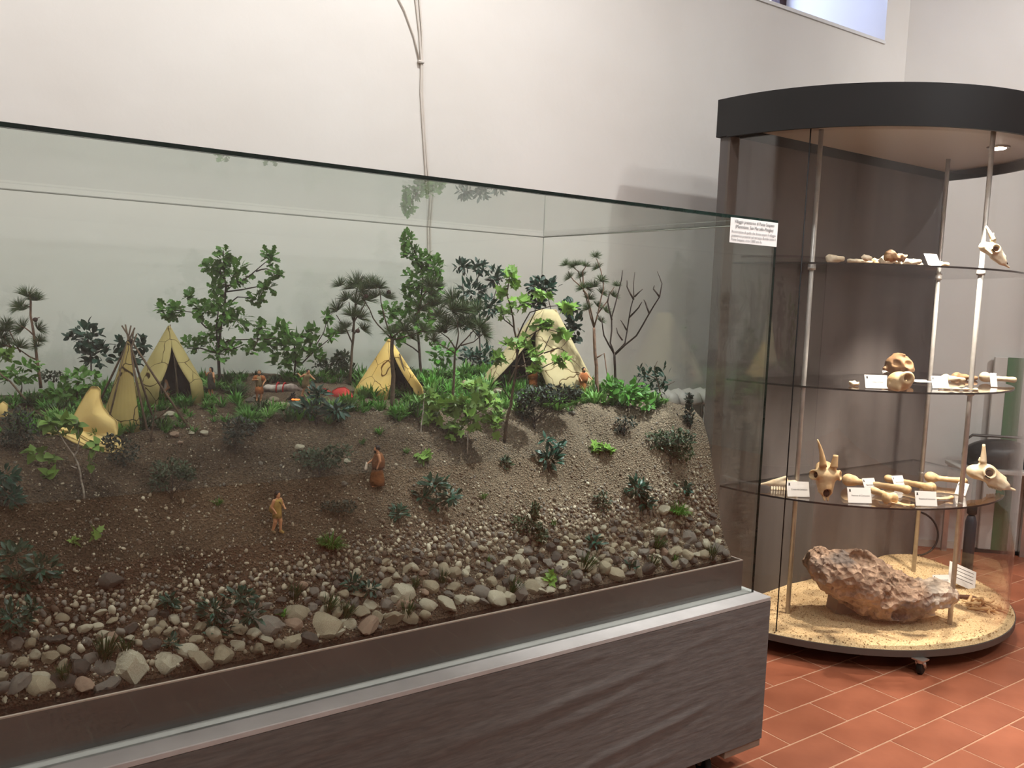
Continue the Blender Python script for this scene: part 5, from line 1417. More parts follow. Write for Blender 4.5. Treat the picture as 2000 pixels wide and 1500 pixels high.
B = at_col(935, 2.86); bush('evergreen_tree', 'blue-green evergreen tree left of the pale tent', B, [[(935, 765), (938, 690), (936, 600), (930, 530)], [(937, 650), (960, 600), (975, 545)], [(937, 660), (905, 620), (902, 540)], [(930, 740), (905, 700)]],
     [((905, 520, 0), (20, 14, 12), 18), ((935, 520, 0), (18, 16, 12), 16), ((965, 540, 0), (20, 22, 14), 22), ((920, 570, 0), (34, 28, 22), 44), ((955, 595, 0), (26, 26, 20), 30), ((925, 630, 0), (26, 26, 20), 26), ((920, 695, -4), (28, 22, 18), 26), ((950, 700, 0), (24, 30, 16), 22)], 15, L_LANCE, 'lance', lf_teal, sep=False, cat='model tree', group='dark evergreens')
B = at_col(1075, 2.74); bush('evergreen_tree', 'dark evergreen tree rising behind the pale tent', B, [[(1090, 745), (1085, 650), (1065, 560)], [(1088, 690), (1115, 650), (1125, 620)]],
     [((1060, 560, 0), (34, 20, 18), 40), ((1045, 590, 0), (18, 18, 14), 16), ((1112, 600, 0), (22, 16, 14), 20), ((1125, 640, 0), (30, 34, 18), 46), ((1100, 680, 0), (20, 24, 14), 16)], 14, L_OVAL, 'oval', lf_dark, sep=False, cat='model tree', group='dark evergreens')
B = at_px(1292, 782); bush('evergreen_bush', 'teal bush with bare forked twigs at the right end of the village', B, [[(1296, 784), (1286, 750), (1278, 720), (1284, 705)], [(1284, 742), (1262, 730), (1255, 718)], [(1288, 760), (1318, 745)]],
     [((1262, 735, 6), (22, 24, 16), 34), ((1300, 735, 6), (28, 24, 16), 40), ((1275, 762, 4), (34, 14, 16), 26)], 13, L_LANCE, 'lance', lf_teal, group='dark evergreens', bk=bark)
B = at_px(1226, 806); bush('bright_bush', 'bright green bush on the plateau below the bare tree', B, [[(1226, 808), (1228, 785), (1230, 770)]], [((1226, 765, 0), (44, 26, 26), 75), ((1262, 785, 0), (24, 18, 16), 24), ((1196, 752, 4), (18, 16, 14), 16)], 14, L_OVAL, 'oval', lf_bright, group='bright bushes')
B = at_col(40, 2.7); bush('bright_bush', 'mid green bush under the far left pine', B, [[(40, 775), (42, 740)]], [((30, 735, 0), (40, 18, 22), 36), ((60, 715, 0), (26, 16, 14), 18)], 16, L_OVAL, 'oval', lf_oak, group='bright bushes')
B = at_col(150, 2.66); bush('bright_bush', 'soft green bush between far left pine and the pole tipi', B, [[(150, 780), (152, 745)]], [((160, 740, 0), (40, 24, 22), 40), ((120, 770, -3), (40, 22, 18), 34)], 16, L_OVAL, 'oval', lf_oak, group='bright bushes')
B = at_col(850, 2.72); bush('bright_bush', 'bright leafy bush right of the tan tent', B, [[(860, 770), (858, 720)]], [((862, 690, 0), (30, 24, 18), 34), ((868, 730, 0), (34, 30, 18), 44), ((835, 750, 0), (20, 20, 14), 18)], 15, L_OVAL, 'oval', lf_bright, group='bright bushes')
def teal(px, py, cl, size, label, m_=None, n_st=3):
    B = at_px(px, py); return bush('teal_plant', label, B, [[(px, py + 1), (px + rng.uniform(-4, 4), py - 12), (c[0][0], c[0][1])] for c in cl[:n_st]], cl, size, L_LANCE, 'lance', m_ or lf_teal, cat='model plant', group='glossy teal plants', up=.35, out=1.2, jit=.35)
teal(618, 830, [((622, 770, 0), (22, 20, 14), 22), ((605, 798, 0), (36, 18, 18), 26), ((655, 800, 4), (32, 18, 16), 22)], 25, 'dark teal bush at the crest in front of the campfire')
teal(850, 1000, [((850, 945, 0), (28, 18, 16), 26), ((880, 970, 0), (24, 16, 14), 18), ((825, 970, 0), (24, 14, 14), 16), ((850, 985, -4), (18, 12, 10), 8)], 22, 'dark teal plant on the slope right of the fur-clad figurine')
teal(778, 1022, [((778, 1002, 0), (22, 14, 12), 14)], 22, 'small teal star-shaped plant below the fur-clad figurine')
teal(1072, 922, [((1068, 858, 0), (12, 16, 8), 8), ((1090, 868, 0), (14, 12, 8), 8), ((1070, 895, 0), (34, 22, 18), 36)], 21, 'dark teal plant on the slope below the flat black shrub')
teal(1250, 998, [((1245, 950, 0), (24, 20, 14), 30), ((1262, 980, 0), (22, 14, 12), 18), ((1228, 965, 0), (14, 14, 10), 10)], 21, 'dense teal plant above the white oval stone')
teal(1338, 968, [((1338, 952, 0), (20, 12, 10), 12)], 20, 'little teal plant right of the dense one, near the glass')
teal(445, 1252, [((420, 1190, 0), (34, 28, 18), 34), ((470, 1165, 0), (38, 20, 16), 34), ((425, 1225, 0), (30, 22, 16), 22), ((490, 1200, 2), (26, 24, 14), 20)], 22, 'large dark teal shrub above the waterline stones, left of centre')
teal(332, 1200, [((330, 1172, 0), (22, 18, 12), 18)], 22, 'teal tuft left of the large waterline shrub')
teal(335, 1288, [((335, 1255, 0), (20, 18, 12), 14)], 17, 'small dark green plant on top of the square white boulder')
teal(40, 1160, [((30, 1080, 0), (36, 22, 14), 24), ((80, 1110, 0), (40, 28, 16), 34), ((35, 1130, 0), (40, 24, 14), 26)], 26, 'big dark green plant on the lower slope at the far left')
teal(20, 1262, [((22, 1205, 0), (40, 32, 16), 44), ((60, 1190, 0), (20, 24, 12), 16)], 22, 'dark green shrub at the lower left edge above the stones')
teal(12, 1000, [((8, 930, 0), (28, 24, 14), 20), ((20, 970, 0), (26, 22, 12), 16)], 26, 'dark teal plant cut by the left edge of the picture')
teal(705, 1172, [((690, 1140, 0), (20, 16, 10), 12), ((722, 1150, 0), (24, 14, 10), 14)], 22, 'teal plant just above the centre waterline stones')
teal(1163, 1078, [((1163, 1058, 0), (20, 14, 10), 14)], 19, 'small teal plant among the right bank stones')
teal(1232, 1128, [((1232, 1108, 0), (16, 12, 8), 9)], 19, 'tiny teal plant touching the water at the right')
teal(1000, 740, [((1030, 745, 20), (20, 10, 8), 1)], 10, 'single dark leaf beside the pale tent')
# ------------------------------------------------------------------ fine-leaved shrubs
def shrub(px, py, cl, label, m_=None, size=8, group='fine-leaved dark shrubs', col=None):
    B = at_px(px, py) if col is None else at_col(px, col)
    return bush('fine_shrub', label, B, [[(px, py + 2), (px + rng.uniform(-3, 3), py - 10), (c[0][0], c[0][1])] for c in cl[:4]], cl, size, L_SMALL, 'small', m_ or lf_shrub, sep=False, group=group, jit=.8)
shrub(1043, 836, [((1040, 775, 0), (40, 22, 22), 420), ((1090, 770, 4), (50, 20, 22), 460), ((1025, 800, 0), (22, 22, 16), 160), ((1120, 765, 6), (20, 14, 14), 120)], 'flat-topped blackish shrub at the crest in front of the pale tent', lf_black, 9)
shrub(460, 886, [((468, 835, 0), (34, 24, 22), 320), ((455, 855, 0), (22, 18, 16), 140)], 'blackish shrub under the bright grass clump at the crest', lf_black, 8)
shrub(35, 880, [((40, 830, 0), (38, 40, 24), 420), ((20, 860, 0), (24, 20, 18), 130)], 'blackish shrub at the crest at the far left', lf_black, 9)
shrub(240, 912, [((240, 880, 0), (34, 30, 22), 330), ((215, 860, 0), (16, 14, 12), 70)], 'blackish shrub below the stack of hides', lf_black, 8)
shrub(335, 975, [((335, 915, 0), (46, 20, 22), 280), ((310, 945, 0), (22, 22, 16), 110), ((365, 925, 0), (22, 14, 14), 90)], 'loose dull green shrub on the upper left slope', lf_shrub, 9)
shrub(625, 930, [((625, 895, 0), (60, 22, 24), 460), ((660, 880, 4), (30, 14, 14), 110)], 'wide dull green shrub on the mid slope left of the fur-clad figurine', lf_shrub, 9)
shrub(660, 1012, [((650, 990, 0), (28, 12, 14), 150), ((680, 990, 0), (22, 12, 12), 110)], 'low dark crooked shrub between the two walking figurines', lf_black, 8)
shrub(1310, 905, [((1280, 862, 0), (30, 24, 18), 240), ((1325, 858, 0), (36, 24, 18), 300), ((1335, 885, 0), (28, 14, 12), 110)], 'drooping dark shrub below the crest near the right glass', lf_shrub, 9)
shrub(1218, 850, [((1222, 825, 0), (24, 18, 12), 120), ((1208, 845, 0), (14, 10, 8), 50)], 'sparse dark twigs at the crest, right of the bright slope', lf_black, 8)
shrub(1347, 836, [((1346, 810, 0), (11, 28, 10), 170), ((1346, 780, 0), (8, 14, 8), 50)], 'narrow upright dark shrub at the right end of the crest', lf_black, 8)
shrub(1035, 1065, [((1025, 1025, 0), (36, 20, 16), 260), ((1045, 1000, 0), (10, 22, 10), 80), ((1055, 1045, 0), (16, 18, 12), 80)], 'dark feathery shrub in the middle of the right slope', lf_shrub, 8)
shrub(1180, 1008, [((1178, 980, 0), (20, 22, 12), 150)], 'dark green cypress-like shrub beside the right stones', lf_shrub, 8)
shrub(990, 912, [((988, 905, 0), (14, 14, 10), 60)], 'tiny dark plant left of the teal one on the right slope', lf_shrub, 8)
shrub(645, 720, [((650, 712, 0), (44, 14, 14), 230), ((665, 700, 0), (20, 16, 10), 90)], 'dark feathery undergrowth behind the slim pine', lf_shrub, 10, col=2.88)
shrub(105, 745, [((100, 735, 0), (36, 12, 14), 150)], 'dark undergrowth beside the far left pine', lf_shrub, 9, col=2.88)
shrub(940, 730, [((950, 725, 0), (50, 24, 16), 300)], 'dark undergrowth left of the pale tent', lf_shrub, 10, col=2.9)
# ------------------------------------------------------------------ grass
def grass_shape(n, seed, wid=.05, lean=.8, h0=.6):
    r = np.random.default_rng(seed); V = []; F = []
    for _ in range(n):
        a = r.uniform(0, 2 * math.pi); q = lean * math.sqrt(r.random()); L = r.uniform(h0, 1.0)
        d = np.array([math.cos(a) * q, math.sin(a) * q, 1.0]); d = unit(d) * L
        sd = np.array([-math.sin(a), math.cos(a), 0]) * wid
        b = np.array([math.cos(a), math.sin(a), 0]) * r.random() * .22; k = len(V)
        mid = b + d * .55 + np.array([0, 0, .06]); tip = b + d - np.array([0, 0, .12 * q])
        V += [b - sd * .6, b + sd * .6, mid + sd, mid - sd, tip]; F += [(k, k + 1, k + 2, k + 3), (k + 3, k + 2, k + 4)]
    return np.array(V), F
G_FRESH = [mesh_data('grass_tuft', *grass_shape(46, 70 + q, .045, 1.3, .55), lf_grass, smooth=False) for q in range(4)]
G_MID = [mesh_data('grass_tuft', *grass_shape(44, 80 + q, .04, 1.2, .55), lf_bright, smooth=False) for q in range(3)]
G_DARK = [mesh_data('grass_tuft', *grass_shape(44, 90 + q, .04, 1.2, .55), lf_gdark, smooth=False) for q in range(3)]
G_REED = [mesh_data('water_grass', *grass_shape(70, 100 + q, .018, .55, .6), lf_gdark, smooth=False) for q in range(3)]
G_CLUMP = [mesh_data('grass_clump', *grass_shape(240, 110 + q, .022, 1.7, .6), lf_bright, smooth=False) for q in range(2)]
def grass(kind, px, py, s, label, name='grass_tuft', group=None, p=None, lean=None):
    p = at_px(px, py) if p is None else p
    p = np.array(p, float); p[1] = max(p[1], VY0 + .02 + s * mpp(p) * .75); p[2] = gz(p[0], p[1])
    me = kind[int(rng.integers(0, len(kind)))]
    o = inst(name, me, None, p - np.array([0, 0, .001]), (rng.uniform(-.1, .1) + .12, rng.uniform(-.1, .1) if lean is None else lean, rng.uniform(0, 6.28) if lean is None else -YAW), float(s * mpp(p)))
    return tag(o, label, 'model grass', group)
for px, py, s, lab in ((487, 825, 44, 'big bright grass clump at the crest above the blackish shrub'), (645, 1072, 42, 'bright green grass ball on the lower slope, centre'), (1322, 1005, 34, 'green grass clump right of the white oval stone'), (478, 812, 36, 'second bright grass clump just left of the campfire stones')):
    grass(G_CLUMP, px, py, s, lab, 'grass_clump', 'large grass clumps')
for px, py, s, lab in ((425, 988, 20, 'small grass tuft alone on the upper left slope'), (741, 848, 20, 'grass tuft at the crest above the fur-clad figurine'), (708, 866, 18, 'grass tuft just below the crest, centre'), (945, 974, 18, 'small grass tuft right of the teal plant on the mid slope'), (1082, 1030, 18, 'small grass tuft beside the feathery shrub'), (318, 840, 24, 'grass tuft beside the forked stick in front of the tipi'),
                       (325, 845, 18, 'lighter grass tuft right beside the forked stick'), (1195, 885, 16, 'grass tuft beside the lime sprig on the right slope'), (795, 885, 15, 'dull grass tuft on the mid slope, right of the fur-clad figurine'), (1285, 1070, 24, 'short bright grass among the right bank stones'), (1318, 1098, 22, 'small bright grass tuft by the long oval stone'), (955, 1098, 18, 'little green tuft among the bank stones, right of centre'), (1108, 1125, 18, 'little tuft beside the lime star-shaped sprig'), (553, 1205, 22, 'fern-like tuft leaning on the tan loaf stone'), (245, 1270, 40, 'bushy green tuft among the left waterline stones')):
    grass(G_MID if s < 30 else G_DARK, px, py, s, lab, group='single grass tufts on the slope')
for px, py, s, ln, lab in ((205, 1285, 62, .25, 'dark leaning water grass left of the bushy green tuft'), (125, 1330, 40, 0, 'pale-stemmed water grass at the left end'), (575, 1168, 40, .2, 'dark water grass above the big grey boulder'), (640, 1195, 44, .35, 'dark leaning reed behind the big tan boulder'), (672, 1208, 44, .35, 'dark leaning reed between cream and tan boulders'), (795, 1205, 46, .1, 'upright dark reed in front of the broad cream boulder'),
                           (810, 1150, 30, .2, 'dark reed above the broad cream boulder'), (865, 1140, 34, 0, 'fine reed right of the mossy round stone'), (1000, 1158, 40, .3, 'dark leaning reed, right of centre'), (1140, 1115, 48, .4, 'long dark leaning reed below the small teal plant'), (1280, 1072, 36, .5, 'dark reed above the right water edge'), (1272, 1112, 36, .25, 'dark reed at the right water edge'), (1388, 1094, 38, .1, 'thick dark reed at the right tray corner')):
    grass(G_REED, px, py, s, lab, 'water_grass', 'water grasses', lean=ln)
# low ground cover between the tufts: too fine to count
gm = []
GB = [grass_shape(26, 130 + q, .05, 1.4, .5) for q in range(5)]
for kind_, m_, n_, lab in ((0, lf_bright, 620, 'low leafy ground cover carpeting the village plateau'), (1, lf_gdark, 330, 'dark low ground cover towards the back of the plateau')):
    VV = []; FF = []; nv_ = 0
    while n_ > 0:
        x = rng.uniform(X0 + .03, X1 - .05); yc = float(np.interp(x, _XK, _YC)); y = yc - .01 + (2.93 - yc) * (rng.random() if kind_ == 0 else 1 - .35 * rng.random())
        q = np.array([x, y, gz(x, y)]); v = q - CAM; z_ = v @ _f; ix = 1000 + FPX * (v @ _r) / z_; iy = 750 - FPX * (v @ _u) / z_
        n_ -= 1
        if 480 < ix < 700 and 750 < iy < 800: continue
        if vnoise(np.array([x * 6, y * 6, kind_ * 9.0])) < -.25: continue
        gv, gf = GB[int(rng.integers(0, 5))]; sc_l = rng.uniform(14, 26) * mpp(q); a = rng.uniform(0, 6.28)
        Rz = np.array([[math.cos(a), -math.sin(a), 0], [math.sin(a), math.cos(a), 0], [0, 0, 1]])
        VV.append(gv @ Rz.T * sc_l + q); FF += [tuple(i + nv_ for i in f) for f in gf]; nv_ += len(gv)
    tag(part('ground_cover', np.concatenate(VV), FF, m_, smooth=False), lab, 'ground cover', kind='stuff')
# small tufts covering the village plateau
cnt = 0
tuft_marks = [((60, 750), 'under the far left pine'), ((178, 840), 'around the draped yellow hide'), ((250, 820), 'around the foot of the pole tipi'), ((345, 760), 'around the olive tent'), ((412, 772), 'around the dark-cloaked figurine'), ((506, 783), 'around the bearded figurine by the fire'), ((575, 720), 'below the broad green bush behind the fire'), ((618, 820), 'around the dark teal crest bush'),
              ((690, 750), 'at the foot of the slim dark pine'), ((765, 780), 'in front of the tan tent'), ((850, 750), 'right of the tan tent'), ((900, 790), 'under the branching-crowned pine'), ((925, 740), 'left of the pale tent'), ((985, 800), 'around the lime sapling trunk'), ((1060, 800), 'around the flat-topped blackish shrub'), ((1138, 770), 'around the figurine right of the pale tent'), ((1226, 800), 'around the bright bush below the bare tree'), ((1292, 775), 'around the teal bush with bare twigs'), ((460, 830), 'around the crest grass clump'), ((150, 760), 'among the soft green bushes left of the tipi')]
for _ in range(2000):
    if cnt >= 290: break
    x = rng.uniform(.2, 2.15); yc = float(np.interp(x, _XK, _YC)); y = yc - .03 + (2.88 - yc) * rng.random() ** 1.1
    q = np.array([x, y, gz(x, y)]); v = q - CAM; zz_ = v @ _f; ix = 1000 + FPX * (v @ _r) / zz_; iy = 750 - FPX * (v @ _u) / zz_
    if ix < -20: continue
    if 470 < ix < 700 and 745 < iy < 800 and rng.random() < .8: continue       # open ground round the fire
    if 330 < ix < 470 and iy > 800 and rng.random() < .7: continue
    bright = np.clip((ix - 300) / 900, 0, 1)
    u_ = rng.random()
    kd = G_FRESH if u_ < .3 + .4 * bright else (G_MID if u_ < .8 else G_DARK)
    wh = near(q, tuft_marks); tone = {id(G_FRESH): 'fresh green', id(G_MID): 'mid green', id(G_DARK): 'dark green'}[id(kd)]
    grass(kd, 0, 0, rng.uniform(24, 42), 'small %s grass tuft %s' % (tone, wh), group='%s tufts %s' % (tone, wh), p=q)
    cnt += 1
# ================================================================== THE VILLAGE
def hide_mat(name, c1, c2, seam, scale):
    """tanned hide with dark stitched seams"""
    M = bpy.data.materials.new(name); M.use_nodes = True
    nt = M.node_tree; N = nt.nodes; L = nt.links; p = N['Principled BSDF']; p.inputs['Roughness'].default_value = .85; p.inputs['Specular IOR Level'].default_value = .15
    tc = N.new('ShaderNodeTexCoord')
    nz = N.new('ShaderNodeTexNoise'); nz.inputs['Scale'].default_value = 9; nz.inputs['Detail'].default_value = 3
    rp = N.new('ShaderNodeValToRGB'); rp.color_ramp.elements[0].color = (*lin(c1), 1); rp.color_ramp.elements[1].color = (*lin(c2), 1); rp.color_ramp.elements[0].position = .35; rp.color_ramp.elements[1].position = .68
    n2 = N.new('ShaderNodeTexNoise'); n2.inputs['Scale'].default_value = 14
    ad = N.new('ShaderNodeVectorMath'); ad.operation = 'MULTIPLY_ADD'; ad.inputs[1].default_value = (.05, .05, .05)
    vo = N.new('ShaderNodeTexVoronoi'); vo.feature = 'DISTANCE_TO_EDGE'; vo.inputs['Scale'].default_value = scale
    L.new(tc.outputs['Object'], nz.inputs['Vector']); L.new(tc.outputs['Object'], n2.inputs['Vector'])
    L.new(n2.outputs['Color'], ad.inputs[0]); L.new(tc.outputs['Object'], ad.inputs[2]); L.new(ad.outputs[0], vo.inputs['Vector'])
    r2 = N.new('ShaderNodeValToRGB'); r2.color_ramp.interpolation = 'LINEAR'; r2.color_ramp.elements[0].position = .006; r2.color_ramp.elements[0].color = (*lin(seam), 1); r2.color_ramp.elements[1].position = .013; r2.color_ramp.elements[1].color = (1, 1, 1, 1)
    mx = N.new('ShaderNodeMix'); mx.data_type = 'RGBA'; mx.blend_type = 'MULTIPLY'; mx.inputs[0].default_value = 1
    L.new(nz.outputs['Fac'], rp.inputs['Fac']); L.new(vo.outputs['Distance'], r2.inputs['Fac']); L.new(rp.outputs[0], mx.inputs[6]); L.new(r2.outputs[0], mx.inputs[7]); L.new(mx.outputs[2], p.inputs['Base Color'])
    return M
hide_a = hide_mat('pale_stitched_hide', (186, 170, 134), (172, 155, 118), (120, 96, 70), 9)
hide_b = hide_mat('tan_stitched_hide', (226, 192, 120), (212, 172, 98), (110, 78, 48), 12)
hide_c = hide_mat('olive_stitched_hide', (176, 160, 108), (158, 142, 92), (90, 72, 46), 12)
hide_d = hide_mat('smoked_hide', (170, 150, 94), (142, 124, 76), (80, 60, 40), 10)
pole_m = mat('tent_pole_wood', (112, 92, 74), (80, 64, 52), rough=.9, scale=50, bump=.001, bscale=120)
def cone_sheet(B, k, apex, left, right, base_y, th0, th1, depth=.8, v0=0.0, v1=1.0, door=None, nu=36, nv=12, thick=.0022, rough=.0, sag=0.0, top=.97):
    """part of a conical tent, in pixels: apex (x,y), base from left to right at base_y; th measured from the viewer's right, -90 deg = towards the viewer"""
    cx = (left + right) / 2; rx = (right - left) / 2
    def P(px, py, w_): return B + k * ((px - B_px[0]) * _r + (B_px[1] - py) * _u + w_ * _h)
    v = B - CAM; z = v @ _f; B_px = (1000 + FPX * (v @ _r) / z, 750 - FPX * (v @ _u) / z)
    V = []
    for j in range(nv + 1):
        vv = v0 + (v1 - v0) * j / nv
        a0, a1 = th0, th1
        if door:
            al = door[0] * max(0, 1 - vv / door[1]); a0, a1 = th0 + al, th1 - al
        for i in range(nu + 1):
            th = a0 + (a1 - a0) * i / nu
            s = 1 - vv * top
            wv = rough * math.sin(i * 1.7 + j * .9) * (1 - vv)
            x = cx + (apex[0] - cx) * vv + rx * s * math.cos(th) * (1 - sag * math.sin(math.pi * vv))
            w_ = (rx * depth) * s * math.sin(th) * (1 - sag * math.sin(math.pi * vv))
            y = base_y + (apex[1] - base_y) * vv
            q = P(x, y, w_)
            if vv < .02:
                q[2] = gz(q[0], q[1]) - .003
            V.append(q + wv * k * (_r * math.cos(th) + _h * math.sin(th)))
    V = np.array(V); n = (nu + 1) * (nv + 1)
    ii = np.arange(n).reshape(nv + 1, nu + 1)
    F = np.stack([ii[:-1, :-1], ii[:-1, 1:], ii[1:, 1:], ii[1:, :-1]], -1).reshape(-1, 4)
    # thickness: an inner skin and a closing rim
    c = np.array(V).mean(0); ax = V.copy(); d = ax - np.c_[np.tile(c[:2], (n, 1)), ax[:, 2]]
    d = d / (np.linalg.norm(d, axis=1)[:, None] + 1e-9)
    V2 = V - d * thick
    F2 = F[:, ::-1] + n
    rim = list(ii[0]) + list(ii[1:, -1]) + list(ii[-1, ::-1][1:]) + list(ii[::-1, 0][1:-1])
    Fr = [(rim[(q + 1) % len(rim)], rim[q], rim[q] + n, rim[(q + 1) % len(rim)] + n) for q in range(len(rim))]
    return np.concatenate([V, V2]), F.tolist() + F2.tolist() + Fr, P
RAD = math.radians
def tent(label, base, apex, left, right, base_y, door_dir, door_w, door_h, m_, poles=(), depth=.8, sag=0.0, top=.97):
    k = mpp(base); r_ = empty('skin_tent', base, label, 'model tent', 'stitched skin tents')
    V, F, P = cone_sheet(base, k, apex, left, right, base_y, RAD(door_dir), RAD(door_dir + 360), depth, door=(RAD(door_w), door_h), sag=sag, top=top)
    part('hide_cover', V, F, m_, r_)
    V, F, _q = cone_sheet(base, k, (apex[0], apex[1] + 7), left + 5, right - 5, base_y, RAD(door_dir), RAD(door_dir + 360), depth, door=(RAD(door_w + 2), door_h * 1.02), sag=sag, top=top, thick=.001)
    part('shade_lining', V, F, mat('tent_shade_black', (16, 15, 15), rough=.95, spec=.05), r_)  # near-black inner skin, the tent's inside shade put into its colour
    for a, b in poles:
        part('pole', *tube([P(*a), P(*b)], [1.6 * k, 1.2 * k], 6), pole_m, r_)
    part('inner_floor', *prism([(P((left + right) / 2 + .8 * (right - left) / 2 * math.cos(t), base_y, 0)[0] + 0, P((left + right) / 2, base_y, .8 * (right - left) / 2 * depth * math.sin(t))[1]) for t in np.linspace(0, 2 * math.pi, 16, endpoint=False)], base[2] - .004, base[2] + .004), mat('tent_floor_shade', (26, 22, 20), rough=.95), r_, smooth=False)  # floor near-black as well, inside shade put into its colour
    return r_, P
b4 = at_px(1046, 757)
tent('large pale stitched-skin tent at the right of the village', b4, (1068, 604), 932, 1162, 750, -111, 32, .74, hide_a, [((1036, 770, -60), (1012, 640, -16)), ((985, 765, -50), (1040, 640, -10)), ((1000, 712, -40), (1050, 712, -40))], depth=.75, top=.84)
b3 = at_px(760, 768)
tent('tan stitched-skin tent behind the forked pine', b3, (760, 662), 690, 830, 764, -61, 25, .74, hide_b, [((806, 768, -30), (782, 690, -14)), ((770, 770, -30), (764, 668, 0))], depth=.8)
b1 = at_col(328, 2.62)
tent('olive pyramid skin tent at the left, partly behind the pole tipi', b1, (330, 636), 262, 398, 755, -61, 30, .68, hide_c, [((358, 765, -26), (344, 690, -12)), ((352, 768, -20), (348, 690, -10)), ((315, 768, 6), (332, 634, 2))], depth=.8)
# guy lines of the olive and tan tents
# ------------------------------------------------------------------ pole tipi under construction
b2 = at_px(250, 830); k2 = mpp(b2)
tp = empty('pole_tipi', b2, 'half-covered tipi of bare poles and smoked hides at the left', 'model tent')
V, F, P2 = cone_sheet(b2, k2, (252, 662), 196, 302, 832, RAD(-150), RAD(-42), .9, rough=.35, sag=.05)
part('hide_cover', V, F, hide_d, tp)
V, F, _p = cone_sheet(b2, k2, (252, 662), 200, 302, 826, RAD(120), RAD(205), .9, rough=.3)
part('rear_hide', V, F, mat('dark_brown_hide', (96, 76, 62), (78, 62, 50), rough=.9, scale=12), tp)
for a, b in (((160, 772, 30), (266, 640, -6)), ((190, 802, 6), (268, 652, -2)), ((227, 838, -44), (254, 636, 4)), ((301, 834, -30), (243, 634, 4)), ((368, 820, 10), (238, 636, 0)), ((280, 800, 50), (246, 645, 0)), ((215, 790, 50), (260, 645, 2))):
    q = P2(*a); q[2] = min(q[2], gz(q[0], q[1])) if gz(q[0], q[1]) < q[2] + .05 else gz(q[0], q[1])
    q = np.array([P2(*a)[0], P2(*a)[1], gz(P2(*a)[0], P2(*a)[1]) - .003]); t_ = P2(*b)
    part('pole', *tube([q, (q + t_) / 2 + rng.normal(size=3) * .0015, t_], [2.4 * k2, 2.2 * k2, 1.5 * k2], 7), pole_m, tp)
part('lashing', *tube([P2(252, 664, 0) + np.array([0, 0, 0]), P2(256, 668, 0)], 5 * k2, 8), bark_d, tp)
# hides: one draped upright, the rest stacked flat
bh = at_px(178, 856); kh = mpp(bh)
def sheet(outline, B, k, curve, thick=.0025, nu=14, nv=10, lean=0.0, flat=False):
    """irregular hide from an outline (px, relative to B): stretched over a bulging surface"""
    O = np.array(outline, float); cx, cy = O.mean(0)
    V = []; rings = 7
    n = len(O)
    for j in range(rings + 1):
        s = j / rings
        for q in O: V.append((cx + (q[0] - cx) * s, cy + (q[1] - cy) * s, s))
    out = []
    for x, y, s in V:
        if flat:
            q = B + k * (x * _r0 + y * _h * 1.0); q[2] = gz(q[0], q[1]) + B[2]; out.append(q + Z3 * (curve * (1 - s * s) * k + .8 * k * math.sin(x * .12 + y * .2)))
        else: out.append(B + k * (x * _r0 + (-curve * (1 - s * s) + lean * y) * _h) + Z3 * k * y)
    F = []
    for j in range(rings):
        for i in range(n): F.append((j * n + i, j * n + (i + 1) % n, (j + 1) * n + (i + 1) % n, (j + 1) * n + i))
    V = np.array(out); m0 = len(V)
    off = (Z3 if flat else -_h) * thick
    V = np.concatenate([V + off, V]); F2 = [tuple(i + m0 for i in f[::-1]) for f in F]
    last = rings * n
    F3 = [(last + (i + 1) % n, last + i, m0 + last + i, m0 + last + (i + 1) % n) for i in range(n)]
    return V, F + F2 + F3
up = [(-50, 0), (-42, 22), (-30, 52), (-18, 78), (-10, 90), (2, 90), (9, 84), (10, 70), (18, 52), (32, 36), (48, 26), (52, 12), (52, 0), (20, -4), (-20, -3)]
V, F = sheet(up, bh + Z3 * .012, kh, 14, lean=.28)
o = part('tan_hide', V, F, hide_y); tag(o, 'yellow hide draped upright beside the pole tipi', 'hide', 'hides beside the tipi')
for q, lab in enumerate(('topmost flat hide of the stack under the yellow draped one', 'second hide of the flat stack', 'third hide of the flat stack', 'lowest hide of the flat stack, spread widest')):
    ang = np.linspace(0, 2 * math.pi, 18, endpoint=False)
    ol = [((58 + 5 * q + 8 * math.sin(3 * a + q)) * math.cos(a) + 6 * math.sin(q * 2), (20 + 2 * q + 4 * math.cos(2 * a + q)) * math.sin(a)) for a in ang]
    zb = np.array([bh[0], bh[1], .013 - .0034 * q]) - _h * .006 - _r0 * .006
    V, F = sheet(ol, zb, kh, 1.0, thick=.002, flat=True)
    o = part('tan_hide', V, F, [hide_y, mat('straw_hide', (206, 178, 116), (188, 158, 98), rough=.85, scale=12)][q % 2]); tag(o, lab, 'hide', 'hides beside the tipi')
fs = at_px(297, 862); kf = mpp(fs)
p = Plant('forked_stick', 'bare forked twig stuck in the ground before the tipi', 'stick', fs)
p.branch([(295, 864), (298, 835), (304, 800), (303, 790)], 2, 1.2, bark, 'stem'); p.branch([(302, 820), (318, 808), (330, 796)], 1.3, .7, bark); p.branch([(298, 842), (285, 838), (265, 848)], 1.3, .7, bark)
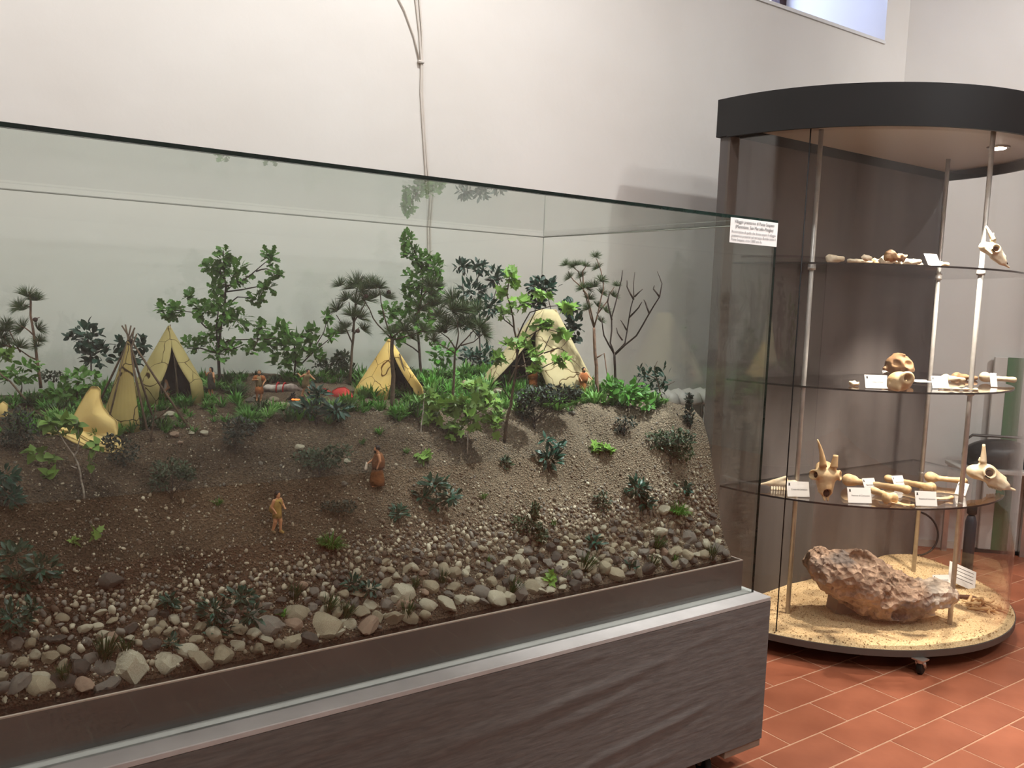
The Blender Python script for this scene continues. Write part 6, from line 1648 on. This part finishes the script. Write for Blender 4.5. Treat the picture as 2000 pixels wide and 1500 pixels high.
# stones of the village: weights of the tents, ring of the fire
vs = [(232, 838, 9, 2, 'grey stone weighing down the tipi hide'), (290, 828, 10, 0, 'tan stone at the right foot of the tipi'), (330, 812, 12, 1, 'pale round stone right of the tipi'), (342, 852, 12, 4, 'pink crumbly lump on the ground before the tipi'), (352, 868, 8, 4, 'brown pebble on the crest before the tipi'), (374, 848, 7, 1, 'small pale pebble right of the tipi'), (400, 850, 11, 1, 'flat pale stone on the crest at the left'),
      (145, 768, 8, 4, 'pinkish stone in the bushes left of the tipi'), (525, 793, 15, 0, 'left slab of the fire ring'), (550, 797, 18, 0, 'broad front slab of the fire ring'), (580, 794, 13, 1, 'right slab of the fire ring'), (537, 785, 13, 0, 'inner slab of the fire ring'), (500, 778, 9, 2, 'grey stone at the left of the fire ring'), (490, 785, 11, 2, 'rounded stone further left of the fire ring'),
      (908, 752, 12, 4, 'pink rounded stone left of the pale tent'), (972, 768, 10, 1, 'white stone at the left foot of the pale tent'), (1000, 770, 14, 1, 'big white stone at the door of the pale tent'), (930, 782, 9, 1, 'pale stone in the grass left of the pale tent'), (960, 785, 8, 1, 'pale pebble in the grass before the pale tent'), (1010, 790, 9, 1, 'pale stone right of the sapling trunk'), (806, 772, 7, 1, 'white stone at the tan tent door'), (745, 776, 7, 1, 'white stone at the front of the tan tent'), (1118, 808, 8, 2, 'grey oval pebble on the crest at the right'), (858, 780, 8, 1, 'pale stone right of the tan tent')]
for px, py, s, mi, lab in vs:
    q = at_px(px, py); r = s * mpp(q); add_stone(q + Z3 * r * .25, r, mi, lab, 'stones in the village', rot=(rng.uniform(-.2, .2), rng.uniform(-.2, .2), -YAW + rng.uniform(-.3, .3)))
# camp fire: charred sticks and glowing embers
fc = at_px(572, 782); kc = mpp(fc)
fr_ = empty('camp_fire', fc, 'camp fire of black charred sticks with orange embers', 'camp fire')
ch = mat('charred_wood', (26, 22, 22), (44, 38, 36), rough=.8, scale=60)
for q in range(14):
    a = rng.uniform(0, 6.28); R = rng.uniform(6, 20) * kc
    A_ = fc + np.array([math.cos(a) * R, math.sin(a) * R, .001]); B_ = fc - np.array([math.cos(a) * R * .4, math.sin(a) * R * .4, 0]) + Z3 * kc * rng.uniform(6, 18)
    part('charred_stick', *tube([A_, B_], [1.6 * kc, 1.1 * kc], 6), ch, fr_)
em = emit('ember_glow', (1.0, .22, .04), 1.2)
for q in range(5):
    e_ = fc + kc * ((8 + rng.uniform(-7, 8)) * _r0 - 6 * _h) + Z3 * .004; part('ember', *(lambda a_: (a_[0] * kc * 2.6 * np.array([1.3, 1, .7]) + e_, a_[1]))(ico(1)), em, fr_)
# pelt bundle with red straps, red cloth
pb = at_px(545, 768); kp = mpp(pb)
pe = empty('pelt_bundle', pb + _h * .02, 'grey and white carcass with red straps lying behind the fire', 'pelt')
def pelt(Q):
    d = s_cap(Q * np.array([1, 1, 1.25]), (-26, 0, 9), (22, 0, 11), 8, 11); d = smin(d, s_cap(Q, (-24, 0, 8), (-40, 0, 3), 6, 2), 5); d = smin(d, s_cap(Q, (20, 0, 9), (40, 0, 5), 8, 3), 6)
    return d + 1.2 * vnoise(Q / 5)
V, F = surface_net(pelt, (-46, -16, -4), (46, 16, 24), 1.8); R3 = rotm(0, 0, -YAW)
part('pelt', (V * kp) @ R3.T, F, mat('grey_white_pelt', (196, 184, 174), (104, 84, 78), rough=.9, scale=26), pe, world=False)
for s_ in (-6, 7):
    ring = [np.array([s_ + .6 * math.sin(t), 12.2 * math.cos(t), 9 + 10.6 * math.sin(t)]) * kp @ R3.T for t in np.linspace(0, 2 * math.pi, 20)]
    part('red_strap', *tube(ring, 1.5 * kp, 6, cap=False), mat('blood_red', (168, 26, 30), rough=.5), pe, world=False)
rcl = at_px(672, 776); kr = mpp(rcl)
V, F = sheet([(-26, -2), (-24, 12), (-14, 18), (0, 20), (10, 14), (18, 2), (28, -1), (10, -4), (-10, -5)], rcl, kr, 9, lean=.35)
o = part('red_cloth', V, F, mat('red_felt', (186, 58, 52), (162, 44, 42), rough=.9, scale=30)); tag(o, 'red cloth spread over a mound left of the tan tent', 'cloth')
rcl2 = at_px(632, 772)
V, F = sheet([(-14, -1), (-12, 9), (0, 13), (12, 8), (14, -1), (0, -3)], rcl2 + _h * .01, kr, 6, lean=.3)
o = part('red_cloth', V, F, MATS['red_felt']); tag(o, 'smaller red cloth mostly hidden behind the teal crest bush', 'cloth')
tw = Plant('driftwood', 'pale twig poking out beside the right tray corner', 'stick', at_px(1405, 1072)); tw.branch([(1385, 1075), (1400, 1062), (1412, 1056)], 2.2, 1.2, bark, 'stem'); tw.branch([(1402, 1061), (1410, 1064)], 1.2, .8, bark)

# ------------------------------------------------------------------ figurines
skin = mat('painted_skin', (206, 148, 108), (190, 130, 92), rough=.55, scale=30)
fur_b = mat('brown_fur_paint', (132, 82, 44), (104, 62, 34), rough=.9, scale=70, bump=.0012, bscale=260)
fur_o = mat('orange_fur_paint', (176, 104, 56), (150, 84, 44), rough=.9, scale=70, bump=.0012, bscale=260)
fur_g = mat('greyish_hide_paint', (148, 128, 92), (124, 106, 76), rough=.9, scale=60, bump=.001, bscale=200)
tunic_y = mat('ochre_tunic_paint', (176, 142, 72), (146, 116, 56), rough=.8, scale=50)
tunic_d = mat('dark_cloak_paint', (74, 70, 62), (56, 52, 48), rough=.8, scale=50)
white_f = mat('white_fur_paint', (222, 208, 190), (204, 186, 166), rough=.9, scale=60)
hair_m = mat('dark_hair_paint', (40, 28, 26), (28, 20, 18), rough=.6, scale=60)
hair_g = mat('greying_hair_paint', (120, 100, 84), (90, 74, 62), rough=.7, scale=60)
leather = mat('leather_paint', (116, 92, 62), rough=.7)
def figure(label, base, hpx, turn, pose, clothes, hair=None, beard=False, h=.0115, extra=None):
    """figurine 1 unit tall facing local -y; one body mesh, clothing and hair as parts"""
    k = hpx * mpp(base)
    r_ = empty('figurine', base, label, 'figurine', 'prehistoric figurines', rot=(0, 0, HZ + turn))
    J = dict(hip=(0, 0, .50), chest=(0, 0, .72), neck=(0, 0, .81), head=(0, -.012, .905),
             sL=(.105, 0, .775), sR=(-.105, 0, .775), eL=(.15, -.03, .63), eR=(-.15, -.03, .63), hL=(.15, -.12, .54), hR=(-.15, -.12, .54),
             kL=(.06, -.02, .28), kR=(-.06, -.02, .28), aL=(.065, .0, .045), aR=(-.065, .0, .045), tL=(.07, -.075, .018), tR=(-.07, -.075, .018))
    J.update(pose); J = {a: np.array(b, float) for a, b in J.items()}
    def f(P):
        d = s_cap(P * np.array([1, 1.25, 1]), J['hip'] * np.array([1, 1.25, 1]), J['chest'] * np.array([1, 1.25, 1]), .088, .098)
        d = smin(d, s_cap(P, J['chest'], J['neck'], .075, .036), .04)
        d = smin(d, s_ell(P, J['head'], (.052, .062, .072)), .02)
        d = smin(d, s_ell(P, J['head'] + np.array([0, -.018, -.045]), (.036, .040, .034)), .02)
        d = smin(d, s_cap(P, J['head'] + np.array([0, -.058, .008]), J['head'] + np.array([0, -.070, -.016]), .007, .011), .01)      # nose
        d = smin(d, s_cap(P, J['head'] + np.array([-.012, -.055, -.040]), J['head'] + np.array([.012, -.055, -.040]), .006), .006)    # mouth
        for s in (-1, 1):
            d = smin(d, s_ell(P, J['head'] + np.array([s * .052, .005, -.005]), (.009, .014, .02)), .006)                          # ears
            d = smax(d, -s_ell(P, J['head'] + np.array([s * .021, -.060, .012]), (.011, .009, .008)), .004)                          # eye hollows
        for a in 'LR':
            d = smin(d, s_cap(P, J['s' + a], J['e' + a], .038, .030), .03); d = smin(d, s_cap(P, J['e' + a], J['h' + a], .030, .020), .012)
            fw = unit(J['h' + a] - J['e' + a]); sd = unit(np.cross(fw, Z3) + 1e-6); pl = np.cross(sd, fw)
            hc_ = J['h' + a] + fw * .028
            d = smin(d, s_cap(P, J['h' + a], hc_, .019, .020), .01)
            for q in range(4):                                                                                                 # fingers
                b0 = hc_ + sd * (q - 1.5) * .0125; l = (.040, .046, .043, .034)[q]
                d = smin(d, s_cap(P, b0, b0 + fw * l * .6, .0085), .004); d = smin(d, s_cap(P, b0 + fw * l * .6, b0 + fw * l * .85 - pl * l * .35, .008, .006), .003)
            sg = 1 if a == 'L' else -1
            d = smin(d, s_cap(P, J['h' + a] + fw * .008, J['h' + a] + fw * .036 - sd * .030 * sg, .009, .007), .006)            # thumb
            hp = J['hip'] + np.array([.048 * sg, 0, -.02])
            d = smin(d, s_cap(P, hp, J['k' + a], .066, .046), .03); d = smin(d, s_cap(P, J['k' + a], J['a' + a], .046, .028), .012)
            d = smin(d, s_cap(P, J['a' + a] + np.array([0, .02, -.02]), J['t' + a], .026, .022), .018)
        return d
    pts = np.array(list(J.values())); lo = pts.min(0) - .12; hi = pts.max(0) + .12; lo[2] = -.03
    V, F = surface_net(f, lo, hi, h)
    part('body', V * k, F, skin, r_, world=False)
    for nm, m_, rings in clothes:
        part(nm, *loft(rings, k), m_, r_, world=False)
    if hair:
        kind, hm = hair; H = J['head']
        def fh(P):
            d = s_ell(P, H + np.array([0, .014, .018]), (.062, .066, .070))
            if kind == 'long': d = smin(d, s_cap(P, H + np.array([0, .035, 0]), H + np.array([0, .055, -.13]), .058, .045), .03)
            if kind == 'bun': d = smin(d, s_ell(P, H + np.array([0, .05, .05]), (.03, .03, .03)), .02)
            d = smax(d, -s_ell(P, H + np.array([0, -.072, -.022]), (.056, .050, .070)), .012)
            return d + .004 * vnoise(P * 60)
        V, F = surface_net(fh, H - np.array([.1, .1, .22]), H + np.array([.1, .14, .12]), .012); part('hair', V * k, F, hm, r_, world=False)
        if beard:
            V, F = surface_net(lambda P: smin(s_ell(P, H + np.array([0, -.042, -.066]), (.038, .026, .042)), s_ell(P, H + np.array([0, -.03, -.05]), (.046, .03, .024)), .02), H - np.array([.1, .12, .16]), H + np.array([.1, .1, .05]), .012)
            part('beard', V * k, F, hm, r_, world=False)
    if extra: extra(r_, k, J)
    return r_
def loft(rings, k, n=22):
    """clothing: rings of (z, rx, ry, cx, cy) from hem to neckline, with a turned-in hem"""
    V = []; F = []
    R = [(z, rx * .93, ry * .93, cx, cy) for z, rx, ry, cx, cy in rings[:1]] + list(rings) + [(z, rx * .9, ry * .9, cx, cy) for z, rx, ry, cx, cy in rings[-1:]]
    for j, (z, rx, ry, cx, cy) in enumerate(R):
        for i in range(n):
            t = 2 * math.pi * i / n; w_ = 1 + .035 * math.sin(5 * t + j) + .02 * math.sin(9 * t)
            V.append(((cx + rx * w_ * math.cos(t)) * k, (cy + ry * w_ * math.sin(t)) * k, (z + .008 * math.sin(7 * t + j * 2)) * k))
    for j in range(len(R) - 1):
        for i in range(n): F.append((j * n + i, j * n + (i + 1) % n, (j + 1) * n + (i + 1) % n, (j + 1) * n + i))
    return V, F
def hare(r_, k, J):
    q = J['hR'] + np.array([0, -.03, -.02])
    V, F = surface_net(lambda P: smin(s_cap(P, q, q + np.array([.02, -.02, -.11]), .032, .040), s_cap(P, q + np.array([0, 0, .02]), q + np.array([0, -.02, .06]), .014, .008), .02), q - np.array([.1, .1, .2]), q + np.array([.1, .1, .1]), .014)
    part('carried_hare', V * k, F, white_f, r_, world=False)
robe = [(.03, .15, .17, 0, 0), (.16, .16, .18, 0, -.01), (.32, .145, .15, 0, -.01), (.47, .115, .11, 0, 0)]
figure('fur-robed figurine carrying a white hare on the mid slope', at_px(737, 951), 82, -1.25, dict(eR=(-.13, -.10, .62), hR=(-.10, -.22, .545), eL=(.16, .02, .64), hL=(.15, -.03, .50), aL=(.07, -.06, .045), tL=(.075, -.13, .02), aR=(-.07, .05, .045), tR=(-.075, -.02, .02), head=(0, -.03, .905)),
       [('fur_robe', fur_b, robe), ('fur_cape', fur_b, [(.44, .150, .140, 0, .005), (.56, .172, .160, 0, .01), (.68, .158, .14, 0, .015), (.77, .118, .10, 0, .015), (.82, .06, .06, 0, .01)]), ('belt', leather, [(.455, .125, .12, 0, 0), (.475, .126, .121, 0, 0), (.49, .122, .118, 0, 0)])], ('bun', hair_m), True, extra=hare)
def pack(r_, k, J):
    V, F = surface_net(lambda P: s_ell(P, (-.02, .12, .56), (.10, .07, .12)) + .008 * vnoise(P * 25), (-.16, .02, .4), (.14, .24, .74), .014); part('carried_sack', V * k, F, tunic_y, r_, world=False)
    part('shoulder_strap', *tube([np.array(q) * k for q in ((-.10, .07, .62), (-.09, .0, .80), (-.02, -.10, .74), (.08, -.09, .60), (.11, .03, .52))], .014 * k, 6), leather, r_, world=False)
figure('dark-haired figurine in an ochre tunic walking along the slope', at_px(541, 1041), 84, 1.05, dict(kL=(.055, -.05, .28), aL=(.06, -.05, .045), tL=(.065, -.125, .018), kR=(-.06, .0, .27), aR=(-.065, .07, .045), tR=(-.07, .0, .018), eR=(-.15, .03, .63), hR=(-.12, -.05, .53), eL=(.15, -.03, .64), hL=(.10, -.13, .60)),
       [('tunic', tunic_y, [(.36, .118, .105, 0, 0), (.46, .115, .10, 0, 0), (.56, .108, .095, 0, 0), (.68, .125, .10, 0, 0), (.77, .115, .085, 0, 0), (.80, .075, .06, 0, 0)]), ('shoe', tunic_y, [(.0, .034, .07, .065, -.085), (.03, .036, .07, .065, -.08), (.06, .032, .04, .062, -.055)]), ('shoe', leather, [(.0, .034, .07, -.068, .035), (.03, .036, .07, -.068, .035), (.06, .032, .04, -.066, .06)])], ('long', hair_m), extra=pack)
skirt = [(.24, .135, .115, 0, 0), (.36, .128, .108, 0, 0), (.48, .108, .095, 0, 0)]
figure('bearded figurine with tan shoulder pelts standing left of the fire', at_px(506, 783), 62, .15, dict(eL=(.19, -.02, .66), hL=(.14, -.10, .56), eR=(-.19, -.03, .66), hR=(-.05, -.13, .68)),
       [('fur_skirt', fur_o, skirt), ('tunic', fur_g, [(.46, .108, .1, 0, 0), (.58, .112, .1, 0, 0), (.70, .125, .105, 0, 0), (.78, .10, .08, 0, 0)]), ('shoulder_pelt', fur_o, [(.66, .075, .09, .115, 0), (.74, .085, .10, .11, 0), (.80, .06, .07, .085, 0)]), ('shoulder_pelt', fur_o, [(.66, .075, .09, -.115, 0), (.74, .085, .10, -.11, 0), (.80, .06, .07, -.085, 0)])], ('short', hair_g), True, h=.014)
figure('figurine in a grey-brown hide reaching out right of the fire', at_px(596, 775), 58, .9, dict(chest=(0, -.06, .70), neck=(0, -.10, .78), head=(0, -.14, .86), sL=(.10, -.08, .75), sR=(-.10, -.06, .75), eL=(.14, -.18, .66), hL=(.13, -.30, .62), eR=(-.17, .02, .68), hR=(-.2, .1, .76), aL=(.06, -.12, .045), tL=(.065, -.19, .02), kL=(.06, -.12, .28), aR=(-.06, .10, .05), tR=(-.06, .02, .02)),
       [('hide_tunic', fur_g, [(.30, .135, .12, 0, 0), (.44, .12, .11, 0, -.01), (.56, .115, .105, 0, -.03), (.68, .125, .11, 0, -.06), (.76, .09, .08, 0, -.085)])], ('short', hair_m), h=.014)
figure('brown fur-clad figurine seen from behind at the pale tent door', at_px(1040, 768), 62, 2.9, dict(eL=(.16, -.05, .66), hL=(.12, -.14, .62), eR=(-.19, -.02, .68), hR=(-.22, -.08, .80)),
       [('fur_robe', fur_o, [(.08, .15, .14, 0, 0), (.25, .15, .14, 0, 0), (.42, .13, .12, 0, 0), (.5, .115, .105, 0, 0)]), ('fur_cape', fur_o, [(.46, .15, .13, 0, .01), (.58, .17, .15, 0, .01), (.70, .16, .13, 0, .01), (.79, .10, .09, 0, .01)])], ('short', hair_m), h=.014)
figure('brown fur-clad figurine at the right side of the pale tent', at_px(1138, 772), 56, .35, dict(eL=(.18, -.06, .66), hL=(.23, -.16, .60), eR=(-.16, -.02, .64), hR=(-.13, -.1, .55)),
       [('fur_robe', fur_o, [(.06, .10, .10, 0, 0), (.25, .11, .11, 0, 0), (.42, .115, .11, 0, 0), (.5, .11, .1, 0, 0)]), ('fur_cape', fur_o, [(.46, .145, .13, 0, .01), (.58, .175, .15, 0, .01), (.70, .16, .13, 0, .01), (.79, .10, .09, 0, .01)])], ('long', hair_m), True, h=.014)
def bow(r_, k, J):
    part('held_bow', *tube([np.array(q) * k for q in ((.12, -.14, .92), (.16, -.16, .86), (-.10, -.15, .93), (-.14, -.14, .9))][:2] + [np.array((.2, -.15, .80)) * k], .008 * k, 6), leather, r_, world=False)
figure('dark-cloaked figurine beside the door of the olive tent', at_px(412, 772), 56, -.4, dict(eL=(.17, -.06, .64), hL=(.16, -.02, .50), eR=(-.17, -.05, .68), hR=(-.12, -.14, .80)),
       [('dark_cloak', tunic_d, [(.22, .13, .12, .03, .01), (.40, .135, .12, .02, .01), (.58, .13, .115, 0, .01), (.72, .125, .10, 0, .01), (.80, .08, .07, 0, .01)])], ('long', hair_m), h=.014, extra=bow)
sit = dict(hip=(0, 0, .16), chest=(0, 0, .38), neck=(0, 0, .47), head=(0, -.012, .565), sL=(.105, 0, .435), sR=(-.105, 0, .435), eL=(.15, -.05, .30), eR=(-.15, -.05, .30), hL=(.08, -.15, .26), hR=(-.08, -.15, .26), kL=(.10, -.2, .17), kR=(-.10, -.2, .17), aL=(.05, -.22, .04), aR=(-.05, -.2, .04), tL=(0, -.25, .02), tR=(.02, -.24, .02))
fsx = at_px(300, 812)
figure('figurine in a white fur cape crouching behind the tipi poles', at_px(296, 790) + _h * .06, 95, .6, sit, [('white_cape', white_f, [(.12, .17, .15, 0, .01), (.26, .165, .14, 0, .01), (.38, .135, .11, 0, .01), (.45, .08, .07, 0, .01)])], ('long', hair_m), h=.014)
for sl in ('LEFT',):
    pass
# hide scrap at the far left edge with its pole
le = at_col(6, 2.6); kl = mpp(le)
V, F = sheet([(-16, 0), (-14, 22), (-4, 30), (6, 24), (8, 4), (2, -2)], le, kl, 5, lean=.25); o = part('tan_hide', V, F, hide_y); tag(o, 'corner of a yellow hide at the left edge of the picture', 'hide', 'hides beside the tipi')
lp = Plant('leaning_pole', 'thin grey pole leaning in from the far left edge', 'stick', at_col(50, 2.6)); lp.branch([(50, 780), (20, 745), (-6, 722)], 2, 1.5, pole_m, 'stem')

# ------------------------------------------------------------------ lean path tracing settings suited to sheets of glass
S.cycles.max_bounces = 6; S.cycles.diffuse_bounces = 3; S.cycles.glossy_bounces = 2; S.cycles.transmission_bounces = 4
S.cycles.transparent_max_bounces = 14
S.cycles.caustics_reflective = False; S.cycles.caustics_refractive = False
S.cycles.use_adaptive_sampling = True; S.cycles.adaptive_threshold = .045; S.cycles.adaptive_min_samples = 14
S.cycles.sample_clamp_indirect = 4.0
for nm in ('warm_lamp_face', 'showcase_lamp_face', 'fill_panel_face', 'ember_glow'):
    MATS[nm].cycles.emission_sampling = 'NONE'
